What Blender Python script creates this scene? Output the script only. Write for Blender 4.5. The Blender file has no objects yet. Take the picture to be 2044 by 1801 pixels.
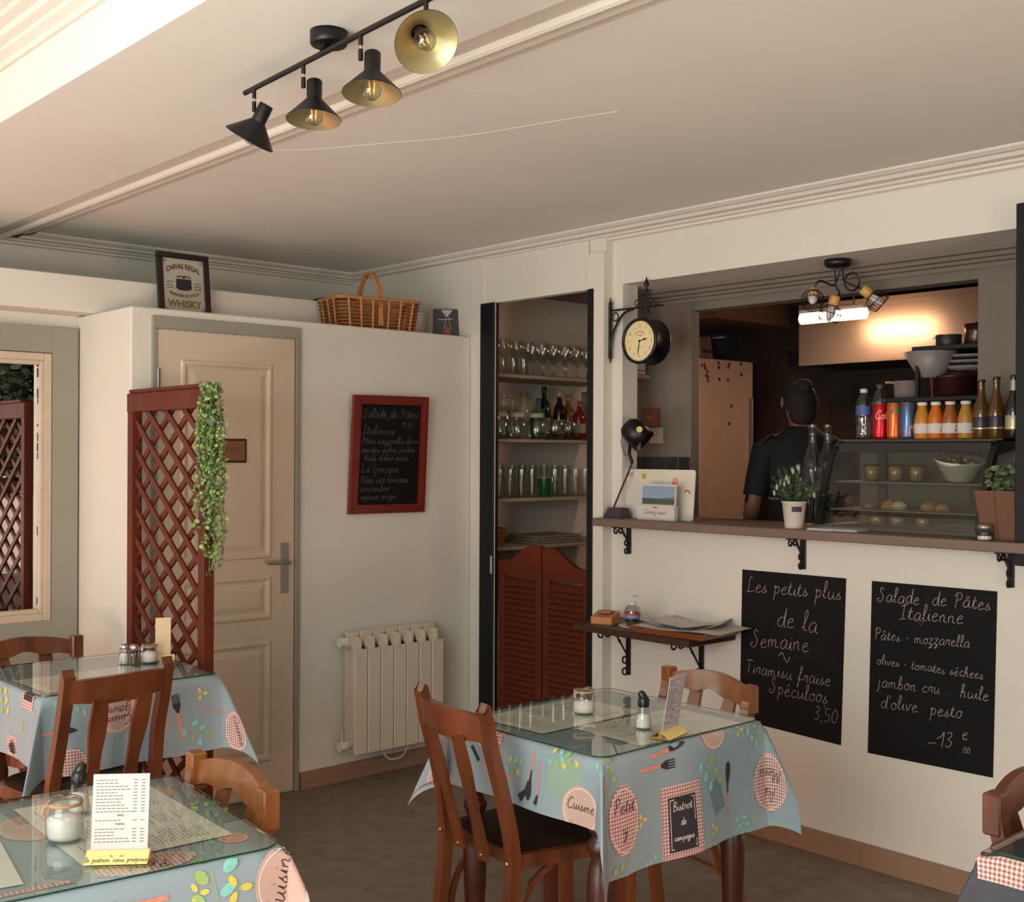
import bpy, math, random
from mathutils import Matrix, Vector
random.seed(7)
R = math.radians
PI = math.pi
scene = bpy.context.scene
COL = scene.collection
# ---------------------------------------------------------------- camera
F = 2339.0                                  # focal length in pixels of a 2044 wide frame
CAM = Vector((0.0, 0.0, 1.526))
AZ = math.atan2(.741, .672)
cam_d = bpy.data.cameras.new('camera')
cam_d.sensor_fit = 'HORIZONTAL'
cam_d.sensor_width = 36
cam_d.lens = F / 2044 * 36
cam_d.shift_y = 7.0 / 2044
cam_d.clip_start = .02
cam = bpy.data.objects.new('camera', cam_d)
COL.objects.link(cam)
cam.matrix_world = Matrix.Translation(CAM) @ Matrix.Rotation(AZ - PI / 2, 4, 'Z') @ Matrix.Rotation(PI / 2, 4, 'X') @ Matrix.Rotation(.0045, 4, 'Z')
scene.camera = cam
# ---------------------------------------------------------------- colour management, sky
scene.view_settings.view_transform = 'Standard'
scene.view_settings.look = 'None'
scene.view_settings.gamma = 1
scene.view_settings.use_curve_mapping = False
scene.view_settings.exposure = .20
world = bpy.data.worlds.new('world')
scene.world = world
world.use_nodes = True
wn = world.node_tree
wn.nodes['Background'].inputs[0].default_value = (.75, .85, 1, 1)
wn.nodes['Background'].inputs[1].default_value = .6


def area(name, loc, target, sx, sy, power, col):
    d = bpy.data.lights.new(name, 'AREA')
    d.shape = 'RECTANGLE'
    d.size = sx
    d.size_y = sy
    d.energy = power
    d.color = col
    o = bpy.data.objects.new(name, d)
    COL.objects.link(o)
    o.location = loc
    v = Vector(target) - Vector(loc)
    o.rotation_euler = v.to_track_quat('-Z', 'Y').to_euler()
    return o


# daylight entering by the shop windows of the left wall and of the front wall
area('window_light_left', (-1.62, .9, 1.75), (1.5, 1.6, .35), 2.6, 1.3, 88, (.95, 1, .97))
area('window_light_front', (-.1, -2.75, 1.6), (1.0, 3, 1.35), 2.4, 1.5, 8, (.98, 1, .93))
# fill lamps added low outside the windows, aimed up to brighten the ceiling
area('upward_fill_left', (-2.55, 1.6, .02), (-1.5, 1.8, 1.35), 3.6, 1.6, 152, (.93, 1, .94))
area('upward_fill_front', (.1, -3.7, .02), (.3, -2.7, 1.35), 2.6, 1.7, 55, (.98, 1, .90))
# pink fill lamps added low down to tint the lower walls
area('pink_fill_left', (-1.62, 3.5, .45), (2.1, 4.8, .75), 1.0, .5, 24, (1, .36, .30))
area('pink_fill_front', (.9, -2.75, .6), (3.4, 3.0, .8),   .6, .8, 50, (1, .42, .34))
# low sun reaching the floor just inside the left windows
sun_d = bpy.data.lights.new('sun', 'SUN')
sun_d.energy = 13
sun_d.angle = R(1.5)
sun_d.color = (1, .93, .82)
sun = bpy.data.objects.new('sun', sun_d)
COL.objects.link(sun)
sun.rotation_euler = Vector((1, .28, -1.05)).to_track_quat('-Z', 'Y').to_euler()


def hit(px, py, axis, val):
    """Point where the line of sight through a photograph pixel meets a wall or shelf plane."""
    h = 907.5 + .0045 * (px - 1022)
    a, b = (px - 1022) / F, (h - py) / F
    n = math.hypot(.740, .672)
    d = Vector(((.740 * a + .672), (-.672 * a + .741), b))
    t = {'x': lambda: val / d.x, 'y': lambda: val / d.y, 'z': lambda: (val - CAM.z) / d.z}[axis]()
    return CAM + d * t


# ---------------------------------------------------------------- materials
def lin(c):
    return tuple((x / 255 / 12.92 if x / 255 <= .04045 else ((x / 255 + .055) / 1.055) ** 2.4) for x in c) + (1,)


MATS = {}


def M(name, rgb=None, rough=.5, metal=0, var=.06, scale=12, bump=0, emit=None, es=1, stretch=None, coat=0, rgb2=None, spec=None):
    if name in MATS:
        return MATS[name]
    m = bpy.data.materials.new(name)
    MATS[name] = m
    m.use_nodes = True
    nt = m.node_tree
    b = nt.nodes['Principled BSDF']
    c = lin(rgb)
    b.inputs['Roughness'].default_value = rough
    b.inputs['Metallic'].default_value = metal
    if spec is not None:
        b.inputs['Specular IOR Level'].default_value = spec
    if coat:
        b.inputs['Coat Weight'].default_value = coat
        b.inputs['Coat Roughness'].default_value = .15
    tc = nt.nodes.new('ShaderNodeTexCoord')
    mp = nt.nodes.new('ShaderNodeMapping')
    if stretch:
        mp.inputs['Scale'].default_value = stretch
    nz = nt.nodes.new('ShaderNodeTexNoise')
    nz.inputs['Scale'].default_value = scale
    nz.inputs['Detail'].default_value = 4
    nt.links.new(tc.outputs['Object'], mp.inputs[0])
    nt.links.new(mp.outputs[0], nz.inputs['Vector'])
    rp = nt.nodes.new('ShaderNodeValToRGB')
    rp.color_ramp.elements[0].position = .3
    rp.color_ramp.elements[1].position = .7
    c2 = lin(rgb2) if rgb2 else tuple(min(1, x * (1 + var)) for x in c[:3]) + (1,)
    c1 = c if rgb2 else tuple(x * (1 - var) for x in c[:3]) + (1,)
    rp.color_ramp.elements[0].color = c1
    rp.color_ramp.elements[1].color = c2
    nt.links.new(nz.outputs['Fac'], rp.inputs[0])
    nt.links.new(rp.outputs[0], b.inputs['Base Color'])
    if bump:
        bp = nt.nodes.new('ShaderNodeBump')
        bp.inputs['Strength'].default_value = bump
        bp.inputs['Distance'].default_value = .004
        nt.links.new(nz.outputs['Fac'], bp.inputs['Height'])
        nt.links.new(bp.outputs[0], b.inputs['Normal'])
    if emit:
        b.inputs['Emission Color'].default_value = lin(emit)
        b.inputs['Emission Strength'].default_value = es
    return m


def thin_glass(name, tint=(235, 240, 238), base=.05, power=4, rough=.02, maxr=.9):
    """A clear pane: what lies behind shows through the tint, and the reflection grows towards grazing angles."""
    if name in MATS:
        return MATS[name]
    m = bpy.data.materials.new(name)
    MATS[name] = m
    m.use_nodes = True
    nt = m.node_tree
    nt.nodes.remove(nt.nodes['Principled BSDF'])
    out = nt.nodes['Material Output']
    tr = nt.nodes.new('ShaderNodeBsdfTransparent')
    tr.inputs[0].default_value = lin(tint)
    gl = nt.nodes.new('ShaderNodeBsdfGlossy')
    gl.inputs['Roughness'].default_value = rough
    lw = nt.nodes.new('ShaderNodeLayerWeight')
    lw.inputs[0].default_value = .5
    pw = nt.nodes.new('ShaderNodeMath')
    pw.operation = 'POWER'
    pw.inputs[1].default_value = power
    nt.links.new(lw.outputs['Facing'], pw.inputs[0])
    mr = nt.nodes.new('ShaderNodeMapRange')
    mr.inputs['To Min'].default_value = base
    mr.inputs['To Max'].default_value = maxr
    nt.links.new(pw.outputs[0], mr.inputs[0])
    mx = nt.nodes.new('ShaderNodeMixShader')
    nt.links.new(mr.outputs[0], mx.inputs[0])
    nt.links.new(tr.outputs[0], mx.inputs[1])
    nt.links.new(gl.outputs[0], mx.inputs[2])
    nt.links.new(mx.outputs[0], out.inputs['Surface'])
    return m


WALL = M('wall_paint', (211, 208, 194), .75, var=.02, scale=3, bump=.04)
CEIL = M('ceiling_paint', (222, 221, 209), .8, var=.025, scale=2, bump=.03)
TRIM = M('moulding_paint', (214, 210, 197), .55, var=.02, scale=4)
FLOOR = M('floor_vinyl', (106, 94, 82), .5, var=.2, scale=14, rgb2=(132, 118, 104), bump=.05)
SKIRT = M('skirting_tile', (146, 116, 92), .45, var=.05, scale=6)
SAGE = M('sage_paint', (140, 140, 124), .5, var=.03, scale=4)
DOORP = M('door_paint', (196, 180, 156), .45, var=.03, scale=3)
BLACKP = M('black_post_paint', (14, 18, 20), .5, spec=.3, var=.1, scale=6)
IRON = M('wrought_iron', (18, 18, 18), .45, .3, var=.1, scale=30)
LAMPB = M('matt_black_metal', (8, 8, 9), .42, .1, var=.05)
BRASS = M('gold_inside', (168, 158, 118), .38, .75, var=.04)
CHROME = M('chrome', (200, 200, 200), .2, 1, var=.02)
STEEL = M('brushed_steel', (150, 146, 140), .32, .9, var=.05, stretch=(1, 1, 30))
WOODC = M('chair_wood', (82, 42, 20), .36, var=.1, scale=18, rgb2=(112, 60, 28), stretch=(1, 1, .12), coat=.3)
WOODC2 = M('pale_chair_wood', (112, 64, 28), .34, var=.1, scale=16, rgb2=(146, 90, 42), stretch=(1, 1, .15), coat=.3)
SEATM = M('dark_seat', (44, 24, 16), .38, var=.1, scale=8)
LEGW = M('table_leg_wood', (62, 28, 16), .35, var=.15, scale=10, coat=.2)
REDW = M('red_brown_wood', (80, 32, 17), .6, spec=.2, var=.12, scale=14, rgb2=(98, 44, 24), stretch=(1, 1, .2))
SALOON = M('saloon_wood', (80, 31, 15), .6, spec=.2, var=.12, scale=14, rgb2=(100, 42, 20), stretch=(1, .2, 1))
REDFR = M('red_frame_wood', (112, 36, 24), .35, var=.08, scale=12, coat=.2)
SLATE = M('blackboard', (9, 9, 9), .7, spec=.25, var=.15, scale=3)
CHALK = M('chalk', (158, 145, 136), .95, var=.18, scale=90)
CHALKD = M('faint_chalk', (100, 95, 90), .95, var=.2, scale=90)
SHELFG = M('grey_oak', (112, 94, 80), .55, var=.1, scale=20, stretch=(1, .1, 1))
DSHELF = M('dark_shelf_wood', (60, 32, 26), .45, var=.1, scale=14, stretch=(1, .2, 1))
WHITEM = M('white_enamel', (214, 206, 194), .4, var=.02)
PAPER = M('paper', (200, 192, 186), .8, var=.02)
PAPERG = M('grey_paper', (168, 172, 178), .8, var=.03)
INK = M('ink', (70, 64, 60), .9, var=.1)
YEL = M('yellow_card', (224, 202, 132), .6, var=.03)
GLASS = thin_glass('clear_glass', (240, 243, 241), .05, 2.2)
GLASSG = thin_glass('table_glass', (242, 248, 245), .06, 3.0, .008, .9)
GEDGE = M('glass_edge', (22, 62, 54), .15, var=.1)
SHELFW = M('white_shelf', (150, 138, 120), .6, var=.03)
RAD = M('radiator_enamel', (206, 192, 172), .4, var=.02)
BLACKPL = M('black_plastic', (14, 14, 15), .3, var=.05)
TILE = None


# ---------------------------------------------------------------- mesh builder
class MB:
    def __init__(s):
        s.v, s.f, s.m, s.s, s.uv = [], [], [], [], None
        s.mi = 0

    def add(s, vs, fs, T=None, smooth=False):
        n = len(s.v)
        s.v += [tuple(T @ Vector(p)) if T is not None else tuple(p) for p in vs]
        s.f += [tuple(i + n for i in q) for q in fs]
        s.m += [s.mi] * len(fs)
        s.s += [smooth] * len(fs)
        return s

    def mat(s, i):
        s.mi = i
        return s

    def box(s, x0, x1, y0, y1, z0, z1, T=None, b=0):
        if b and min(abs(x1 - x0), abs(y1 - y0), abs(z1 - z0)) > 2.2 * b:
            # chamfered box
            X = (x0 + b, x1 - b); Y = (y0 + b, y1 - b); Z = (z0 + b, z1 - b)
            vs, fs, idx = [], [], {}
            for i in (0, 1):
                for j in (0, 1):
                    for k in (0, 1):
                        idx[i, j, k, 0] = len(vs); vs.append(((x0, x1)[i], Y[j], Z[k]))
                        idx[i, j, k, 1] = len(vs); vs.append((X[i], (y0, y1)[j], Z[k]))
                        idx[i, j, k, 2] = len(vs); vs.append((X[i], Y[j], (z0, z1)[k]))
            for i in (0, 1):
                q = [idx[i, 0, 0, 0], idx[i, 1, 0, 0], idx[i, 1, 1, 0], idx[i, 0, 1, 0]]
                fs.append(q if i else q[::-1])
                q = [idx[0, i, 0, 1], idx[1, i, 0, 1], idx[1, i, 1, 1], idx[0, i, 1, 1]]
                fs.append(q[::-1] if i else q)
                q = [idx[0, 0, i, 2], idx[1, 0, i, 2], idx[1, 1, i, 2], idx[0, 1, i, 2]]
                fs.append(q if i else q[::-1])
                for j in (0, 1):
                    flip = (i + j) % 2
                    q = [idx[i, j, 0, 0], idx[i, j, 1, 0], idx[i, j, 1, 1], idx[i, j, 0, 1]]
                    fs.append(q if flip == 0 else q[::-1])
                    q = [idx[i, 0, j, 0], idx[i, 1, j, 0], idx[i, 1, j, 2], idx[i, 0, j, 2]]
                    fs.append(q[::-1] if flip == 0 else q)
                    q = [idx[0, i, j, 1], idx[1, i, j, 1], idx[1, i, j, 2], idx[0, i, j, 2]]
                    fs.append(q if flip == 0 else q[::-1])
                    for k in (0, 1):
                        q = [idx[i, j, k, 0], idx[i, j, k, 1], idx[i, j, k, 2]]
                        fs.append(q if (i + j + k) % 2 else q[::-1])
            return s.add(vs, fs, T)
        vs = [(x0, y0, z0), (x1, y0, z0), (x1, y1, z0), (x0, y1, z0), (x0, y0, z1), (x1, y0, z1), (x1, y1, z1), (x0, y1, z1)]
        return s.add(vs, [(3, 2, 1, 0), (4, 5, 6, 7), (0, 1, 5, 4), (1, 2, 6, 5), (2, 3, 7, 6), (3, 0, 4, 7)], T)

    def lathe(s, prof, n=20, T=None, smooth=True, a0=0, a1=2 * PI):
        """prof: (radius, z) from bottom to top, capped where the radius is 0."""
        vs, fs = [], []
        full = abs(a1 - a0 - 2 * PI) < 1e-6
        cnt = n if full else n + 1
        for r, z in prof:
            for k in range(cnt):
                a = a0 + (a1 - a0) * k / n
                vs.append((r * math.cos(a), r * math.sin(a), z))
        for i in range(len(prof) - 1):
            for k in range(n):
                k2 = (k + 1) % cnt
                fs.append((i * cnt + k, i * cnt + k2, (i + 1) * cnt + k2, (i + 1) * cnt + k))
        return s.add(vs, fs, T, smooth)

    def cyl(s, r, z0, z1, n=16, T=None, r2=None, smooth=True):
        r2 = r if r2 is None else r2
        vs = [(r * math.cos(2 * PI * k / n), r * math.sin(2 * PI * k / n), z0) for k in range(n)]
        vs += [(r2 * math.cos(2 * PI * k / n), r2 * math.sin(2 * PI * k / n), z1) for k in range(n)]
        s.add(vs, [(k, (k + 1) % n, n + (k + 1) % n, n + k) for k in range(n)], T, smooth)
        return s.add(vs, [tuple(range(n))[::-1], tuple(range(n, 2 * n))], T)

    def tube(s, pts, r, n=8, T=None, closed=False, smooth=True, rs=None):
        P = [Vector(p) for p in pts]
        vs, fs = [], []
        up = Vector((0, 0, 1))
        prev = None
        N = len(P)
        for i, p in enumerate(P):
            a = P[(i - 1) % N] if closed or i > 0 else P[i]
            b = P[(i + 1) % N] if closed or i < N - 1 else P[i]
            t = (b - a)
            t = t.normalized() if t.length > 1e-9 else up
            if prev is None:
                x = t.cross(up)
                if x.length < .05:
                    x = t.cross(Vector((0, 1, 0)))
            else:
                x = prev - t * prev.dot(t)
            x.normalize()
            prev = x
            y = t.cross(x)
            rr = rs[i] if rs else r
            for k in range(n):
                an = 2 * PI * k / n
                vs.append(p + x * (rr * math.cos(an)) + y * (rr * math.sin(an)))
        for i in range(N if closed else N - 1):
            j = (i + 1) % N
            for k in range(n):
                fs.append((i * n + k, i * n + (k + 1) % n, j * n + (k + 1) % n, j * n + k))
        s.add(vs, fs, T, smooth)
        if not closed:
            s.add(vs[:n], [tuple(range(n))], T)
            s.add(vs[-n:], [tuple(range(n))[::-1]], T)
        return s

    def bar(s, pts, w, h, T=None, axis=None, ws=None):
        """rectangular section w (along axis) by h swept along pts"""
        P = [Vector(p) for p in pts]
        ax = Vector(axis or (1, 0, 0)).normalized()
        vs, fs = [], []
        N = len(P)
        for i, p in enumerate(P):
            t = (P[min(i + 1, N - 1)] - P[max(i - 1, 0)]).normalized()
            y = t.cross(ax).normalized()
            ww = ws[i] if ws else w
            for a, b in ((-1, -1), (1, -1), (1, 1), (-1, 1)):
                vs.append(p + ax * (a * ww / 2) + y * (b * h / 2))
        for i in range(N - 1):
            for k in range(4):
                fs.append((i * 4 + k, i * 4 + (k + 1) % 4, (i + 1) * 4 + (k + 1) % 4, (i + 1) * 4 + k))
        fs += [(3, 2, 1, 0), tuple(range(N * 4 - 4, N * 4))]
        return s.add(vs, fs, T)

    def prism(s, poly, z0, z1, T=None):
        n = len(poly)
        vs = [(x, y, z0) for x, y in poly] + [(x, y, z1) for x, y in poly]
        fs = [(k, (k + 1) % n, n + (k + 1) % n, n + k) for k in range(n)] + [tuple(range(n))[::-1], tuple(range(n, 2 * n))]
        return s.add(vs, fs, T)

    def ball(s, c, r, n=12, m=8, T=None, sc=(1, 1, 1)):
        prof = []
        vs, fs = [], []
        for i in range(m + 1):
            th = PI * i / m
            for k in range(n):
                a = 2 * PI * k / n
                vs.append((c[0] + r * sc[0] * math.sin(th) * math.cos(a), c[1] + r * sc[1] * math.sin(th) * math.sin(a), c[2] - r * sc[2] * math.cos(th)))
        for i in range(m):
            for k in range(n):
                fs.append((i * n + k, i * n + (k + 1) % n, (i + 1) * n + (k + 1) % n, (i + 1) * n + k))
        return s.add(vs, fs, T, True)

    def build(s, name, mats, parent=None, **props):
        me = bpy.data.meshes.new(name)
        me.from_pydata(s.v, [], s.f)
        for m in (mats if isinstance(mats, (list, tuple)) else [mats]):
            me.materials.append(m)
        me.polygons.foreach_set('material_index', s.m)
        me.polygons.foreach_set('use_smooth', s.s)
        if s.uv:
            ul = me.uv_layers.new(name='UVMap')
            for lp in me.loops:
                ul.data[lp.index].uv = s.uv[lp.vertex_index]
        me.validate()
        me.update()
        o = bpy.data.objects.new(name, me)
        COL.objects.link(o)
        if parent:
            o.parent = parent
        for k, v in props.items():
            o[k] = v
        return o


def thing(name, label, cat, loc=(0, 0, 0), rz=0, group=None):
    o = bpy.data.objects.new(name, None)
    o.empty_display_size = .05
    COL.objects.link(o)
    o.location = loc
    o.rotation_euler = (0, 0, rz)
    o['label'] = label
    o['category'] = cat
    if group:
        o['group'] = group
    return o


def tag(o, label, cat, group=None):
    o['label'] = label
    o['category'] = cat
    if group:
        o['group'] = group
    return o


def struct(name, mb, mats, parent=None):
    o = mb.build(name, mats, parent)
    if parent is None:
        o['kind'] = 'structure'
    return o


def dup(root, loc, rz, label, group=None):
    r = root.copy()
    COL.objects.link(r)
    r.location = loc
    r.rotation_euler = (0, 0, rz)
    r['label'] = label
    if group:
        r['group'] = group
    for ch in list(root.children):
        c = ch.copy()
        COL.objects.link(c)
        c.parent = r
        for g in list(ch.children):
            d = g.copy()
            COL.objects.link(d)
            d.parent = c
    return r


def TR(x=0, y=0, z=0):
    return Matrix.Translation((x, y, z))


def RX(a):
    return Matrix.Rotation(a, 4, 'X')


def RY(a):
    return Matrix.Rotation(a, 4, 'Y')


def RZ(a):
    return Matrix.Rotation(a, 4, 'Z')


def catmull(pts, n=5):
    if len(pts) < 3:
        return pts
    out = []
    for i in range(len(pts) - 1):
        p0, p1, p2, p3 = pts[max(i - 1, 0)], pts[i], pts[i + 1], pts[min(i + 2, len(pts) - 1)]
        for k in range(n):
            t = k / n
            out.append(tuple(.5 * (2 * b + (c - a) * t + (2 * a - 5 * b + 4 * c - d) * t * t + (3 * b - a - 3 * c + d) * t ** 3) for a, b, c, d in zip(p0, p1, p2, p3)))
    out.append(pts[-1])
    return out


# ---------------------------------------------------------------- a hand-written stroke alphabet: glyph = width, strokes of x,y pairs
G = {
 'a': (.52, '45,42 25,50 5,25 15,2 35,12 44,45 42,10 55,2'), 'b': (.48, '2,5 20,60 22,98 10,90 8,20 18,0 38,12 30,42 12,30'),
 'c': (.42, '38,40 25,48 6,28 14,3 42,8'), 'd': (.52, '42,42 22,48 5,22 16,2 36,14 46,98 44,10 55,2'),
 'e': (.44, '6,22 34,34 24,48 6,26 16,0 44,10'), 'f': (.4, '4,6 24,60 28,96 16,90 14,20 8,-40 4,-34 16,4 38,10'),
 'g': (.5, '42,42 22,48 6,24 18,4 38,16 44,44 40,-30 22,-45 10,-30 52,6'), 'h': (.5, '2,5 20,60 22,98 10,88 8,0|9,28 26,46 34,36 34,8 48,4'),
 'i': (.24, '4,10 12,44 12,8 24,4|13,64 15,68'), 'j': (.3, '10,44 14,44 12,-30 -4,-40|15,64 17,68'), 'k': (.46, '2,5 18,60 18,98 8,88 8,0|34,44 10,22 38,2'),
 'l': (.28, '2,8 22,70 18,98 9,85 10,8 28,4'), 'm': (.74, '4,42 8,2|8,30 22,46 28,30 28,4|28,30 44,46 52,30 52,8 72,4'),
 'n': (.5, '4,42 8,2|8,30 24,46 32,32 32,8 48,4'), 'o': (.46, '26,46 8,34 8,6 28,0 40,24 26,46 46,36'), 'p': (.5, '4,40 12,44 10,-42|11,30 28,46 42,28 28,2 11,10'),
 'q': (.5, '42,42 22,48 6,24 18,4 38,16 44,44 42,-42'), 'r': (.4, '4,10 12,46 20,40 34,44 28,10 40,4'), 's': (.38, '4,6 22,48 18,30 32,14 18,0 4,8|32,8 38,10'),
 't': (.34, '4,8 18,76 12,14 22,0 34,10|2,46 30,50'), 'u': (.52, '4,42 8,44 8,10 22,2 36,20 40,44 40,10 54,2'), 'v': (.42, '4,44 16,2 34,44 42,40'),
 'w': (.6, '4,44 14,2 28,34 42,2 54,44'), 'x': (.42, '4,44 36,2|36,44 4,2'), 'y': (.48, '4,42 8,14 22,6 38,20|40,44 34,-34 12,-40 46,8'), 'z': (.42, '4,44 34,44 6,2 26,0 30,-24 10,-34 42,4'),
 'A': (.66, '2,0 30,96 56,0|14,36 46,36'), 'B': (.6, '12,0 14,96|8,90 40,96 46,70 14,52 50,44 50,8 10,0'), 'C': (.6, '54,80 34,98 8,60 12,10 40,0 58,18'),
 'D': (.6, '12,0 14,96 48,80 52,20 10,0'), 'E': (.5, '46,92 22,96 12,76 30,52 10,34 14,4 46,8'), 'G': (.62, '54,82 30,98 6,60 14,8 44,10 50,44 28,42|50,44 44,-40 14,-30'),
 'I': (.5, '4,84 44,98|26,90 20,4|2,4 40,10'), 'J': (.5, '44,96 30,10 8,0'), 'L': (.6, '34,90 22,98 15,80 14,40 12,6|2,4 30,2 56,12'), 'M': (.74, '4,0 14,96 34,20 56,96 66,0'), 'N': (.62, '6,0 12,96 46,4 52,96'),
 'P': (.58, '16,0 20,90|2,74 20,98 48,90 46,58 18,50'), 'R': (.6, '12,0 16,92|4,84 40,96 44,62 16,50 50,2'), 'S': (.58, '40,84 22,98 16,74 40,40 28,2 4,6 2,20 16,26'), 'T': (.6, '2,88 30,96 58,88|30,94 26,2'),
 'V': (.56, '4,94 26,2 52,96'), 'W': (.8, '4,94 20,4 38,60 56,4 74,96'), 'O': (.6, '30,96 8,60 14,6 40,2 52,50 30,96'), 'U': (.6, '8,94 8,20 26,0 46,20 50,94'), 'K': (.58, '12,0 14,96|48,94 14,44 52,2'), 'H': (.6, '10,0 12,96|48,96 46,0|11,48 47,50'), 'Y': (.56, '4,94 28,50 52,96|28,50 26,0'),
 '0': (.5, '24,84 6,50 12,4 34,4 42,50 24,84'), '1': (.34, '-14,44 12,60 26,86 22,0'), '2': (.48, '6,66 24,86 38,66 6,2 42,4'), '3': (.46, '6,78 28,86 34,64 16,46 38,30 26,2 4,6'), '5': (.48, '40,84 14,84 10,50 36,44 34,8 6,4'),
 '.': (.2, '8,4 12,6'), ',': (.2, '12,8 6,-14'), "'": (.16, '10,96 6,74'), '-': (.34, '6,26 26,28'), '~': (.6, '2,30 16,48 32,26 50,8 60,34'), '!': (.2, '12,96 8,24|8,4 10,6'), '`': (0, '-38,60 -28,76 -16,62'), '^': (0, '-30,62 -14,80'), 'c,': (.4, ''),
 '€': (.4, '36,92 18,96 8,74 14,58 34,62|2,82 28,84'), ':': (.2, '8,8 10,10|8,36 10,38'), '_': (.5, '0,0 50,0'),
}


def script(text, size, slant=.12, spacing=1.0, jit=.0):
    """polylines of a line of handwriting, baseline at y=0; returns (polylines, width)"""
    x, out = 0, []
    for ch in text:
        if ch == ' ':
            x += .42
            continue
        if ch not in G:
            continue
        w, st = G[ch]
        dy = random.uniform(-jit, jit)
        for s_ in st.split('|'):
            pts = [tuple(float(a) / 100 for a in p.split(',')) for p in s_.split()]
            if len(pts) > 1:
                out.append([((x + px + slant * py) * size, (py + dy) * size) for px, py in catmull(pts, 4)])
        x += (w + .04) * spacing
    return out, x * size


def ribbon(mb, pl, w, fn, ws=None):
    """flat stroke along 2D polyline pl, mapped to 3D by fn(x, y)"""
    n = len(pl)
    vs = []
    for i in range(n):
        a, b = pl[max(i - 1, 0)], pl[min(i + 1, n - 1)]
        dx, dy = b[0] - a[0], b[1] - a[1]
        L = math.hypot(dx, dy) or 1
        ww = (ws[i] if ws else w) / 2
        nx, ny = -dy / L * ww, dx / L * ww
        vs += [fn(pl[i][0] + nx, pl[i][1] + ny), fn(pl[i][0] - nx, pl[i][1] - ny)]
    mb.add(vs, [(2 * i + 1, 2 * i + 3, 2 * i + 2, 2 * i) for i in range(n - 1)])


def write(mb, text, x, y, size, w, fn, slant=.12, rot=0, center=False, spacing=1, jit=0, rise=0):
    pls, W = script(text, size, slant, spacing, jit)
    c, s_ = math.cos(rot), math.sin(rot)
    ox = -W / 2 if center else 0
    for pl in pls:
        ribbon(mb, [(x + (px + ox) * c - py * s_, y + (px + ox) * s_ + py * c + rise * px) for px, py in pl], w, fn)


def font_mesh(text, size, extrude=0, bold=0):
    cu = bpy.data.curves.new('t', 'FONT')
    cu.body = text
    cu.size = size
    cu.align_x = 'CENTER'
    cu.extrude = extrude
    cu.offset = bold
    cu.resolution_u = 3
    o = bpy.data.objects.new('t', cu)
    COL.objects.link(o)
    dg = bpy.context.evaluated_depsgraph_get()
    me = bpy.data.meshes.new_from_object(o.evaluated_get(dg))
    vs = [tuple(v.co) for v in me.vertices]
    fs = [tuple(p.vertices) for p in me.polygons]
    bpy.data.objects.remove(o)
    bpy.data.curves.remove(cu)
    bpy.data.meshes.remove(me)
    return vs, fs


def printed(mb, text, x, y, size, fn, sx=1, bend=0, bold=0):
    """font lettering centred at x,y mapped by fn; bend = arch height"""
    vs, fs = font_mesh(text, size, 0, bold * size)
    w = max(abs(v[0]) for v in vs) or 1
    mb.add([fn(x + v[0] * sx, y + v[1] + bend * (1 - (v[0] / w) ** 2)) for v in vs], fs)
# ================================================================ the room
ZC = 2.545
XW = 3.93
S = lambda: MB()
# floor: taupe vinyl laid in long tiles with fine joints
fl = MB().box(-1.6, 4.0, -2.6, 5.8, -.1, 0)
struct('floor', fl, FLOOR)
struct('floor_kitchen', MB().box(4.06, 6.1, -1.2, 4.86, 0, .17), M('kitchen_floor_tile', (90, 84, 78), .4))

# left wall with the shop windows that light the room
wl = MB()
wl.box(-1.6, -1.5, -2.6, 5.2, 0, .12).box(-1.6, -1.5, -2.6, 5.2, 2.5, 2.75)
wl.box(-1.6, -1.5, -2.6, -.4, .12, 2.5).box(-1.6, -1.5, 4.1, 5.2, .12, 2.5)
struct('wall_left', wl, WALL)
w1 = MB()
for y in (-.4, 1.82, 4.04):
    w1.box(-1.58, -1.52, y, y + .06, .12, 2.5)
for y0, y1 in ((-.34, 1.82), (1.88, 4.04)):
    w1.box(-1.58, -1.52, y0, y1, .12, .18).box(-1.58, -1.52, y0, y1, 2.44, 2.5)
struct('window_1', w1, M('window_frame_paint', (225, 222, 214), .5))
wf = MB()
wf.box(-1.6, 4.06, -2.7, -2.6, 0, .12).box(-1.6, 4.06, -2.7, -2.6, 2.45, 2.75)
wf.box(-1.6, -1.3, -2.7, -2.6, .12, 2.45).box(1.3, 4.06, -2.7, -2.6, .12, 2.45)
struct('wall_front', wf, WALL)
w2 = MB()
for x in (-1.3, -.03, 1.24):
    w2.box(x, x + .06, -2.68, -2.62, .12, 2.45)
for x0, x1 in ((-1.24, -.03), (.03, 1.24)):
    w2.box(x0, x1, -2.68, -2.62, .12, .18).box(x0, x1, -2.68, -2.62, 2.39, 2.45)
struct('window_2', w2, MATS['window_frame_paint'])
tag(MB().box(-.6, 1.10, 3.1, 4.6, .0005, .012, b=.003).build('bounce_mat', M('mat_red', (176, 104, 84), .9)), 'unseen red mat added inside the left windows to bounce pink light', 'mat')  # added out of view so its red bounces pink light onto the walls

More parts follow.
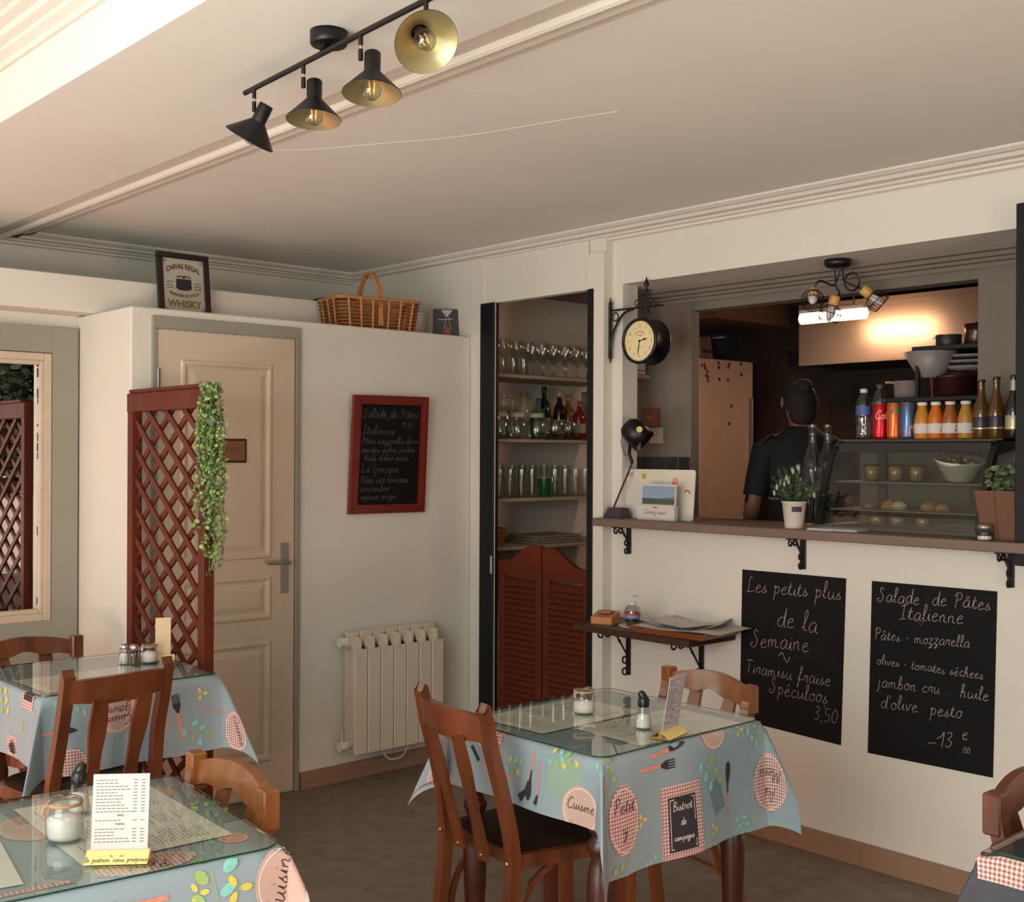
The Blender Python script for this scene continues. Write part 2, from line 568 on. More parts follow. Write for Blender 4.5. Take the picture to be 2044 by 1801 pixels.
# right wall: counter wall, lintel over the pass-through, pillar and saloon doorway
wr = MB()
wr.box(XW, XW + .13, -2.6, 3.66, 0, 1.208)                      # under the counter
wr.box(XW, 4.25, -2.6, 3.66, 2.30, ZC)                          # lintel of the pass-through
wr.box(XW, XW + .1, 3.592, 3.66, 1.208, 2.30)
wr.box(XW, XW + .1, -2.6, 1.2, 1.208, 2.30)
wr.box(3.885, 3.93, 3.757, 4.505, 2.287, ZC)                      # over the saloon doors
wr.box(3.87, 4.02, 4.585, 5.70, 0, ZC)
wr.box(3.87, 3.90, 4.505, 4.585, 0, ZC)
struct('wall_right', wr, WALL)
pl_ = MB()
pl_.box(3.87, 4.02, 3.653, 3.716, 0, 2.447)
pl_.box(3.87, 4.02, 3.716, 3.760, 2.287, 2.447)
pl_.box(3.885, 4.02, 3.653, 3.760, 2.447, ZC)
struct('trim_1', pl_, WALL)

# partition in front of the washroom, its ledge, and the higher wall behind
pw = MB()
pw.box(2.057, 3.87, 4.585, 5.135, 0, 2.127, b=.006)
struct('wall_partition', pw, WALL)
hw = MB()
hw.box(-1.5, 3.87, 4.95, 5.06, 2.128, 2.283, b=.004)
hw.box(-1.5, 2.057, 5.06, 5.2, 2.128, 2.283)
hw.box(3.05, 3.87, 4.951, 5.06, 2.0, 2.128)
struct('wall_partition_upper', hw, WALL)
struct('wall_niche', MB().box(-1.5, 2.10, 5.135, 5.2, 0, 2.128), WALL)
struct('wall_back', MB().box(-1.6, 4.0, 5.66, 5.76, 0, 2.75), WALL)

# ceilings and the broad flat beam
struct('ceiling', MB().box(1.77, 4.3, -2.6, 5.8, ZC, ZC + .1), CEIL)
struct('ceiling_left', MB().box(-1.6, 1.2, -2.6, 5.8, 2.70, 2.8), CEIL)
struct('ceiling_beam', MB().box(1.2, 1.77, -2.6, 5.66, 2.50, 2.8, b=.003), CEIL)


def cornice(name, prof, path_a, path_b, m=TRIM):
    """prof: list of (d, z) with d the distance out from the wall; swept from a to b, d measured along the given inward axes"""
    (ax, ay, dax, day), (bx, by, dbx, dby) = path_a, path_b
    mb = MB()
    n = len(prof)
    vs = [(ax + dax * d, ay + day * d, z) for d, z in prof] + [(bx + dbx * d, by + dby * d, z) for d, z in prof]
    mb.add(vs, [(k, k + 1, n + k + 1, n + k) for k in range(n - 1)])
    return struct(name, mb, m)


PRO = [(0, 2.506), (.012, 2.500), (.030, 2.503), (.034, 2.512), (.058, 2.514), (.062, 2.522), (.088, 2.523), (.104, 2.516), (.122, 2.517), (.132, 2.528), (.150, 2.529), (.168, 2.538), (.172, ZC)]
cornice('trim_2', PRO, (XW, 5.66, -1, -1), (XW, -2.6, -1, 0))
cornice('trim_3', PRO, (XW, 5.66, -1, -1), (1.77, 5.66, 1.4, -1))
PRB = [(0, 2.500), (.003, 2.514), (.062, 2.515), (.066, 2.524), (.10, 2.525), (.108, 2.513), (.118, 2.509), (.130, 2.512), (.140, 2.526), (.168, 2.527), (.178, 2.535), (.20, 2.532), (.216, 2.536), (.224, 2.543), (.25, ZC)]
cornice('trim_4', PRB, (1.77, 5.66, 1, -.7), (1.77, -2.6, 1, 0))
PRL = [(0, 2.645), (.014, 2.642), (.02, 2.655), (.045, 2.662), (.05, 2.67), (.075, 2.674), (.082, 2.688), (.11, 2.692), (.118, 2.70)]
cornice('trim_5', PRL, (1.2, 5.2, -1, 0), (1.2, -2.6, -1, 0))

# skirting
for nm, a in (('baseboard_right', (3.888, 3.93, -2.6, 3.6, 0, .078)), ('baseboard_back', (2.86, 3.87, 4.565, 4.585, 0, .078)), ('baseboard_left', (-1.5, 2.05, 5.12, 5.135, 0, .1))):
    mb = MB()
    x0, x1, y0, y1, z0, z1 = a
    if nm == 'baseboard_right':
        y = y0
        while y < y1:
            mb.box(x0, x1, y, min(y + .449, y1), z0, z1, b=.001); y += .45
    else:
        x = x0
        while x < x1:
            mb.box(x, min(x + .449, x1), y0, y1, z0, z1, b=.001); x += .45
    struct(nm, mb, SKIRT)
# fine crack line across the ceiling plaster and an old stain are relief and tone of the plaster itself
cr = MB()
pts = [hit(*p, 'z', ZC - .0006) for p in ((510, 300), (620, 298), (760, 286), (880, 276), (985, 262), (1090, 244), (1230, 222))]
cr.tube([tuple(p) for p in catmull([tuple(q) for q in pts], 4)], .0007, 5)
struct('trim_6', cr, M('plaster_crack', (222, 216, 204), .8))
# --- washroom door (door_1) in the partition
d1 = bpy.data.objects.new('door_1', None); COL.objects.link(d1); d1['kind'] = 'structure'
X0, X1, YD, ZT = 2.145, 2.855, 4.583, 2.095
fr = MB()
fr.box(X0, X0 + .022, YD - .012, YD + .01, 0, ZT - .052, b=.002)
fr.box(X1 - .026, X1, YD - .012, YD + .01, 0, ZT - .052, b=.002)
fr.box(X0, X1, YD - .012, YD + .01, ZT - .052, ZT, b=.002)
fr.build('frame', SAGE, d1)
lf = MB()
lf.box(X0 + .024, X1 - .03, YD - .008, YD + .008, .012, ZT - .056, b=.002)
leaf = lf.build('leaf', DOORP, d1)


def ogee(mb, x0, x1, z0, z1, y, arch=0):
    """moulded door panel: raised bead, a sunk channel and a raised field"""
    W_ = [(0, 0), (.008, -.007), (.018, -.008), (.026, -.002), (.036, .001), (.060, -.006), (.064, -.007)]
    ring = []
    for d, o in W_:
        ring.append([(x0 + d, y + o, z0 + d), (x1 - d, y + o, z0 + d), (x1 - d, y + o, z1 - d), (x0 + d, y + o, z1 - d)])
    vs = [p for r_ in ring for p in r_]
    fs = []
    for i in range(len(ring) - 1):
        for k in range(4):
            fs.append((i * 4 + k, i * 4 + (k + 1) % 4, (i + 1) * 4 + (k + 1) % 4, (i + 1) * 4 + k))
    n = (len(ring) - 1) * 4
    fs.append((n, n + 1, n + 2, n + 3))
    mb.add(vs, fs)


for z0, z1 in ((1.06, 1.92), (.79, .99), (.16, .70)):
    p = MB(); ogee(p, X0 + .125, X1 - .145, z0, z1, YD - .0085)
    p.build('panel', DOORP, leaf)
h = MB()
hp = hit(568, 1135, 'y', YD - .01)
h.box(hp.x - .019, hp.x + .019, YD - .016, YD - .008, hp.z - .11, hp.z + .115, b=.004)
h.tube([(hp.x, YD - .014, hp.z + .03), (hp.x, YD - .06, hp.z + .03), (hp.x - .012, YD - .065, hp.z + .03), (hp.x - .115, YD - .06, hp.z + .034)], .009, 10)
h.cyl(.008, 0, .01, 10, TR(hp.x, YD - .012, hp.z - .05) @ RX(PI / 2))
h.build('door_handle', M('brushed_handle', (176, 174, 168), .3, .9), leaf)
hg = MB()
for z in (1.83, .3):
    hg.cyl(.006, z - .045, z + .045, 10, TR(X0 + .024, YD - .014, 0))
hg.build('hinge', STEEL, leaf)

# --- saloon doorway (door_2)
d2 = bpy.data.objects.new('door_2', None); COL.objects.link(d2); d2['kind'] = 'structure'
MB().box(3.862, 3.898, 4.398, 4.504, 0, 2.287, b=.003).build('jamb', BLACKP, d2)
MB().box(3.868, 3.90, 3.716, 3.757, 0, 2.287, b=.003).build('jamb', BLACKP, d2)
MB().box(3.8705, 3.8725, 4.394, 4.3978, 0, 2.286).build('jamb_edge', TRIM, d2)
YA, YB = 4.392, 3.760                 # hinge edges of the two leaves
YM_ = (YA + YB) / 2
XS = 3.905


def leaf_top(t):                      # t = 0 at the hinge, 1 at the meeting edge
    q = max(0, min(1, (t - .18) / .62))
    return 1.0 + .085 * (q * q * (3 - 2 * q))


for sgn, ya, drop in ((1, YA, 0.0), (-1, YB, -.008)):
    o = bpy.data.objects.new('leaf', None)
    COL.objects.link(o); o.parent = d2
    wy = abs(YM_ - ya) - .003
    yy = lambda t: ya - sgn * t * wy
    zb = .20
    for t0, t1 in ((.01, .13), (.86, .99)):
        mb = MB()
        a, b = sorted((yy(t0), yy(t1)))
        mb.box(XS - .013, XS + .013, a, b, zb, leaf_top((t0 + t1) / 2) + drop - .03, b=.003)
        mb.build('stile', SALOON, o)
    # shaped top rail
    n = 22
    vs, fs = [], []
    for i in range(n + 1):
        t = .008 + .984 * i / n
        for z in (leaf_top(t) + drop, .925 if .13 < t < .86 else leaf_top(t) - .1):
            for x in (XS - .0135, XS + .0135):
                vs.append((x, yy(t), z))
    for i in range(n):
        a, b = i * 4, i * 4 + 4
        fs += [(a, b, b + 2, a + 2), (a + 1, a + 3, b + 3, b + 1), (a, a + 1, b + 1, b), (a + 2, b + 2, b + 3, a + 3)]
    fs += [(0, 2, 3, 1), (n * 4, n * 4 + 1, n * 4 + 3, n * 4 + 2)]
    MB().add(vs, fs).build('top_rail', SALOON, o)
    a, b = sorted((yy(.13), yy(.86)))
    MB().box(XS - .012, XS + .012, a, b, zb, zb + .08, b=.003).build('bottom_rail', SALOON, o)
    sl = MB().box(-.021, .021, 0, b - a, -.0035, .0035, b=.0012)
    so = sl.build('slat', SALOON, o)
    so.location = (XS, a, zb + .096); so.rotation_euler = (0, R(-52), 0)
    k = 1
    z = zb + .096 + .0285
    while z < .918:
        c = so.copy(); COL.objects.link(c); c.location = (XS, a, z); z += .0285
hg = MB().cyl(.008, .93, 1.02, 12, TR(3.858, 4.405, 0)).build('hinge', STEEL, d2)

# --- niche mirror in its sage frame
mf = thing('wall_mirror', 'tall wall mirror in a moulded sage green frame behind the rear left table', 'mirror', (0, 0, 0))
YN = 5.13
fx1 = 2.05
fr = MB()
zt, zb = 2.072, .62
fr.box(fx1 - .115, fx1, YN - .03, YN, zb, zt, b=.003)
fr.box(.2, fx1 - .1153, YN - .03, YN, zt - .115, zt)
fr.box(.2, fx1 - .1153, YN - .03, YN, zb, .80)
fr.box(.2, .32, YN - .03, YN, .8003, zt - .1153)
fr.build('frame', SAGE, mf)
md = MB()
for d0, d1_, yo in ((.118, .150, .022), (.150, .168, .030)):
    x1 = fx1 - d0; x1b = fx1 - d1_
    z1 = zt - d0; z1b = zt - d1_
    z0 = .80 + (d0 - .118); z0b = .80 + (d1_ - .118)
    md.box(x1b, x1, YN - .04 + yo * .3, YN - .002, z0, z1, b=.003)
    md.box(.3204, x1b - .0004, YN - .04 + yo * .3, YN - .002, z1b, z1, b=.003)
    md.box(.3204, x1b - .0004, YN - .04 + yo * .3, YN - .002, z0, z0b, b=.003)
md.build('moulding', M('pale_moulding', (186, 172, 150), .5), mf)
mm = M('mirror_glass', (235, 238, 236), .0, 1, var=0)
MB().box(.33, fx1 - .165, YN - .008, YN - .004, .84, zt - .16).build('mirror_glass', mm, mf)
rim = MB()
random.seed(3)
z = .85
xg = fx1 - .170
while z < zt - .175:
    dz = random.uniform(.01, .05)
    w = random.uniform(.0005, .002) if z < 1.75 else random.uniform(.002, .006)
    if random.random() < (.25 if z < 1.7 else .6):
        rim.box(xg - w, xg + .003, YN - .0095, YN - .0085, z, z + dz * .85)
    z += dz
rim.build('worn_silvering', M('worn_silver', (50, 46, 42), .7), mf, kind='stuff')

# ================================================================ kitchen seen through the pass-through
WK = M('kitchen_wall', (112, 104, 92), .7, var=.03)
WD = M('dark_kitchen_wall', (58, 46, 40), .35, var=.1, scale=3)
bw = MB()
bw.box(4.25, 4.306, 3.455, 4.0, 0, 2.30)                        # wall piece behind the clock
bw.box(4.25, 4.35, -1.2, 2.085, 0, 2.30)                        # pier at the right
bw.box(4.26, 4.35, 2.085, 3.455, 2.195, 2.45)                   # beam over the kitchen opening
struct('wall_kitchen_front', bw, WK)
cornice('trim_8', [(0, 2.235), (.012, 2.232), (.016, 2.248), (.035, 2.25), (.04, 2.262), (.06, 2.264), (.066, 2.278), (.085, 2.282), (.09, 2.3)], (4.25, 4.0, -1, 0), (4.25, -1.2, -1, 0), WK)
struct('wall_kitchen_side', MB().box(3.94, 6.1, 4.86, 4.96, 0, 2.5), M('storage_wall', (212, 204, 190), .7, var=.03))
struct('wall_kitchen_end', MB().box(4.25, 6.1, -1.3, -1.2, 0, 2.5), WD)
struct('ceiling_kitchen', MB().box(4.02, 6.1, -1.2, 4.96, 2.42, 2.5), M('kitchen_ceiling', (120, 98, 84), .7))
# dark tiled wall behind the cooker: every tile is a piece, laid in bond
kw = struct('wall_kitchen_back', MB().box(5.96, 6.1, -1.2, 4.96, 0, 2.5), WD)
tl = MB().box(0, .006, -.148, .148, -.073, .073, b=.003)
TL = M('dark_wall_tile', (44, 36, 32), .25, var=.15, scale=4)
t0 = None
for r_ in range(8):
    for k in range(10):
        yy_ = 3.95 - k * .3 + (.15 if r_ % 2 else 0)
        if yy_ > 4.1 or yy_ < 1.6:
            continue
        if t0 is None:
            t0 = tl.build('tile', TL, kw); o = t0
        else:
            o = t0.copy(); COL.objects.link(o)
        o.location = (5.951, yy_, 1.18 + r_ * .15)

# counter board
cb = MB().box(3.805, 4.26, 1.25, 3.66, 1.208, 1.243, b=.003)
tag(cb.build('counter_board', SHELFG), 'long grey oak counter board across the kitchen pass-through', 'counter')


def scroll(mb, c, r0, r1, a0, a1, n, t, plane, x):
    pts = []
    for i in range(n + 1):
        a = a0 + (a1 - a0) * i / n
        r_ = r0 + (r1 - r0) * i / n
        u, v = c[0] + r_ * math.cos(a), c[1] + r_ * math.sin(a)
        pts.append((u, x, v) if plane == 'xz' else (x, u, v))
    mb.tube(pts, t, 6)


def bracket(label, y, ztop, arm, leg, group):
    t = thing('shelf_bracket', label, 'bracket', (XW, y, ztop), 0, group)
    MB().box(-.012, -.001, -.011, .011, -leg, 0, b=.001).build('wall_bar', IRON, t)
    MB().box(-arm, 0, -.011, .011, -.007, -.0, b=.001).build('arm_bar', IRON, t)
    r_ = .020 if arm > .15 else .014
    for u in (-arm + r_, -arm + 3.3 * r_):
        sc = MB(); scroll(sc, (u, -r_ - .006), r_, r_ * .55, PI / 2, PI / 2 + 1.75 * PI, 14, .0042, 'xz', 0); sc.build('scroll', IRON, t)
    for v in (-leg + r_, -leg + r_ * 3.6):
        sc = MB(); scroll(sc, (-r_ - .010, v), r_, r_ * .55, 0, -1.75 * PI, 14, .0042, 'xz', 0); sc.build('scroll', IRON, t)
    st_ = MB()
    p0 = Vector((-arm * .52, 0, -.01)); p1 = Vector((-.012, 0, -leg * .62))
    N = 24
    vs = []
    for i in range(N + 1):
        p = p0.lerp(p1, i / N)
        tw = math.sin(PI * i / N) ** 2 * 8
        r2 = .0045 + .0022 * math.exp(-((i / N - .45) / .12) ** 2)
        for k in range(4):
            a = PI / 4 + k * PI / 2 + tw * i / N
            vs.append((p.x + r2 * math.cos(a) * .7, r2 * math.sin(a), p.z + r2 * math.cos(a) * .7))
    st_.add(vs, [(i * 4 + k, i * 4 + (k + 1) % 4, i * 4 + 4 + (k + 1) % 4, i * 4 + 4 + k) for i in range(N) for k in range(4)])
    st_.build('twisted_stay', IRON, t)
    return t


GRB = 'wrought iron brackets under the counter board'
for px, lb in ((1258, 'small scrolled iron bracket under the counter, beside the pillar'), (1606, 'small scrolled iron bracket under the counter, above the left blackboard'), (2021, 'small scrolled iron bracket under the counter, next to the hanging dark panel')):
    p = hit(px, 1100, 'x', XW)
    bracket(lb, p.y, 1.208, .105, .125, GRB)
for px, lb in ((1258, 'scrolled iron bracket under the small dark shelf, pillar side'), (1404, 'scrolled iron bracket under the small dark shelf, blackboard side')):
    p = hit(px, 1300, 'x', XW)
    bracket(lb, p.y, .765, .205, .225, 'iron brackets under the small dark shelf')
tag(MB().box(3.625, 3.93, 2.955, 3.60, .765, .793, b=.003).build('wall_shelf', DSHELF), 'small dark wooden shelf on two iron brackets below the counter', 'shelf')

# vertical dark framed panel at the right picture edge
pn = thing('hanging_blackboard', 'tall dark framed panel at the right end of the counter', 'panel')
p = hit(2033, 700, 'x', 3.87)
for a in ((p.y - .05, p.y), (p.y - .75, p.y - .70)):
    MB().box(3.845, 3.925, a[0], a[1], 1.165, 2.366, b=.003).build('frame_side', BLACKP, pn)
MB().box(3.85, 3.925, p.y - .70, p.y - .05, 2.31, 2.366, b=.003).build('frame_rail', BLACKP, pn)
MB().box(3.85, 3.925, p.y - .70, p.y - .05, 1.165, 1.22, b=.003).build('frame_rail', BLACKP, pn)
MB().box(3.89, 3.91, p.y - .70, p.y - .05, 1.22, 2.31).build('board', M('grey_panel', (88, 88, 84), .4), pn)
# ================================================================ blackboards
def chalkboard(name, label, quad, lines, sc_=1.0):
    """quad: photo pixels of the four corners top-left, top-right, bottom-right, bottom-left on the wall plane"""
    c = [hit(x, y, 'x', XW - .003) for x, y in quad]
    t = thing(name, label, 'blackboard')
    th = .003
    vs = [tuple(p) for p in c] + [(p.x + th - .0005, p.y, p.z) for p in c]
    MB().add(vs, [(3, 2, 1, 0), (4, 5, 6, 7), (0, 1, 5, 4), (1, 2, 6, 5), (2, 3, 7, 6), (3, 0, 4, 7)]).build('board', SLATE, t)
    Wd = (c[1] - c[0]).length

    def fn(u, v):       # u 0..1 across, v 0..1 down, bilinear on the board
        top = c[0].lerp(c[1], u); bot = c[3].lerp(c[2], u)
        q = top.lerp(bot, v)
        return (q.x - .0012, q.y, q.z)
    H = ((c[3] - c[0]).length + (c[2] - c[1]).length) / 2
    for mat_i, mt, sel in ((0, CHALK, 0), (1, CHALKD, 1)):
        mb = MB()
        any_ = False
        for (tx, u, v, size, w, faint, rise) in lines:
            if faint != sel:
                continue
            any_ = True
            write(mb, tx, 0, 0, size * sc_, w * .78, lambda x, y, u=u, v=v, rise=rise: fn(u + x / Wd, v - y / H - rise * x / H), jit=.04)
        if any_:
            mb.build('chalk_writing', mt, t, kind='stuff')
    return t


random.seed(5)
chalkboard('wall_blackboard', 'blackboard sheet on the counter wall with "Les petits plus de la Semaine"',
           [(1483, 1137), (1690, 1155), (1681, 1488), (1479, 1437)],
           [('Les petits plus', .05, .145, .066, .0032, 0, .02), ('de la', .36, .34, .082, .0032, 0, -.03), ('Semaine', .10, .50, .075, .0032, 0, .06),
            ('~', .38, .575, .09, .0034, 0, 0), ('Tiramisu fraise', .05, .675, .058, .0029, 0, .02), ('Spe^culoos', .30, .78, .062, .0029, 0, .03),
            ('3,50', .74, .885, .062, .0026, 0, .05), ('€', .83, .83, .03, .002, 1, 0)])
chalkboard('wall_blackboard', 'larger blackboard sheet on the counter wall listing "Salade de Pâtes Italienne"',
           [(1742, 1160), (1992, 1181), (1985, 1553), (1735, 1503)],
           [('Salade  de Pa`tes', .05, .115, .066, .003, 0, .02), ('Italienne', .24, .205, .072, .003, 0, .03), ('~', .35, .235, .08, .0022, 1, 0),
            ('Pa`tes - mozzarella .', .03, .335, .052, .0028, 0, .03), ('olives - tomates se^chees', .06, .475, .045, .0026, 0, -.01), ('jambon cru .  huile', .07, .605, .058, .0028, 0, .02),
            ("d'olive  pesto", .10, .725, .064, .0028, 0, .03), ('13 €', .58, .885, .075, .003, 0, .03), ('.00', .76, .895, .03, .0022, 0, 0), ('_', .50, .875, .07, .003, 0, .12)], .83)

# framed blackboard hung on the partition, its top leaning out
t = thing('framed_blackboard', 'blackboard menu in a red-brown wooden frame hung on the partition', 'blackboard')
cT = [hit(705, 788, 'y', 4.525), hit(853, 793, 'y', 4.525), hit(845, 1022, 'y', 4.572), hit(695, 1027, 'y', 4.572)]
Wd = (cT[1] - cT[0]).length; H = (cT[3] - cT[0]).length


def fb(u, v, o=0):
    q = cT[0].lerp(cT[1], u / Wd).lerp(cT[3].lerp(cT[2], u / Wd), v / H)
    return (q.x, q.y - o, q.z)


fw = .042


def fbox(mb, u0, u1, v0, v1, o0, o1):
    vs = [fb(u0, v1, o0), fb(u1, v1, o0), fb(u1, v0, o0), fb(u0, v0, o0), fb(u0, v1, o1), fb(u1, v1, o1), fb(u1, v0, o1), fb(u0, v0, o1)]
    mb.add(vs, [(3, 2, 1, 0), (4, 5, 6, 7), (0, 1, 5, 4), (1, 2, 6, 5), (2, 3, 7, 6), (3, 0, 4, 7)])


fr = MB()
for d0, d1_, o in ((0, .014, .012), (.014, .026, .018), (.026, fw, .012)):
    fbox(fr, d0, Wd - d0, d0, d1_, -.01, o)
    fbox(fr, d0, Wd - d0, H - d1_, H - d0, -.01, o)
    fbox(fr, d0, d1_, d1_ + .0002, H - d1_ - .0002, -.01, o)
    fbox(fr, Wd - d1_, Wd - d0, d1_ + .0002, H - d1_ - .0002, -.01, o)
fr.build('frame', REDFR, t)
mb = MB(); fbox(mb, fw, Wd - fw, fw, H - fw, -.008, .004); mb.build('board', SLATE, t)
mb = MB()
fnb = lambda x, y: fb(x, y, .005)
for tx, u, v, sz, w in (('Salade de Pa`tes', .055, .105, .044, .002), ('~', .15, .125, .10, .0014), ('11,50', .285, .15, .03, .0016), ('Italienne', .055, .185, .046, .002),
                        ('Pa`tes mozzarella olives', .055, .228, .031, .0017), ('tomates se^ches jambon', .055, .268, .030, .0017), ("huile d'olive pesto", .075, .308, .031, .0017),
                        ('La Grecque', .055, .365, .042, .0019), ('Pa`te Feta tomates', .055, .415, .036, .0018), ('concombre', .055, .455, .036, .0018), ('oignons rouges', .055, .492, .032, .0017)):
    write(mb, tx, 0, 0, sz, w, lambda x, y, u=u, v=v: fnb(u + x, v - y), jit=.05)
mb.build('chalk_writing', CHALKD, t, kind='stuff')

# ================================================================ radiator
x0, x1 = 3.075, 3.60
rd = thing('radiator', 'cream radiator with seven sections under the framed blackboard', 'radiator')
n = 7
sw = (x1 - x0) / n
sec = MB()
zb, zt_ = .14, .70
sec.box(.002, sw - .002, -.128, -.118, 0, zt_ - zb - .075, b=.003)
sec.box(sw / 2 - .006, sw / 2 + .006, -.12, -.035, 0, zt_ - zb - .02)
sec.add([(.002, -.128, .485), (.030, -.128, .485), (.030, -.03, .56), (.002, -.03, .56), (.002, -.118, .475), (.030, -.118, .475), (.030, -.03, .545), (.002, -.03, .545)],
        [(0, 1, 2, 3), (7, 6, 5, 4), (0, 4, 5, 1), (1, 5, 6, 2), (3, 7, 4, 0)])
sec.box(.002, sw - .002, -.06, -.03, .535, .56, b=.003)
sec.box(.002, sw - .002, -.055, -.045, 0, .54)
s0 = None
for k in range(n):
    if s0 is None:
        s0 = sec.build('section', RAD, rd); o = s0
    else:
        o = s0.copy(); COL.objects.link(o)
    o.location = (x0 + k * sw, 4.585, zb)
pp = MB()
for z in (.645, .18):
    pp.tube([(x0 - .002, 4.525, z), (x1 + .002, 4.525, z)], .021, 14)
pp.build('header_pipe', RAD, rd)
for z in (.655, .175):
    vv = MB().cyl(.022, -.018, .018, 16, TR(x0 - .02, 4.525, z) @ RY(PI / 2))
    if z < .3:
        vv.tube([(x0 - .02, 4.525, .18), (x0 - .02, 4.525, .25)], .004, 6)
    vv.build('valve', M('valve_white', (216, 208, 196), .4), rd)
cd = MB().tube(catmull([(3.27, 4.53, .15), (3.30, 4.51, .085), (3.36, 4.50, .075), (3.41, 4.51, .10), (3.43, 4.53, .15)], 5), .004, 6)
cd.build('cable', WHITEM, rd)
cd = MB().box(3.24, 3.44, 4.50, 4.56, .135, .15).build('control_box', M('control_box_grey', (150, 140, 126), .5), rd)

# ================================================================ trellis divider
XT = 2.05
ty0, ty1, ztop = 3.90, 4.55, 1.765
tr = thing('trellis', 'red-brown wooden lattice trellis standing against the washroom door corner', 'trellis')
for y in (ty0, ty1 - .045):
    MB().box(XT - .022, XT + .022, y, y + .045, 0, ztop - .02, b=.003).build('post', REDW, tr)
MB().box(XT - .024, XT + .024, ty0 - .01, ty1 + .002, ztop - .075, ztop, b=.003).build('rail', REDW, tr)
MB().box(XT - .030, XT + .030, ty0, ty1 - .03, ztop, ztop + .014, b=.003).build('cap', REDW, tr)
MB().box(XT - .018, XT + .018, ty0 + .045, ty1 - .045, .05, .10, b=.003).build('rail', REDW, tr)
ya, yb, za, zb = ty0 + .040, ty1 - .040, .095, ztop - .07
slope = .118 / .155
for dr in (1, -1):
    c0 = za - (yb - ya) * slope
    k = 0
    z = c0 + .03
    while z < zb:
        # line z = z + slope*(y-ya) (dr=1) or mirrored
        y0_, y1_ = 0, yb - ya
        if z < za:
            y0_ = (za - z) / slope
        if z + slope * y1_ > zb:
            y1_ = (zb - z) / slope
        if y1_ - y0_ > .04:
            A = (y0_, z + slope * y0_); B = (y1_, z + slope * y1_)
            if dr < 0:
                A = (yb - ya - A[0], A[1]); B = (yb - ya - B[0], B[1])
            xx = XT - dr * .0055
            mb = MB().bar([(xx, ya + A[0], A[1]), (xx, ya + B[0], B[1])], .009, .024, axis=(1, 0, 0))
            mb.build('slat', REDW, tr)
        z += .118

# trailing string-of-leaves plant hung on the near post
LEAFS = [M('leaf_light', (148, 172, 92), .5, var=.15), M('leaf_mid', (112, 144, 74), .5, var=.15), M('leaf_grey', (112, 128, 100), .55, var=.15)]
STEMG = M('stem_green', (92, 112, 56), .6)


def trailing(name, label, base, lens, spread, seed, r_leaf=.0076):
    random.seed(seed)
    t = thing(name, label, 'plant', base)
    leaves, stems = MB(), MB()
    for L in lens:
        a = random.uniform(0, 2 * PI)
        ro = random.uniform(.2, 1) * spread
        pts = []
        n = max(5, int(L / .035))
        x, y = math.cos(a) * .015, math.sin(a) * .015
        tx, ty = math.cos(a) * ro, math.sin(a) * ro
        for i in range(n + 1):
            q = i / n
            e = 1 - math.exp(-q * L / .09)
            z = .045 * math.sin(min(1, q * L / .10) * PI) * 1.0 - max(0, q * L - .05)
            pts.append((x + (tx - x) * e + random.uniform(-.004, .004), y + (ty - y) * e + random.uniform(-.004, .004), z))
        stems.tube(pts, .0013, 4)
        s_ = 0
        P = catmull(pts, 3)
        for i, p in enumerate(P):
            for rep in range(2 if i / len(P) < .5 or random.random() < .5 else 1):
                leaves.mi = random.choice((0, 0, 1, 1, 2))
                aa = random.uniform(0, 2 * PI)
                rr = r_leaf * random.uniform(.6, 1.25)
                c = Vector(p) + Vector((math.cos(aa) * rr * 1.2, math.sin(aa) * rr * 1.2, random.uniform(-.008, .008)))
                T = TR(*c) @ RZ(random.uniform(0, 6.3)) @ RX(random.uniform(.6, 2.4)) @ RY(random.uniform(-.6, .6))
                vs = [(rr * math.cos(k * PI / 3), rr * math.sin(k * PI / 3), .0012 * (k % 2)) for k in range(6)]
                leaves.add(vs + [(0, 0, -.0015)], [(k, (k + 1) % 6, 6) for k in range(6)], T, True)
    leaves.build('foliage', LEAFS, t, kind='stuff')
    stems.build('stems', STEMG, t, kind='stuff')
    hk = MB().lathe([(0, -.02), (.018, -.02), (.024, .01), (.022, .012), (0, .008)], 12)
    hk.build('hanging_cup', M('cup_green', (70, 86, 52), .6), t)
    return t


trailing('trailing_plant', 'green trailing string-of-leaves plant hanging from the trellis top', (2.045, 3.885, 1.735), [.42, .50, .58, .62, .66, .68, .70, .52, .46, .60, .64, .55, .35, .30, .54, .4, .5, .67, .25, .38, .45, .54, .3, .2, .35], .056, 11)

# plaque on the washroom door
pq = thing('door_plaque', 'small brown wooden plaque reading TOILETTES on the washroom door', 'sign')
c1, c2 = hit(392, 898, 'y', 4.57), hit(490, 898, 'y', 4.57)
zc = (hit(475, 879, 'y', 4.57).z + hit(475, 921, 'y', 4.57).z) / 2
MB().box(c1.x, c2.x, 4.560, 4.574, zc - .052, zc + .052, b=.002).build('frame', M('dark_brown', (52, 30, 20), .5), pq)
MB().box(c1.x + .01, c2.x - .01, 4.5575, 4.562, zc - .042, zc + .042).build('board', M('plaque_tan', (128, 84, 50), .5), pq)
mb = MB(); printed(mb, 'TOILETTES', (c1.x + c2.x) / 2, zc - .012, .038, lambda x, y: (x, 4.5570, y), sx=.86)
mb.build('lettering', INK, pq, kind='stuff')

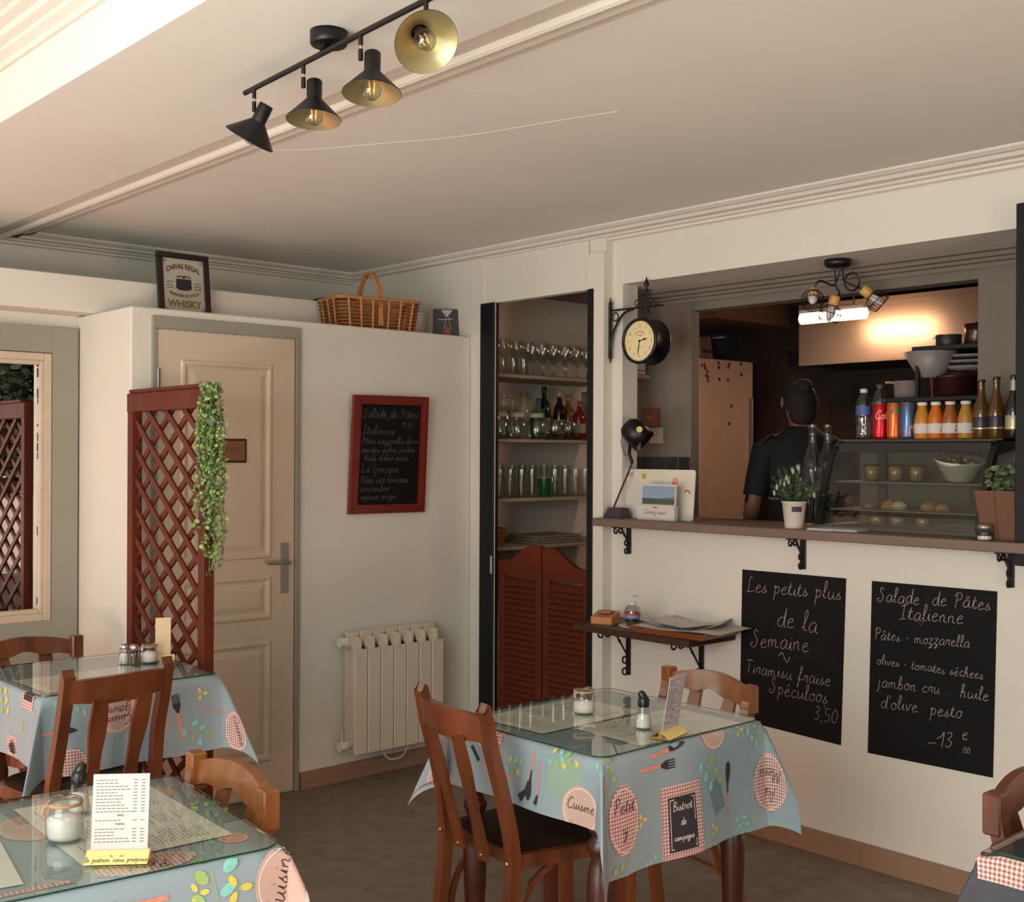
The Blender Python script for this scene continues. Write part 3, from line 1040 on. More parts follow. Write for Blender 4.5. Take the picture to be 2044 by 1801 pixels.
# ================================================================ on the ledge
# mirror picture
pc = thing('framed_mirror_sign', 'framed advertising mirror with whisky lettering leaning on the partition ledge', 'picture', (2.435, 4.86, 2.128))
T = RX(R(-7))
Wp, Hp = .252, .295
fr = MB()
fr.box(-Wp / 2, Wp / 2, -.008, .010, 0, .022, T, .003).box(-Wp / 2, Wp / 2, -.008, .010, Hp - .026, Hp, T, .003)
fr.box(-Wp / 2, -Wp / 2 + .028, -.008, .010, .0223, Hp - .0263, T, .003).box(Wp / 2 - .028, Wp / 2, -.008, .010, .0223, Hp - .0263, T, .003)
fr.build('frame', M('dark_picture_frame', (30, 16, 13), .4), pc)
MB().box(-Wp / 2 + .02, Wp / 2 - .02, 0, .006, .02, Hp - .02, T).build('mirror_board', M('cream_mirror', (176, 176, 158), .25, .2, var=.06), pc)
fnp = lambda x, y: tuple(T @ Vector((x, -.0012, y)))
RED_, OLV, NAVY = M('print_maroon', (96, 34, 36), .6), M('print_olive', (112, 100, 44), .6), M('print_black', (30, 30, 34), .5)
mb = MB(); printed(mb, 'CHIVAS REGAL', 0, .203, .033, fnp, sx=.74, bend=.022, bold=.03); mb.build('lettering', RED_, pc, kind='stuff')
mb = MB(); printed(mb, 'BLENDED SCOTCH', 0, .109, .018, fnp, sx=.90, bend=-.014, bold=.03); mb.build('lettering', RED_, pc, kind='stuff')
mb = MB(); printed(mb, 'WHISKY', 0, .050, .044, fnp, sx=.96, bold=.035); mb.build('lettering', OLV, pc, kind='stuff')
mb = MB()
sh = [(-.032, .178), (-.038, .172), (-.036, .152), (-.040, .140), (-.030, .129), (0, .125), (.030, .129), (.040, .140), (.036, .152), (.038, .172), (.032, .178)]
mb.add([fnp(x, y) for x, y in sh], [tuple(range(len(sh)))])
for sx in (-1, 1):
    for k in range(3):
        ribbon(mb, [(sx * (.050 + .011 * i), .158 - .013 * k + .006 * math.sin(i * 1.2)) for i in range(4)], .0028, fnp)
for cx_, cy_ in ((-.088, .255), (.088, .255), (-.088, .036), (.088, .036)):
    ribbon(mb, [(cx_ + .010 * math.cos(a * .6) * (1 - a * .06), cy_ + .010 * math.sin(a * .6) * (1 - a * .06)) for a in range(14)], .0018, fnp)
mb.build('emblem', NAVY, pc, kind='stuff')
mb = MB()
for sx in (-1, 1):
    ribbon(mb, catmull([(0, .186), (sx * .012, .192), (sx * .026, .186), (sx * .034, .190)], 4), .006, fnp)
ribbon(mb, [(-.008, .186), (.008, .186)], .010, fnp)
mb.build('emblem', RED_, pc, kind='stuff')

# wicker basket
WK1, WK2 = M('wicker', (142, 88, 38), .5, var=.2, scale=60), M('wicker_pale', (176, 118, 62), .5, var=.15, scale=60)
bk = thing('wicker_basket', 'rectangular wicker basket with a tall arched handle on the partition ledge', 'basket', (3.36, 4.76, 2.128), R(-8))
bx, by, bh = .20, .115, .135


def rrect(a, b, r_, n=5):
    out = []
    for cx_, cy_, a0 in ((a - r_, b - r_, 0), (-a + r_, b - r_, 90), (-a + r_, -b + r_, 180), (a - r_, -b + r_, 270)):
        for i in range(n + 1):
            an = R(a0 + 90 * i / n)
            out.append((cx_ + r_ * math.cos(an), cy_ + r_ * math.sin(an)))
    return out


wv = MB()
rows = 9
for i in range(rows):
    z = .006 + bh * i / (rows - 1)
    f = 1 + .10 * i / (rows - 1)
    rr = rrect(bx * f, by * f, .03)
    pts = []
    for k, (x, y) in enumerate(rr):
        pts.append((x, y, z))
    # densify and weave
    D = []
    N = len(pts)
    for k in range(N):
        a, b = Vector(pts[k]), Vector(pts[(k + 1) % N])
        m_ = max(1, int((b - a).length / .017))
        for j in range(m_):
            D.append(a.lerp(b, j / m_))
    D = [p + Vector((p.x, p.y, 0)).normalized() * (.0035 * (1 if (q + i) % 2 else -1)) for q, p in enumerate(D)]
    wv.tube(D, .0058, 5, closed=True)
wv.build('weave', WK1, bk, kind='stuff')
stk = MB()
for k in range(36):
    per = rrect(bx, by, .03, 6)
    q = per[int(k / 36 * len(per))]
for x in [-.16, -.10, -.04, .04, .10, .16]:
    for sy in (-1, 1):
        stk.tube([(x, sy * (by + .004), 0), (x * 1.1, sy * (by * 1.1 + .005), bh + .008)], .0065, 6)
for y in (-.06, 0, .06):
    for sx in (-1, 1):
        stk.tube([(sx * (bx + .004), y, 0), (sx * (bx * 1.1 + .005), y * 1.1, bh + .008)], .005, 6)
stk.build('stakes', WK2, bk, kind='stuff')
rm = MB()
rr = [(x, y, bh + .012) for x, y in rrect(bx * 1.11, by * 1.11, .03)]
rm.tube(rr, .009, 6, closed=True)
rm.build('rim', WK2, bk)
MB().box(-bx, bx, -by, by, 0, .008).build('bottom', WK1, bk)
hd = MB()
for o_ in (-.006, .006):
    pts = [(.0 + o_, (by * 1.08 + .004) * math.cos(a), .02 + (.27) * max(0, math.sin(a)) ** .8) for a in [PI * i / 24 for i in range(25)]]
    hd.tube(pts, .0075, 7)
hd.build('handle', WK2, bk)

# small postcard with a glass of red drink
c = hit(904, 660, 'y', 4.72)
cd = thing('picture_card', 'small dark picture card with a red drink at the ledge end', 'picture', (c.x - .045, 4.72, 2.128), R(-40))
Tc = RX(R(-4))
MB().box(-.072, .072, -.002, .012, 0, .15, Tc, .001).build('card', M('card_dark', (44, 38, 34), .5), cd)
mb = MB()
fnc = lambda x, y: tuple(Tc @ Vector((x, -.0035, y)))
mb.add([fnc(-.020, .0), fnc(.024, .0), (fnc(.008, .06)), fnc(-.002, .06)], [(0, 1, 2, 3)])
mb.build('red_glass', M('card_red', (150, 52, 34), .5), cd)
mb = MB()
mb.add([fnc(-.03, .145), fnc(.03, .145), fnc(.004, .11), fnc(-.004, .11)], [(0, 1, 2, 3)])
ribbon(mb, [(-.045, .094), (.03, .098)], .004, fnc)
for sx in (-1, 1):
    ribbon(mb, [(.003 + sx * .006, .11), (.003 + sx * .018, .04)], .002, fnc)
mb.build('pale_print', PAPERG, cd)
# dark round tray lying on top of the higher wall
c = hit(668, 592, 'y', 5.2)
tg = MB().lathe([(0, 0), (.12, 0), (.15, .02), (.12, .045), (.05, .058), (0, .06)], 24, TR(c.x - .02, 5.16, 2.2835))
struct('wall_partition_cap', MB().box(3.0, 3.87, 5.06, 5.66, 2.2, 2.283), WALL)
tag(tg.build('upturned_bowl', M('dark_bowl', (46, 48, 46), .5)), 'dark upturned bowl on top of the high wall behind the basket', 'bowl')
# ================================================================ printed table linen
def cloth_mat(name, rgb):
    m = M(name, rgb, .75, var=.05, scale=5)
    nt = m.node_tree
    b = nt.nodes['Principled BSDF']
    src = b.inputs['Base Color'].links[0].from_socket
    nt.links.remove(b.inputs['Base Color'].links[0])
    ge = nt.nodes.new('ShaderNodeNewGeometry')
    mx = nt.nodes.new('ShaderNodeMix'); mx.data_type = 'RGBA'
    nt.links.new(ge.outputs['Backfacing'], mx.inputs[0])
    nt.links.new(src, mx.inputs[6])
    mx.inputs[7].default_value = lin((196, 196, 196))
    nt.links.new(mx.outputs[2], b.inputs['Base Color'])
    return m


def gingham(name, c0, c1):
    m = M(name, c0, .75)
    nt = m.node_tree
    b = nt.nodes['Principled BSDF']
    for l in list(b.inputs['Base Color'].links):
        nt.links.remove(l)
    uv = nt.nodes.new('ShaderNodeUVMap')
    sp = nt.nodes.new('ShaderNodeSeparateXYZ')
    nt.links.new(uv.outputs[0], sp.inputs[0])
    g = []
    for ax in (0, 1):
        mu = nt.nodes.new('ShaderNodeMath'); mu.operation = 'MULTIPLY'; mu.inputs[1].default_value = 105
        fr = nt.nodes.new('ShaderNodeMath'); fr.operation = 'FRACT'
        gt = nt.nodes.new('ShaderNodeMath'); gt.operation = 'GREATER_THAN'; gt.inputs[1].default_value = .5
        nt.links.new(sp.outputs[ax], mu.inputs[0]); nt.links.new(mu.outputs[0], fr.inputs[0]); nt.links.new(fr.outputs[0], gt.inputs[0])
        g.append(gt)
    ad = nt.nodes.new('ShaderNodeMath'); ad.operation = 'ADD'
    nt.links.new(g[0].outputs[0], ad.inputs[0]); nt.links.new(g[1].outputs[0], ad.inputs[1])
    hf = nt.nodes.new('ShaderNodeMath'); hf.operation = 'MULTIPLY'; hf.inputs[1].default_value = .5
    nt.links.new(ad.outputs[0], hf.inputs[0])
    mx = nt.nodes.new('ShaderNodeMix'); mx.data_type = 'RGBA'
    nt.links.new(hf.outputs[0], mx.inputs[0])
    mx.inputs[6].default_value = lin(c0); mx.inputs[7].default_value = lin(c1)
    nt.links.new(mx.outputs[2], b.inputs['Base Color'])
    return m


BLUE = cloth_mat('cloth_blue', (140, 158, 164))
GREYC = cloth_mat('cloth_grey', (64, 65, 71))
GING = gingham('gingham_red', (222, 204, 194), (150, 84, 78))
PR = {'ging': GING, 'dark': M('print_dark', (46, 44, 48), .75), 'pink': M('print_pink', (206, 140, 116), .75, var=.15, scale=60), 'wht': M('print_white', (228, 220, 212), .75),
      'taupe': M('print_taupe', (192, 162, 148), .75), 'turq': M('print_turquoise', (128, 196, 182), .75, var=.1), 'grn': M('print_green', (150, 178, 104), .75, var=.1),
      'yel': M('print_yellow', (206, 196, 84), .75, var=.1), 'maroon': M('print_text_dark', (58, 34, 36), .75), 'sh': M('print_blue_grey', (108, 130, 140), .75), 'lt': M('print_light_green', (142, 166, 146), .75)}
PK = list(PR)


class Cloth:
    def __init__(s, name, label, cx, cy, rz, a, b, dl, dr, df, db, seed=1, z=.752, base=None, group=None, wave=.010):
        s.name, s.label, s.a, s.b, s.z, s.d = name, label, a, b, z, (dl, dr, df, db)
        s.cx, s.cy, s.rz = cx, cy, rz
        s.ph = random.Random(seed).uniform(0, 6)
        s.wave = wave
        s.base = base or BLUE
        s.group = group
        s.mb = MB(); s.mb.uv = []

    def drape(s, u, v):
        a, b = s.a, s.b
        px, py = max(-a, min(a, u)), max(-b, min(b, v))
        ou, ov = u - px, v - py
        r_ = math.hypot(ou, ov)
        if r_ < 1e-7:
            return Vector((u, v, s.z))
        th = math.atan2(abs(ov), abs(ou))
        t = 2 * th / PI
        k = math.sin(PI * t)
        c_ = k ** 1.4
        tang = (v if t < .5 else u)
        edge = min(1, (b - abs(py)) / .08 + .0 if t < .5 else (a - abs(px)) / .08)
        wv = s.wave * math.sin(tang * 17 + s.ph + (0 if ou >= 0 else 2)) * min(1, r_ / .25) * max(0, edge)
        f = .004 + .07 * r_ + wv + .004 * (1 - math.exp(-r_ / .02))
        sx, sy = (1 if ou >= 0 else -1), (1 if ov >= 0 else -1)
        nx, ny = math.cos(th) * sx * (abs(ou) > 1e-9), math.sin(th) * sy * (abs(ov) > 1e-9)
        dg = c_ * r_ * .36
        e = .006 * (1 - math.exp(-r_ / .006))
        return Vector((px + nx * f + sx * .7071 * dg, py + ny * f + sy * .7071 * dg, s.z - max(0, r_ * (1 - .035 * k) - .002) - 0 * e))

    def P(s, u, v, off=0):
        u = max(-s.a - s.d[0], min(s.a + s.d[1], u)); v = max(-s.b - s.d[2], min(s.b + s.d[3], v))
        p = s.drape(u, v)
        if off:
            h = .002
            du = s.drape(u + h, v) - s.drape(u - h, v)
            dv = s.drape(u, v + h) - s.drape(u, v - h)
            n = du.cross(dv)
            if n.length > 0:
                p = p + n.normalized() * off
        return p

    def sheet(s):
        def lines(h, d0, d1):
            L = []
            n = 12
            L += [-h - d0 + d0 * i / 14 for i in range(14)]
            L += [-h + 2 * h * i / n for i in range(n)]
            L += [h + d1 * i / 14 for i in range(15)]
            return L
        U = lines(s.a, s.d[0], s.d[1]); V = lines(s.b, s.d[2], s.d[3])
        vs, fs = [], []
        for v in V:
            for u in U:
                vs.append(s.P(u, v)); s.mb.uv.append((u + 3, v + 3))
        w = len(U)
        for j in range(len(V) - 1):
            for i in range(w - 1):
                fs.append((j * w + i, j * w + i + 1, (j + 1) * w + i + 1, (j + 1) * w + i))
        s.mb.mat(0).add(vs, fs, None, True)

    def _layer(s, mat, layer):
        s.mb.mat(1 + PK.index(mat))
        return .0009 + .00045 * layer

    def grid(s, uvs, fs, mat, layer):
        o = s._layer(mat, layer)
        s.mb.add([s.P(u, v, o) for u, v in uvs], fs, None, True)
        s.mb.uv += [(u + 3, v + 3) for u, v in uvs]

    def ell(s, cu, cv, ru, rv, mat, layer, ang=0, rings=4, n=20):
        uvs = [(cu, cv)]
        fs = []
        for i in range(1, rings + 1):
            for k in range(n):
                a = 2 * PI * k / n
                x, y = ru * i / rings * math.cos(a), rv * i / rings * math.sin(a)
                uvs.append((cu + x * math.cos(ang) - y * math.sin(ang), cv + x * math.sin(ang) + y * math.cos(ang)))
        for k in range(n):
            fs.append((0, 1 + k, 1 + (k + 1) % n))
            for i in range(rings - 1):
                a, b = 1 + i * n + k, 1 + i * n + (k + 1) % n
                fs.append((a, a + n, b + n, b))
        s.grid(uvs, fs, mat, layer)

    def rect(s, cu, cv, w, h, mat, layer, ang=0, n=8):
        uvs, fs = [], []
        for j in range(n + 1):
            for i in range(n + 1):
                x, y = w * (i / n - .5), h * (j / n - .5)
                uvs.append((cu + x * math.cos(ang) - y * math.sin(ang), cv + x * math.sin(ang) + y * math.cos(ang)))
        for j in range(n):
            for i in range(n):
                a = j * (n + 1) + i
                fs.append((a, a + 1, a + n + 2, a + n + 1))
        s.grid(uvs, fs, mat, layer)

    def line(s, pts, w, mat, layer, ws=None):
        o = s._layer(mat, layer)
        n0 = len(s.mb.v)
        acc = []

        def fn(x, y):
            acc.append((x + 3, y + 3))
            return s.P(x, y, o)
        ribbon(s.mb, pts, w, fn, ws)
        s.mb.uv += acc

    def ring(s, cu, cv, ru, rv, w, mat, layer, ang=0):
        n = 36
        s.line([(cu + ru * math.cos(2 * PI * k / n) * math.cos(ang) - rv * math.sin(2 * PI * k / n) * math.sin(ang),
                 cv + ru * math.cos(2 * PI * k / n) * math.sin(ang) + rv * math.sin(2 * PI * k / n) * math.cos(ang)) for k in range(n + 1)], w, mat, layer)

    def text(s, tx, cu, cv, size, w, mat, layer, ang=0, slant=.2, spacing=1):
        pls, W = script(tx, size, slant, spacing)
        for pl in pls:
            s.line([(cu + (x - W / 2) * math.cos(ang) - y * math.sin(ang), cv + (x - W / 2) * math.sin(ang) + y * math.cos(ang)) for x, y in pl], w, mat, layer)

    def T(s, cu, cv, ang, pts):
        return [(cu + x * math.cos(ang) - y * math.sin(ang), cv + x * math.sin(ang) + y * math.cos(ang)) for x, y in pts]

    def fork(s, cu, cv, ang, L=.13):
        k = L / .13
        q = lambda pts: s.T(cu, cv, ang, [(x * k, y * k) for x, y in pts])
        s.line(q([(-.065, 0), (-.03, .001), (.012, 0)]), 0, 'pink', 1, [.010 * k, .009 * k, .011 * k])
        s.line(q([(.010, 0), (.020, 0), (.032, 0), (.040, 0)]), 0, 'dark', 1, [.005 * k, .014 * k, .024 * k, .024 * k])
        for y in (-.0098, -.0033, .0033, .0098):
            s.line(q([(.038, y), (.066, y)]), .0036 * k, 'dark', 1)

    def knife(s, cu, cv, ang, L=.13):
        k = L / .13
        q = lambda pts: s.T(cu, cv, ang, [(x * k, y * k) for x, y in pts])
        s.line(q([(-.065, 0), (-.03, .001), (.004, 0)]), 0, 'pink', 1, [.010 * k, .009 * k, .009 * k])
        s.line(q([(.002, 0), (.02, .002), (.045, .003), (.066, .0)]), 0, 'dark', 1, [.010 * k, .020 * k, .020 * k, .004 * k])

    def spoon(s, cu, cv, ang, L=.15):
        k = L / .15
        q = lambda pts: s.T(cu, cv, ang, [(x * k, y * k) for x, y in pts])
        s.line(q([(-.075, 0), (0, 0)]), 0, 'pink', 1, [.005 * k, .004 * k])
        s.line(q([(-.002, 0), (.02, 0), (.04, 0), (.058, 0), (.069, 0), (.075, 0)]), 0, 'dark', 1, [.004 * k, .007 * k, .016 * k, .019 * k, .014 * k, .004 * k])

    def sprig(s, cu, cv, ang, k=1, cols=('turq', 'grn'), n=6):
        pts = s.T(cu, cv, ang, [(x * k, .012 * k * math.sin(x * 30)) for x in (-.045, -.02, 0, .02, .045)])
        s.line(pts, .0014 * k, cols[-1], 1)
        for i in range(n):
            x = -.035 + .085 * i / n
            sd = 1 if i % 2 else -1
            (p,) = s.T(cu, cv, ang, [(x * k, sd * .018 * k)])
            s.ell(p[0], p[1], .0115 * k, .0075 * k, cols[i % len(cols)], 2, ang + sd * .9, 2, 8)

    def trio(s, cu, cv, k=1, col='yel', ang=0):
        for a in (0, 2.1, 4.2):
            s.ell(cu + .012 * k * math.cos(a + ang), cv + .012 * k * math.sin(a + ang), .0085 * k, .005 * k, col, 2, a + ang, 2, 8)

    def badge(s, cu, cv, ru, rv, ang=0, fill='ging', words=(), tilt=0, col='maroon', size=.03):
        s.ell(cu, cv, ru, rv, fill, 1, ang, 5, 28)
        s.ring(cu, cv, ru * .88, rv * .88, .0022, 'wht', 2, ang)
        for tx, dx, dy, sz in words:
            (p,) = s.T(cu, cv, tilt, [(dx, dy)])
            s.text(tx, p[0], p[1], sz, .0022, col, 3, tilt)

    def bistro(s, cu, cv, w, h, ang=0):
        s.rect(cu, cv, w, h, 'ging', 1, ang)
        s.rect(cu, cv, w * .68, h * .70, 'dark', 2, ang)
        for sx in (-1, 1):
            s.line(s.T(cu, cv, ang, [(sx * w * .30, -h * .315), (sx * w * .30, h * .315)]), .0022, 'wht', 3)
            s.line(s.T(cu, cv, ang, [(-w * .30, sx * h * .315), (w * .30, sx * h * .315)]), .0022, 'wht', 3)
        for tx, dy, sz in (('Bistrot', .036, .0235), ('de', .0, .019), ('campagne', -.036, .0155)):
            (p,) = s.T(cu, cv, ang, [(0, dy * h / .19 - .004)])
            s.text(tx, p[0], p[1], sz * w / .145, .0019, 'wht', 3, ang, .15)

    def finish(s):
        o = s.mb.build(s.name, [s.base] + [PR[k] for k in PK])
        o.location = (s.cx, s.cy, 0)
        o.rotation_euler = (0, 0, s.rz)
        tag(o, s.label, 'tablecloth', s.group)
        return o


# ================================================================ tables
def table(label, cx, cy, rz, a, b, group='wooden dining tables'):
    t = thing('dining_table', label, 'table', (cx, cy, 0), rz, group)
    MB().box(-a + .005, a - .005, -b + .005, b - .005, .722, .748, b=.004).build('tabletop', LEGW, t)
    MB().box(-a + .05, a - .05, -b + .05, b - .05, .63, .722).build('apron', LEGW, t)
    pr = [(0, 0), (.017, 0), (.022, .02), (.019, .06), (.024, .12), (.033, .30), (.036, .40), (.030, .455), (.022, .475), (.033, .50), (.035, .515), (.026, .53), (.022, .54), (.030, .55), (.032, .56), (0, .56)]
    l0 = None
    for sx in (-1, 1):
        for sy in (-1, 1):
            if l0 is None:
                mb = MB().lathe(pr, 18).box(-.033, .033, -.033, .033, .56, .70, b=.003)
                l0 = mb.build('leg', LEGW, t); o = l0
            else:
                o = l0.copy(); COL.objects.link(o)
            o.location = (sx * (a - .055), sy * (b - .055), 0)
    return t


def glass_top(label, cx, cy, rz, a, b, r_=.035):
    t = thing('glass_sheet', label, 'glass plate', (cx, cy, .7565), rz, 'glass plates on the tables')
    P = rrect(a, b, r_, 6)
    n = len(P)
    MB().add([(x, y, .004) for x, y in P], [tuple(range(n))]).build('pane', GLASSG, t)
    P2 = [(x * 1.0008, y * 1.0008) for x, y in P]
    MB().add([(x, y, 0) for x, y in P2] + [(x, y, .004) for x, y in P2], [(k, (k + 1) % n, n + (k + 1) % n, n + k) for k in range(n)]).build('polished_edge', GEDGE, t)
    return t


def placemat(label, cx, cy, rz, w, d, seed=1, z=.7560):
    t = thing('paper_placemat', label, 'placemat', (cx, cy, z), rz, 'paper menus under the glass')
    MB().box(-w / 2, w / 2, -d / 2, d / 2, -.0009, -.0003).build('sheet', M('placemat_paper', (226, 222, 212), .8), t)
    rd_ = random.Random(seed)
    mb = MB()
    for col in range(3):
        y = d / 2 - .03
        x0_ = -w / 2 + .03 + col * (w - .05) / 3
        while y > -d / 2 + .03:
            L = rd_.uniform(.4, .95) * (w - .09) / 3
            x = x0_
            while x < x0_ + L:
                e = rd_.uniform(.006, .018)
                mb.box(x, min(x + e, x0_ + L), y, y + .0022, -.0003, -.00022)
                x += e + .004
            y -= .0085 if rd_.random() > .12 else .018
    mb.build('menu_print', M('placemat_ink', (120, 116, 112), .8), t, kind='stuff')
    return t


TCX, TCY, TA, TB = 2.495, 2.345, .335, .305
table('wooden table with turned legs in the centre, by the counter wall', TCX, TCY, 0, TA, TB)
c = Cloth('tablecloth', 'blue printed tablecloth with bistro motifs on the centre table', TCX, TCY, 0, TA, TB, .175, .15, .30, .2, 4, group='blue printed tablecloths')
c.sheet()


def fp(px, py):      # front hang (towards -y)
    q = hit(px, py, 'y', TCY - TB - .015)
    return q.x - TCX, -TB - (.752 - q.z)


def lp(px, py):      # left hang (towards -x)
    q = hit(px, py, 'x', TCX - TA - .012)
    return -TA - (.752 - q.z), q.y - TCY


u, v = fp(1360, 1642); c.bistro(u, v, .152, .205)
u, v = fp(1318, 1534); c.fork(u, v, 0.0, .135)
u, v = fp(1340, 1500); c.knife(u, v, .13, .14)
u, v = fp(1455, 1585); c.spoon(u, v, 1.50, .175)
u, v = fp(1432, 1462); c.badge(u, v, .052, .052, fill='taupe', words=[('Cuisine', 0, .012, .02)])
c.ring(u, v, .040, .040, .002, 'dark', 3) if False else None
u, v = fp(1536, 1560); c.badge(u, v, .078, .088, words=[('Au', .0, .015, .046), ('Menu', 0, -.04, .042)], tilt=PI)
u, v = fp(1247, 1640); c.badge(u, v, .060, .090, words=[('Petit', .0, .02, .04), ('y', 0, -.035, .04)])
for px, py, an, k, cols in ((1420, 1545, -1.0, 1.25, ('turq', 'grn')), (1216, 1540, -1.3, .9, ('turq', 'grn')), (1512, 1470, -.9, .9, ('turq', 'grn')), (1235, 1745, .2, .9, ('turq', 'grn')), (1300, 1730, .4, .6, ('turq',)),
                            (1484, 1648, -1.2, .8, ('turq',)), (1545, 1655, 0, .9, ('grn',)), (1240, 1500, .3, .6, ('grn', 'turq'))):
    u, v = fp(px, py); c.sprig(u, v, an, k, cols)
for px, py in ((1285, 1640), (1420, 1655), (1482, 1460), (1201, 1585), (1424, 1692)):
    u, v = fp(px, py); c.trio(u, v, 1.0)
u, v = fp(1432, 1590); c.rect(u, v, .055, .09, 'sh', 0, .3, 4)  # plain blue-grey patch of the print, beside the spoon
u, v = lp(1066, 1540); c.spoon(u, v, 2.55 + .5, .16)
c.line([lp(1068, 1500), lp(1063, 1562)], .009, 'pink', 1); c.line([lp(1062, 1560), lp(1058, 1580), lp(1044, 1594)], 0, 'dark', 2, [.008, .014, .022])
c.line([lp(1081, 1522), lp(1082, 1590)], .007, 'pink', 1); c.line([lp(1082, 1588), lp(1078, 1606)], 0, 'dark', 2, [.006, .014])
u, v = lp(1165, 1620); c.badge(u, v, .062, .066, fill='taupe', words=[('Cuisine', 0, 0, .03)], tilt=-PI / 2)
for px, py, k in ((1118, 1515, .9), (1142, 1512, .9), (1030, 1530, .8)):
    u, v = lp(px, py); c.sprig(u, v, -1.57, k, ('turq', 'yel', 'grn'))
c.rect(*lp(1130, 1560), .10, .12, 'lt', 0, 0, 4)
c.line([lp(1038, 1560), lp(965, 1530)], .006, 'pink', 1); c.line([lp(945, 1490), lp(960, 1520)], .012, 'dark', 1)
u, v = lp(975, 1466); c.badge(u, v, .05, .06)
u, v = lp(885, 1540); c.badge(u - .02, v, .06, .06, fill='taupe')
# on the top, seen through the glass
c.fork(-.05, -.27, 0, .13); c.badge(.22, -.1, .06, .06, fill='taupe'); c.ell(-.2, .24, .05, .02, 'dark', 1); c.sprig(.1, .25, .3); c.rect(-.1, .23, .16, .035, 'dark', 1, .1); c.ell(.0, -.02, .07, .05, 'dark', 1)
c.finish()
glass_top('glass plate over the centre table', TCX, TCY, 0, TA, TB)
placemat('paper placemat menu under the glass of the centre table, towards the saloon doors', TCX - .05, TCY + .13, R(1), .42, .27, 3)
placemat('paper placemat menu under the glass of the centre table, towards the counter wall', TCX + .06, TCY - .155, R(-2), .42, .26, 4)

# front left table (turned a little)
AR = R(-6.5)
ux, uy = Vector((math.cos(AR), math.sin(AR), 0)), Vector((-math.sin(AR), math.cos(AR), 0))
corner = Vector((1.215, 1.998, 0))
aa, ab = .40, .312
ac = corner - ux * aa + uy * ab
table('wooden table with turned legs at the front left', ac.x, ac.y, AR, aa, ab)
c = Cloth('tablecloth', 'blue printed tablecloth with bistro motifs on the front left table', ac.x, ac.y, AR, aa, ab, .2, .2, .30, .22, 9, group='blue printed tablecloths')
c.sheet()


def af(px, py):
    q = hit(px, py, 'y', 2.02)
    w = Vector((q.x - ac.x, q.y - ac.y, 0))
    return w.dot(ux), -ab - (.752 - q.z)


c.fork(.10, -.355, PI, .13)
u, v = af(500, 1760); c.trio(u - .035, v - .0, 1.5)
u, v = af(425, 1762); c.sprig(u, v, 1.4, 1.5, ('turq', 'grn'))
c.badge(.40, -.375, .068, .072, fill='taupe', words=[('Cuisine', .0, .0, .042)], tilt=1.35)
c.badge(.435, -.19, .04, .06, fill='ging')
c.spoon(-.12, -.365, .1, .15); c.sprig(-.02, -.40, .4, 1.3); c.trio(.22, -.36, 1.1)
c.badge(.15, -.245, .095, .05, words=[('Petit', .0, .0, .038)], tilt=PI)
c.rect(-.10, -.26, .22, .02, 'ging', 1); c.badge(.02, .10, .06, .09, fill='taupe'); c.badge(.10, .25, .04, .03, fill='taupe')
c.badge(.34, -.2, .03, .03, fill='pink'); c.sprig(.33, .05, 1.2, 1.1, ('grn', 'yel')); c.sprig(-.25, -.25, .2, 1.3, ('grn', 'turq')); c.ell(.33, .2, .03, .05, 'taupe', 1)
c.finish()
glass_top('glass plate over the front left table', ac.x, ac.y, AR, aa, ab, .05)
w = lambda x, y: ac + ux * x + uy * y
q = w(.185, .03); placemat('paper placemat menu under the glass of the front left table, at the chair end', q.x, q.y, AR + PI / 2 + R(3), .44, .30, 5)
q = w(-.20, .0); placemat('paper placemat menu under the glass of the front left table, behind the sugar jar', q.x, q.y, AR + PI / 2 - R(4), .44, .30, 6)

# rear left table
BX, BY, BA, BB = 1.685, 4.02, .305, .31
table('wooden table with turned legs at the rear left, beside the trellis', BX, BY, 0, BA, BB)
c = Cloth('tablecloth', 'blue printed tablecloth with bistro motifs on the rear left table', BX, BY, 0, BA, BB, .22, .20, .25, .2, 6, group='blue printed tablecloths')
c.sheet()


def bf(px, py):
    q = hit(px, py, 'y', BY - BB - .015)
    return q.x - BX, -BB - (.752 - q.z)


def bl(px, py):
    q = hit(px, py, 'x', BX - BA - .012)
    return -BA - (.752 - q.z), q.y - BY


u, v = bf(235, 1418); c.badge(u, v, .066, .080, fill='taupe', words=[('Gourm', 0, -.008, .034), ('Cuisine', 0, .022, .032)], tilt=PI)
u, v = bf(357, 1432); c.fork(u, v, 1.72, .15)
u, v = bf(333, 1415); c.spoon(u, v, 1.62, .15)
for px, py, k, an in ((392, 1462, 1.2, -.6), (132, 1408, 1.0, .6), (165, 1410, .9, -.5), (425, 1425, .0, 0)):
    u, v = bf(px, py)
    if k: c.sprig(u, v, an, k, ('turq', 'turq', 'grn'))
u, v = bf(404, 1387); c.trio(u, v, 1.2)
u, v = bf(110, 1466); c.knife(u + .01, v, 0, .12)
c.line([bf(400, 1415), bf(450, 1424)], .005, 'pink', 1)
u, v = bf(128, 1525); c.badge(u + .02, v, .05, .045)
u, v = bf(468, 1450); c.badge(u + .03, v, .055, .075, fill='ging', words=[('Cuisine', 0, 0, .034)], tilt=-1.2)
u, v = bl(28, 1512); c.rect(u, v, .13, .085, 'ging', 1); c.ell(u, v, .055, .036, 'dark', 2); c.ring(u, v, .050, .031, .0016, 'wht', 3); c.text('Bon', u, v + .012, .028, .002, 'wht', 3, -PI / 2 + .0); c.text('Appetit', u, v - .012, .024, .002, 'wht', 3, -PI / 2)
u, v = bl(55, 1395); c.rect(u, v, .07, .10, 'ging', 1); c.rect(u + .01, v, .04, .07, 'dark', 2)
u, v = bl(10, 1400); c.sprig(u, v, .5, 1.2, ('yel', 'grn'))
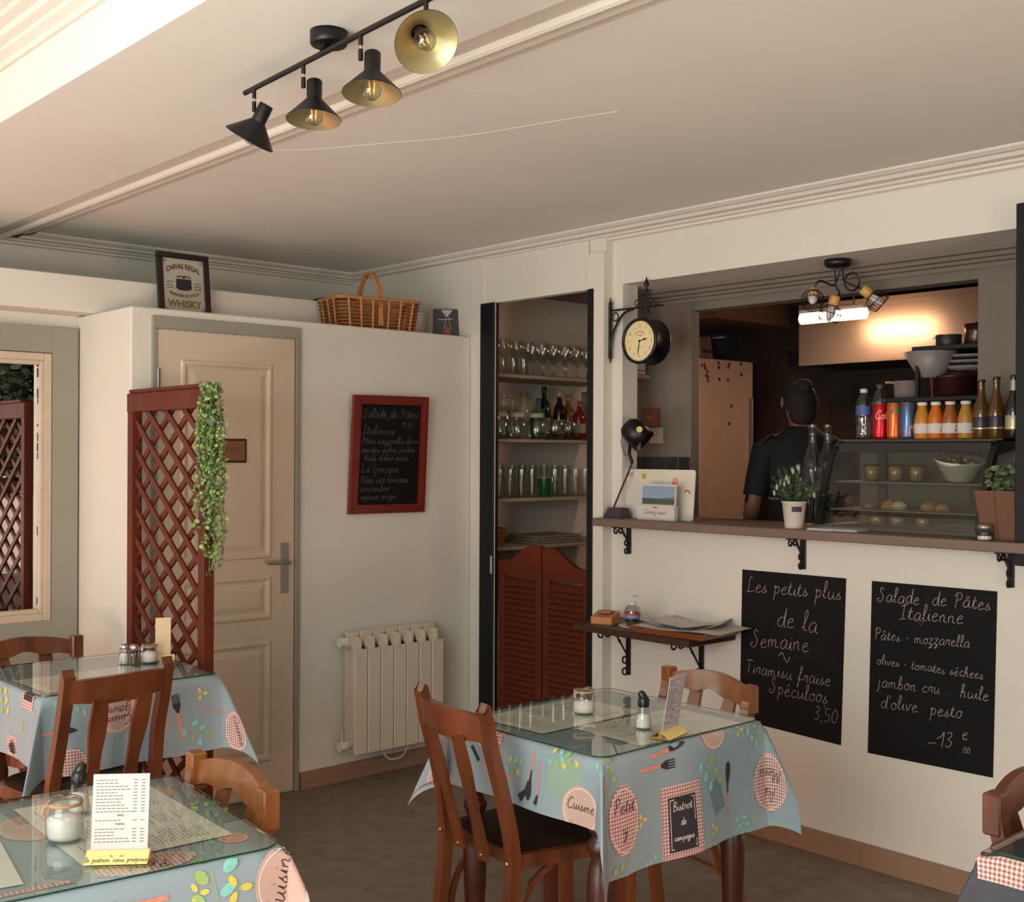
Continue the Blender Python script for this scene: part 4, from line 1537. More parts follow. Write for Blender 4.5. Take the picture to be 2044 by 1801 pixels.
u, v = bl(48, 1455); c.trio(u, v, 1.0)
c.finish()
glass_top('glass plate over the rear left table', BX, BY, 0, BA, BB)
placemat('paper placemat menu under the glass of the rear left table', BX - .06, BY - .10, R(2), .42, .28, 8)

# table at the right picture edge
table('wooden table under a grey cloth at the right picture edge', 2.555, .765, 0, .33, .31)
c = Cloth('tablecloth', 'dark grey tablecloth with gingham border at the right picture edge', 2.555, .765, 0, .33, .31, .22, .2, .2, .22, 3, base=GREYC)
c.sheet()
c.rect(-.355, 0, .05, .64, 'ging', 1, 0, 14); c.rect(0, .318, .66, .04, 'ging', 1, 0, 14)
c.finish()
glass_top('glass plate over the grey-clothed table', 2.555, .765, 0, .33, .31)


# ================================================================ chairs
def chair(label, x, y, f, kind, wood, group, H):
    """f: facing direction; kind 1 = straight crest between posts, 2 = arched crest with ear blocks"""
    t = thing('bistro_chair', label, 'chair', (x, y, 0), math.atan2(f[1], f[0]) - PI / 2, group)
    hw = .165 if kind == 1 else .197
    hwb = hw + .008
    lean = .085
    yb = -.20
    for sx in (-1, 1):
        pts = [(sx * hwb, yb - .045, 0), (sx * hwb, yb - .02, .2), (sx * hwb, yb, .40), (sx * hwb, yb - .004, .50), (sx * hw, yb - .032, .64), (sx * hw, yb - lean + .018, H - .10), (sx * hw, yb - lean, H - .012), (sx * hw, yb - lean - .006, H)]
        if kind == 2:
            pts = pts[:-2] + [(sx * hw, yb - lean, H)]
        mb = MB().bar(catmull(pts, 4), .036, .030, axis=(1, 0, 0))
        mb.build('leg', wood, t)
    for sx in (-1, 1):
        mb = MB().bar([(sx * .155, .165, 0), (sx * .162, .168, .25), (sx * .165, .168, .43)], .034, .034, axis=(1, 0, 0), ws=[.024, .032, .034])
        mb.build('leg', wood, t)
    # crest rail, bowed backwards
    n = 32
    vs, fs = [], []
    for i in range(n + 1):
        q = i / n
        xx = -hw - (.018 if kind == 2 else -.0) + (2 * hw + (.036 if kind == 2 else 0)) * q
        s_ = math.sin(PI * q)
        bow = .028 * s_
        yy0 = yb - lean + .012
        if kind == 1:
            top = H - .022 + .006 * s_
            bot = H - .092 - .020 * s_ ** 3 + .012 * s_ ** 8
        else:
            top = H - .028 + .040 * s_ ** .8
            bot = H - .080 + .030 * s_ - .007 * math.cos(6 * PI * q) * s_
        for zz, dy in ((bot, .0), (top, -.012)):
            for th in (-.011, .011):
                vs.append((xx, yy0 - bow + dy + th, zz))
    for i in range(n):
        a, b = i * 4, i * 4 + 4
        fs += [(a, b, b + 2, a + 2), (a + 1, a + 3, b + 3, b + 1), (a, a + 1, b + 1, b), (a + 2, b + 2, b + 3, a + 3)]
    fs += [(0, 2, 3, 1), (n * 4, n * 4 + 1, n * 4 + 3, n * 4 + 2)]
    MB().add(vs, fs, None, False).build('crest_rail', wood, t)
    if kind == 2:
        for sx in (-1, 1):
            MB().box(sx * hw - .022, sx * hw + .022, yb - lean - .018, yb - lean + .022, H - .085, H + .003, b=.004).build('post_block', wood, t)
    for sx in (-1, 1):
        xs = sx * (.060 if kind == 1 else .070)
        ztop = H - .085 if kind == 1 else H - .045
        pts, ws = [], []
        for i in range(13):
            q = i / 12
            z = .425 + (ztop - .425) * q
            yy = yb - .018 - (lean + .010) * q ** 1.1
            pts.append((xs + sx * .014 * q, yy, z))
            ws.append(.040 + .014 * q + .007 * math.sin(q * PI * 3.2 + .4))
        MB().bar(pts, .04, .012, axis=(1, 0, 0), ws=ws).build('back_slat', wood, t)
    # seat: dished plywood panel in a bentwood frame
    def outline(k):
        P = []
        for i in range(41):
            a = PI * i / 40
            P.append((math.cos(a) * .202 * k, .02 + math.sin(a) ** .55 * .185 * k))
        P.append((-.178 * k, yb + .01)); P.append((.178 * k, yb + .01))
        return P
    O, I = outline(1), outline(.93)
    n = len(O)
    mb = MB()
    mb.add([(x, y_, .425) for x, y_ in O] + [(x, y_, .462) for x, y_ in O] + [(x, y_, .466) for x, y_ in I], [(k, (k + 1) % n, n + (k + 1) % n, n + k) for k in range(n)] + [(n + k, n + (k + 1) % n, 2 * n + (k + 1) % n, 2 * n + k) for k in range(n)] + [tuple(range(n))[::-1]])
    mb.build('seat_frame', wood, t)
    vs = [(0, 0, .457)]
    fs = []
    for i in range(1, 6):
        k = .945 * i / 5
        for x_, y_ in outline(k):
            vs.append((x_, y_, .457 + .0115 * (i / 5) ** 2))
    for k in range(n):
        fs.append((0, 1 + k, 1 + (k + 1) % n))
        for i in range(4):
            a, b = 1 + i * n + k, 1 + i * n + (k + 1) % n
            fs.append((a, a + n, b + n, b))
    MB().add(vs, fs, None, True).build('seat', SEATM, t)
    # curved bentwood braces under the seat
    for sx in (-1, 1):
        for (ya, sg) in ((yb + .012, 1), (.158, -1)):
            pts = [(sx * .165, ya, .22), (sx * .163, ya + sg * .015, .29), (sx * .160, ya + sg * .055, .365), (sx * .158, ya + sg * .12, .41), (sx * .157, ya + sg * .17, .424)] if sg == 1 else [(sx * .162, ya, .30), (sx * .160, ya - .03, .37), (sx * .158, ya - .09, .42)]
            MB().bar(catmull(pts, 5), .012, .017, axis=(1, 0, 0)).build('brace', wood, t)
    MB().bar([(-hwb, yb - .022, .22), (hwb, yb - .022, .22)], .012, .022, axis=(0, 0, 1)).build('stretcher', wood, t)
    bo = MB()
    for sx in (-1, 1):
        bo.ball((sx * hwb, yb - .017, .445), .006, 8, 5)
        bo.ball((sx * .060, yb - .027, .440), .0042, 8, 5)
    bo.build('bolt', M('brass_bolt', (196, 160, 84), .3, .9), t, kind='stuff')
    return t


GC = 'bistro chairs at the tables'
chair('dark wood bistro chair with two wavy back slats, its back to the radiator', 2.310, 2.435, (.99, -.144), 1, WOODC, GC, .862)
chair('arched-crest bistro chair between the centre table and the counter wall', 2.790, 2.470, (-.984, .176), 2, WOODC2, GC, .800)
chair('dark wood bistro chair with wavy back slats in front of the rear left table', 1.512, 3.784, (-.085, .996), 1, WOODC, GC, .862)
chair('arched-crest bistro chair behind the rear left table, under the mirror', 1.655, 4.31, (0.03, -1), 2, WOODC, GC, .800)
chair('pale arched-crest bistro chair at the right end of the front left table', 1.045, 2.443, (-.996, .085), 2, WOODC2, GC, .800)
chair('bistro chair at the grey-clothed table, cut by the right picture edge', 2.615, .86, (0, -1), 2, WOODC, GC, .815)


# ================================================================ on the tables
GRAIN = M('sugar_white', (226, 220, 212), .9, bump=.4, scale=60)
PEPPER = M('pepper_brown', (96, 78, 62), .9, var=.4, scale=90)
CORK = M('jar_seal_tan', (172, 134, 98), .6)


def jar(label, p, k=1.0, fill=.55, content=None):
    t = thing('sugar_jar', label, 'jar', p, 0, 'swing-lid glass jars')
    o = MB().lathe([(0, .002), (.030 * k, .002), (.036 * k, .008 * k), (.037 * k, .05 * k), (.034 * k, .062 * k), (.030 * k, .068 * k), (.031 * k, .073 * k)], 24)
    o.build('glass_body', GLASS, t)
    MB().lathe([(0, .005), (.031 * k, .005), (.0335 * k, .012 * k), (.034 * k, .06 * k * fill + .006), (.015, .06 * k * fill + .010), (0, .06 * k * fill + .012)], 20).build('contents', content or GRAIN, t)
    MB().lathe([(.031 * k, .068 * k), (.0345 * k, .069 * k), (.0345 * k, .074 * k), (.031 * k, .075 * k)], 24).build('seal', CORK, t)
    MB().lathe([(.033 * k, .075 * k), (.033 * k, .079 * k), (.026 * k, .0825 * k), (0, .083 * k)], 24).build('lid', GLASS, t)
    MB().tube([(-.034 * k, 0, .072 * k), (-.042 * k, 0, .070 * k), (-.044 * k, 0, .058 * k)], .004 * k, 6).build('tab', CORK, t)
    return t


def shaker_pour(label, p, rz=0, content=None):
    t = thing('pouring_shaker', label, 'shaker', p, rz)
    MB().lathe([(0, .001), (.022, .001), (.0235, .006), (.020, .030), (.015, .060), (.014, .066)], 20).build('glass_body', GLASS, t)
    MB().lathe([(0, .004), (.021, .005), (.0215, .010), (.0185, .032), (.017, .040), (0, .043)], 18).build('contents', content or GRAIN, t)
    MB().lathe([(.0155, .062), (.0165, .066), (.0165, .082), (.012, .09), (0, .093)], 16).build('cap', BLACKPL, t)
    MB().tube([(0, 0, .086), (-.006, 0, .098), (-.010, 0, .104)], .010, 10, rs=[.012, .011, .006]).build('spout', BLACKPL, t)
    return t


def small_shaker(label, p, content):
    t = thing('small_shaker', label, 'shaker', p)
    MB().lathe([(0, .001), (.017, .001), (.0175, .004), (.016, .05), (.015, .056)], 12).build('glass_body', GLASS, t)
    MB().lathe([(0, .003), (.0155, .003), (.0145, .038), (0, .040)], 12).build('contents', content, t)
    MB().lathe([(.0155, .055), (.0165, .056), (.016, .066), (.012, .072), (0, .074)], 16).build('cap', CHROME, t)
    return t


def menu_holder(label, p, rz, w, h, d, lean, paper, seed, lines=True, text=None, bw=None, holder_rz=0):
    t = thing('table_menu', label, 'menu', p, rz)
    bw = bw or w
    # yellow folded card base: a low triangular prism with a slot
    MB().add([(-bw / 2, -d / 2, .001), (bw / 2, -d / 2, .001), (bw / 2, d / 2, .001), (-bw / 2, d / 2, .001), (-bw / 2, -.002, .020), (bw / 2, -.002, .020), (bw / 2, .002, .020), (-bw / 2, .002, .020),
              (-bw / 2, -.002, .002), (bw / 2, -.002, .002), (bw / 2, .002, .002), (-bw / 2, .002, .002)],
             [(0, 1, 5, 4), (2, 3, 7, 6), (4, 5, 9, 8), (6, 7, 11, 10), (0, 3, 2, 1), (8, 9, 10, 11)]).build('card_base', YEL, t)
    T = RX(R(lean))
    MB().box(-w / 2, w / 2, -.0008, .0008, .004, h, T).build('menu_sheet', paper, t)
    if lines:
        rd_ = random.Random(seed)
        mb = MB()
        z = h - .012
        while z > .03:
            if rd_.random() < .16:
                ww = .018
                write(mb, rd_.choice(('cafes', 'menu', 'vins', 'eaux')), 0, z - .002, .007, .0009, lambda x, y: tuple(T @ Vector((x, -.0012, y))), center=True)
                z -= .010
                continue
            L = rd_.uniform(.3, .62) * w
            x = -w * .44
            while x < -w * .44 + L:
                e = rd_.uniform(.003, .008)
                mb.box(x, x + e, -.0013, -.0011, z, z + .0013, T); x += e + .0018
            mb.box(w * .22, w * .29, -.0013, -.0011, z, z + .0013, T)
            mb.box(w * .36, w * .43, -.0013, -.0011, z, z + .0013, T)
            z -= .0058
        mb.build('menu_print', M('menu_ink', (96, 88, 84), .8), t, kind='stuff')
    if text:
        mb = MB()
        A = math.atan2(.019, d / 2)
        fnb_ = lambda x, y: (x, -d / 2 + y * math.cos(A) - .0006 * math.sin(A), .001 + y * math.sin(A) + .0008 * math.cos(A))
        write(mb, text, 0, .006, .011, .0011, fnb_, center=True)
        ribbon(mb, [(-.008, .018), (-.012, .018), (-.012, .030), (-.008, .030)], .002, fnb_)
        ribbon(mb, [(.004, .018), (.010, .018), (.010, .024), (-.004, .024)], .002, fnb_)
        ribbon(mb, [(-.004, .030), (.010, .030)], .002, fnb_)
        mb.build('base_print', INK, t, kind='stuff')
    return t


ZG = .7607
jar('glass swing-lid sugar jar on the centre table', hit(1168, 1424, 'z', ZG), .92, .5)
shaker_pour('black-capped glass sugar pourer on the centre table', hit(1287, 1455, 'z', ZG), R(-40))
# centre card: the sheet leans, its yellow base seen from the side
q = hit(1338, 1468, 'z', ZG)
menu_holder('grey paper menu standing in a yellow card base on the centre table', q, R(14), .098, .17, .060, 9, PAPERG, 21, True, bw=.12)
jar('glass swing-lid sugar jar on the front left table', hit(132, 1676, 'z', ZG), 1.0, .62)
shaker_pour('black-capped pourer hidden behind the front left menu', hit(160, 1622, 'z', ZG), R(150))
q = hit(240, 1718, 'z', ZG)
menu_holder('white drinks menu standing in a yellow base on the front left table', q, R(-37), .104, .158, .055, -8, PAPER, 22, True, 'le patron vous propose', bw=.115)
small_shaker('small glass salt shaker with steel cap on the rear left table', hit(249, 1326, 'z', ZG), GRAIN)
small_shaker('small glass pepper shaker with steel cap on the rear left table', hit(269, 1327, 'z', ZG), PEPPER)
jar('glass swing-lid sugar jar on the rear left table', hit(299, 1323, 'z', ZG), .85, .6)
q = hit(326, 1318, 'z', ZG)
menu_holder('narrow cream menu in a yellow base on the rear left table', q, R(-30), .055, .155, .055, -6, M('cream_paper', (206, 184, 150), .8), 23, False, bw=.085)
# ================================================================ ceiling spot bar
ZB = 2.44
bA, bB = Vector((1.492, 2.66, ZB)), Vector((1.452, 1.84, ZB))
sp = thing('ceiling_spot_bar', 'black ceiling bar with four adjustable cone spotlights', 'lamp', (1.50, 2.29, 2.50))
o0 = Vector((1.50, 2.29, 2.50))
L_ = lambda v: tuple(Vector(v) - o0)
MB().lathe([(0, -.032), (.040, -.032), (.043, -.028), (.043, 0), (0, 0)], 32).build('canopy', LAMPB, sp)
MB().tube([L_(bA), L_(bB)], .0065, 12).build('bar', LAMPB, sp)
MB().tube([(0, 0, -.03), L_((1.475, 2.29, ZB))], .006, 8).build('bar_holder', LAMPB, sp)
BULB = thin_glass('bulb_glass', (240, 240, 232), .10, 2.0)
FILA = M('filament', (255, 170, 80), .5, emit=(255, 160, 84), es=1.0)


def cone_spot(parent, top, axis, open_=True):
    """stem down from the bar to a swivel, then a cone shade whose mouth points along axis"""
    ax = Vector(axis).normalized()
    st = MB().tube([top, (top[0], top[1], top[2] - .026)], .0052, 10)
    st.tube([(top[0], top[1], top[2] - .034), (top[0], top[1], top[2] - .058)], .0055, 10)
    st.build('stem', LAMPB, parent)
    MB().tube([(top[0], top[1], top[2] - .025), (top[0], top[1], top[2] - .035)], .0042, 10).build('swivel', CHROME, parent)
    side = ax.cross(Vector((0, 0, 1)))
    if side.length < .2:
        side = Vector((.74, -.67, 0))
    neck_top = Vector((top[0], top[1], top[2] - .052)) + Vector((.740, -.672, 0)) * (.026 if ax.z < -.75 else -.022) - ax * .012
    q = Vector((0, 0, 1)).rotation_difference(-ax).to_matrix().to_4x4()
    T = Matrix.Translation(neck_top) @ q       # local -z = beam direction
    sh = bpy.data.objects.new('shade', None)
    MB().lathe([(0, .0), (.016, 0), (.018, -.003), (.018, -.044), (.0185, -.046), (.064, -.094), (.0648, -.0955), (.064, -.0965)], 40, T).build('lamp_shade', LAMPB, parent)
    MB().lathe([(.0165, -.047), (.0625, -.0957), (.064, -.0965)], 40, T).build('shade_lining', BRASS, parent)
    bb = MB().lathe([(0, -.108), (.012, -.106), (.020, -.097), (.0225, -.085), (.019, -.070), (.012, -.058), (.011, -.046)], 20, T)
    bulb = bb.build('bulb', BULB, parent)
    fm = MB()
    for a in range(4):
        x, y = .006 * math.cos(a * PI / 2), .006 * math.sin(a * PI / 2)
        fm.tube([tuple(T @ Vector((x * 1.3, y * 1.3, -.068))), tuple(T @ Vector((x, y, -.096)))], .0009, 5)
    fm.build('filament', FILA, bulb)
    MB().lathe([(0, -.02), (.0135, -.02), (.0135, -.052), (0, -.052)], 16, T).build('socket', LAMPB, parent)
    bpy.data.objects.remove(sh)


right = Vector((.740, -.672, 0)); fwd = Vector((.672, .741, 0))
for px, axis in ((503, right * -.50 + fwd * .22 + Vector((0, 0, -.84))), (601, fwd * -.10 + right * .0 + Vector((0, 0, -1))), (715, fwd * -.16 + Vector((0, 0, -1))), (845, right * .34 + fwd * -.72 + Vector((0, 0, -.66)))):
    # point of the bar in line with this photo column
    k = (px - 1022) / F
    n_ = lambda P: P.dot(right) - k * P.dot(fwd)
    a, b = n_(bA), n_(bB)
    t_ = a / (a - b)
    P = bA.lerp(bB, t_)
    cone_spot(sp, L_(P), axis)

# ================================================================ small ceiling lamp in the pass-through
kc = hit(1671, 519, 'z', 2.299)
kl = thing('ceiling_lamp', 'small black three-arm ceiling lamp with wooden sockets above the counter', 'lamp', kc)
MB().lathe([(0, -.028), (.044, -.028), (.052, -.018), (.052, 0), (0, 0)], 30).build('canopy', LAMPB, kl)
OAK = M('pale_oak', (196, 152, 84), .5, var=.1)
CAGE = M('lamp_cage', (22, 18, 18), .4, .4)
FROST = M('frosted_bulb', (205, 200, 205), .35)
cf = lambda px, py: Vector(((px - 1671) / F * 4.70, 0, -(py - 519) / F * 4.70))
W_ = lambda u, d, z: right * u + fwd * d + Vector((0, 0, z))
arms = [([(.015, .0, -.02), (.0, .01, -.075), (-.02, 0, -.10), (-.075, -.02, -.085), (-.095, -.02, -.11), (-.100, -.02, -.135)], (-.100, -.02, -.125), (-.25, -.75, -.6)),
        ([(-.012, .0, -.02), (-.008, .0, -.10), (.005, -.01, -.13), (-.015, -.03, -.155)], (-.018, -.03, -.15), (-.25, .1, -.96)),
        ([(.02, .0, -.02), (.022, .0, -.07), (.035, -.01, -.115), (.065, -.01, -.12), (.085, 0, -.09), (.072, 0, -.055), (.045, 0, -.055), (.028, 0, -.08), (.06, 0, -.10), (.10, 0, -.115)], (.10, 0, -.115), (.72, -.12, -.62))]
for pts, s_, ax in arms:
    MB().tube(catmull([tuple(W_(*p)) for p in pts], 6), .0036, 8).build('arm', LAMPB, kl)
    A = W_(*ax).normalized()
    T = Matrix.Translation(W_(*s_)) @ Vector((0, 0, -1)).rotation_difference(A).to_matrix().to_4x4()
    MB().lathe([(0, .006), (.014, .006), (.021, 0), (.021, -.040), (0, -.040)], 18, T).build('wooden_socket', OAK, kl)
    MB().lathe([(0, -.098), (.007, -.094), (.014, -.078), (.0175, -.062), (.014, -.046), (.010, -.038)], 14, T).build('bulb', FROST, kl)
    cg = MB()
    for k in range(18):
        a = 2 * PI * k / 18
        P_ = [(r_ * math.cos(a + q), r_ * math.sin(a + q), z) for r_, z, q in ((.020, -.036, 0), (.036, -.046, .1), (.043, -.064, .2), (.042, -.082, .3), (.037, -.096, .4))]
        cg.tube([tuple(T @ Vector(p)) for p in P_], .0011, 4)
    for r_, z in ((.021, -.036), (.037, -.096), (.043, -.066)):
        cg.tube([tuple(T @ Vector((r_ * math.cos(2 * PI * k / 24), r_ * math.sin(2 * PI * k / 24), z))) for k in range(24)], .0018, 5, closed=True)
    cg.build('wire_cage', CAGE, kl)

# ================================================================ station clock
xc = 3.905
ck = thing('station_clock', 'black double-sided station clock on a scrolled wall bracket beside the pass-through', 'clock', (xc, 3.650, 2.10))
# local: y negative = out from the pillar
z1 = hit(1217, 640, 'y', 3.645).z
loc = lambda px, py: (lambda q: (0, q.y - 3.650, q.z - 2.10))(hit(px, py, 'x', xc))
top, bot = loc(1217, 598), loc(1217, 722)
bp = MB()
bp.box(-.008, .008, -.010, 0, bot[2] + .02, top[2] - .02, b=.002)
for z, sg in ((top[2] - .02, 1), (bot[2] + .02, -1)):
    bp.lathe([(0, -.02), (.009, -.018), (.005, -.008), (.011, 0), (.005, .008), (.002, .026), (0, .03)], 10, TR(0, -.006, z) @ (RX(0) if sg > 0 else RX(PI)))
bp.build('wall_bar', IRON, ck)
za = loc(1290, 612)[2]
cy = loc(1289, 682)[1]
cz = loc(1289, 682)[2]
ye = loc(1322, 606)[1]
am = MB()
am.tube([(0, -.006, za), (0, ye, za)], .0045, 8)
am.tube(catmull([(0, -.008, bot[2] + .055), (0, -.014, bot[2] + .11), (0, -.04, za - .07), (0, -.085, za - .02), (0, -.15, za - .002)], 6), .0055, 8)
am.tube([(0, -.034 + .019 * math.cos(2 * PI * k / 18), za - .030 + .019 * math.sin(2 * PI * k / 18)) for k in range(18)], .003, 6, closed=True)
am.build('bracket_arm', IRON, ck)
sc = MB()
for sg in (-1, 1):
    for (dy, dz, r0, r1) in ((.020, .022, .018, .008), (.052, .018, .017, .007), (.014, .058, .014, .006)):
        scroll(sc, (cy + sg * dy, za + dz + .004), r0, r1, (-PI / 2 if sg > 0 else -PI / 2), (-PI / 2 + sg * 2.1 * PI), 22, .0026, 'yz', 0)
    sc.tube(catmull([(0, cy, za + .0), (0, cy + sg * .012, za - .018), (0, cy + sg * .024, za - .03), (0, cy + sg * .026, za - .012)], 4), .0038, 6)
sc.build('scrollwork', IRON, ck)
fn_ = MB().lathe([(.004, -.05), (.0045, .06), (.007, .075), (.004, .083), (.012, .096), (.011, .104), (.003, .125), (0, .135)], 12, TR(0, cy, za))
fn_.build('finial', IRON, ck)
RC = .100
MB().tube([(0, cy, za), (0, cy, cz + RC)], .006, 10).build('hanger', IRON, ck)
TD = TR(0, cy, cz) @ RY(-PI / 2)           # local +z -> world -x (towards the dining room)
MB().lathe([(RC - .010, -.052), (RC, -.050), (RC + .002, -.042), (RC - .002, -.036), (RC - .002, .036), (RC + .002, .042), (RC, .050), (RC - .010, .052), (RC - .012, .044), (RC - .012, -.044), (RC - .010, -.052)], 48, TD).build('case', LAMPB, ck)
DIAL = M('cream_dial', (226, 212, 160), .45, var=.05)
MB().cyl(RC - .011, -.0425, .0425, 48, TD).build('dial', DIAL, ck)
# dial marks: u to the right seen from the room (towards -y), v up
fd = lambda u, v: (-.0434, cy - u, cz + v)
mb = MB()
for k, nm in enumerate(('12', '1', '2', '3', '4', '5', '6', '7', '8', '9', '10', '11')):
    a = PI / 2 - k * PI / 6
    printed(mb, nm, .066 * math.cos(a), .066 * math.sin(a) - .006, .019, lambda x, y: fd(x, y), sx=.8)
ribbon(mb, [((.084) * math.cos(2 * PI * k / 48), (.084) * math.sin(2 * PI * k / 48)) for k in range(49)], .0008, fd)
mb.build('numerals', M('dial_brown', (112, 92, 52), .7), ck, kind='stuff')
mb = MB()
ribbon(mb, [(-.028 + .0014 * k, .030 + .012 * math.sin(PI * k / 40)) for k in range(41)], .005, fd)
ribbon(mb, [(-.014, .024), (.018, .024)], .004, fd)
ribbon(mb, [(-.005, -.026), (.016, -.026)], .003, fd)
mb.build('dial_print', M('dial_red', (186, 140, 100), .7), ck, kind='stuff')
mb = MB()
ah = PI / 2 - R(78); am_ = PI / 2 - R(190)
ribbon(mb, [(0, 0), (.018 * math.cos(ah), .018 * math.sin(ah)), (.030 * math.cos(ah), .030 * math.sin(ah)), (.044 * math.cos(ah), .044 * math.sin(ah))], 0, lambda x, y: (-.0445, cy - x, cz + y), [.003, .004, .009, .001])
mb.build('hour_hand', BLACKPL, ck)
mb = MB()
ribbon(mb, [(0, 0), (.035 * math.cos(am_), .035 * math.sin(am_)), (.066 * math.cos(am_), .066 * math.sin(am_))], 0, lambda x, y: (-.0452, cy - x, cz + y), [.003, .005, .001])
mb.build('minute_hand', BLACKPL, ck)
MB().cyl(.005, .0425, .046, 12, TD).build('hub', BLACKPL, ck)

# ================================================================ on the counter
ZCN = 1.2435
P0 = hit(1232, 1033, 'z', ZCN)
dl = thing('desk_lamp', 'black articulated desk lamp with drum shade at the left end of the counter', 'lamp', (3.895, P0.y - .03, ZCN))
q0 = Vector((3.895, P0.y - .03, ZCN))
pt = lambda px, py: tuple(hit(px, py, 'x', 3.93) - q0)
MB().add([(-.045, -.052, 0), (.03, -.052, 0), (.03, .052, 0), (-.045, .052, 0), (-.03, -.042, .046), (.02, -.042, .046), (.02, .036, .046), (-.03, .036, .046)], [(3, 2, 1, 0), (4, 5, 6, 7), (0, 1, 5, 4), (1, 2, 6, 5), (2, 3, 7, 6), (3, 0, 4, 7)]).build('base', M('lamp_base_violet', (66, 52, 66), .5), dl)
MB().tube([(-.01, .02, .046), pt(1262, 925)], .0045, 8).build('stand', LAMPB, dl)
hc = Vector(pt(1270, 866))
T = Matrix.Translation(hc) @ Vector((0, 0, -1)).rotation_difference((right * .62 + fwd * -.25 + Vector((0, 0, -.62))).normalized()).to_matrix().to_4x4()
MB().lathe([(0, .066), (.036, .062), (.050, .044), (.056, .01), (.058, -.052), (.056, -.052), (.053, .0), (0, .05)], 32, T).build('lamp_shade', LAMPB, dl)
MB().tube([pt(1262, 925), pt(1256, 905), tuple(hc + Vector((-.058, -.01, -.02)) * .8)], .008, 8).build('yoke', LAMPB, dl)
wp = Vector(pt(1273, 858)) - fwd * .062
MB().cyl(.0135, 0, .006, 20, Matrix.Translation(wp) @ Vector((0, 0, 1)).rotation_difference(-fwd).to_matrix().to_4x4()).build('wooden_knob', M('knob_wood', (206, 188, 118), .5), dl)
MB().bar([tuple(wp + Vector((0, 0, -.008)) + fwd * .008), tuple(wp + Vector((0, 0, -.09)) + fwd * .020)], .018, .004, axis=tuple(right)).build('strap', M('strap_brown', (74, 48, 36), .5), dl)
cbn = [tuple(hc + right * (-.045 - .022 * math.sin(PI * k / 12)) + fwd * .0 + Vector((0, 0, .03 - .13 * k / 12))) for k in range(13)]
MB().tube(cbn, .0022, 5).build('cable', BLACKPL, dl)

# whiteboard and card
wbA, wbB = hit(1253, 1033, 'z', ZCN), hit(1388, 1036, 'z', ZCN)
c0 = hit(1250, 1033, 'x', 3.965); c1 = hit(1388, 1037, 'x', 3.965)
wb = thing('magnet_board', 'white magnetic board with rounded corners leaning at the left of the pass-through', 'board', (3.95, (c0.y + c1.y) / 2, ZCN), -PI / 2)
wid = abs(c0.y - c1.y)
hgt = hit(1253, 936, 'x', 3.965).z - ZCN
T = RX(R(-5))
pr = [(x, y + hgt / 2) for x, y in rrect(wid / 2, hgt / 2, .012, 4)]
TT = T @ RX(PI / 2)
MB().prism(pr, -.004, .0, TT).build('board', M('board_white', (206, 204, 188), .35), wb)
fw_ = lambda x, y: tuple(TT @ Vector((x, y, .0007)))
mb = MB()
for k in range(4):
    ribbon(mb, catmull([(-wid / 2 + .012 + k * .008, hgt - .014), (-wid / 2 + .016 + k * .008, hgt - .022), (-wid / 2 + .010 + k * .008, hgt - .032)], 3), .003, fw_)
ribbon(mb, catmull([(wid / 2 - .055, hgt - .098), (wid / 2 - .04, hgt - .088), (wid / 2 - .02, hgt - .103)], 4), .006, fw_)
mb.build('red_mark', M('mark_red', (176, 70, 72), .6), wb, kind='stuff')
mb = MB(); mb.add([fw_(-.115, hgt - .06), fw_(-.068, hgt - .06), fw_(-.068, hgt - .010), fw_(-.115, hgt - .010)], [(0, 1, 2, 3)]); mb.build('note', M('note_pink', (226, 196, 172), .7), wb)
fw2 = lambda x, y: tuple(TT @ Vector((x, y, .0012)))
mb = MB(); mb.add([fw2(-.106, hgt - .040), fw2(-.082, hgt - .046), fw2(-.078, hgt - .022), fw2(-.100, hgt - .018)], [(0, 1, 2, 3)]); mb.build('note_print', M('note_green', (150, 170, 96), .7), wb)
mb = MB()
for (x, y, r_) in ((.090, .05, .017), (.082, .07, .014), (.098, .078, .012)):
    n = len(mb.v)
    mb.add([fw_(x + r_ * math.cos(2 * PI * k / 14), hgt - y + r_ * math.sin(2 * PI * k / 14)) for k in range(14)], [tuple(range(14))])
mb.build('salmon_sticker', M('sticker_salmon', (222, 150, 122), .6), wb)

ca, cb_ = hit(1276, 1036, 'z', ZCN), hit(1350, 1038, 'z', ZCN)
cc0, cc1 = hit(1276, 1036, 'x', 3.885), hit(1350, 1038, 'x', 3.885)
cw = abs(cc0.y - cc1.y); ch = hit(1283, 966, 'x', 3.885).z - ZCN
cd = thing('card_holder', 'white card holder printed "Servez-vous!" with a landscape card, before the magnet board', 'card', (3.885, (cc0.y + cc1.y) / 2, ZCN), -PI / 2)
MB().box(-cw / 2, cw / 2, -.012, .012, 0, ch * .42, b=.001).build('holder', PAPER, cd)
MB().box(-cw / 2 + .012, cw / 2 - .004, -.004, .004, .01, ch, RX(R(-4))).build('picture_card', PAPER, cd)
f3 = lambda x, y: tuple(RX(R(-4)) @ Vector((x, -.0048, y)))
x0_, x1_, y0_, y1_ = -cw / 2 + .018, cw / 2 - .010, ch * .44, ch - .008
ym = y0_ + (y1_ - y0_) * .28
mb = MB(); mb.add([f3(x0_, ym), f3(x1_, ym), f3(x1_, y1_), f3(x0_, y1_)], [(0, 1, 2, 3)]); mb.build('sky_print', M('card_sky', (134, 156, 176), .7), cd)
mb = MB(); mb.add([f3(x0_, y0_), f3(x1_, y0_), f3(x1_, ym + .014), f3((x0_ + x1_) / 2, ym + .002), f3(x0_, ym + .004)], [(0, 1, 2, 3, 4)]); mb.build('hill_print', M('card_hill', (70, 84, 66), .7), cd)
f4 = lambda x, y: (x, -.0125, y)
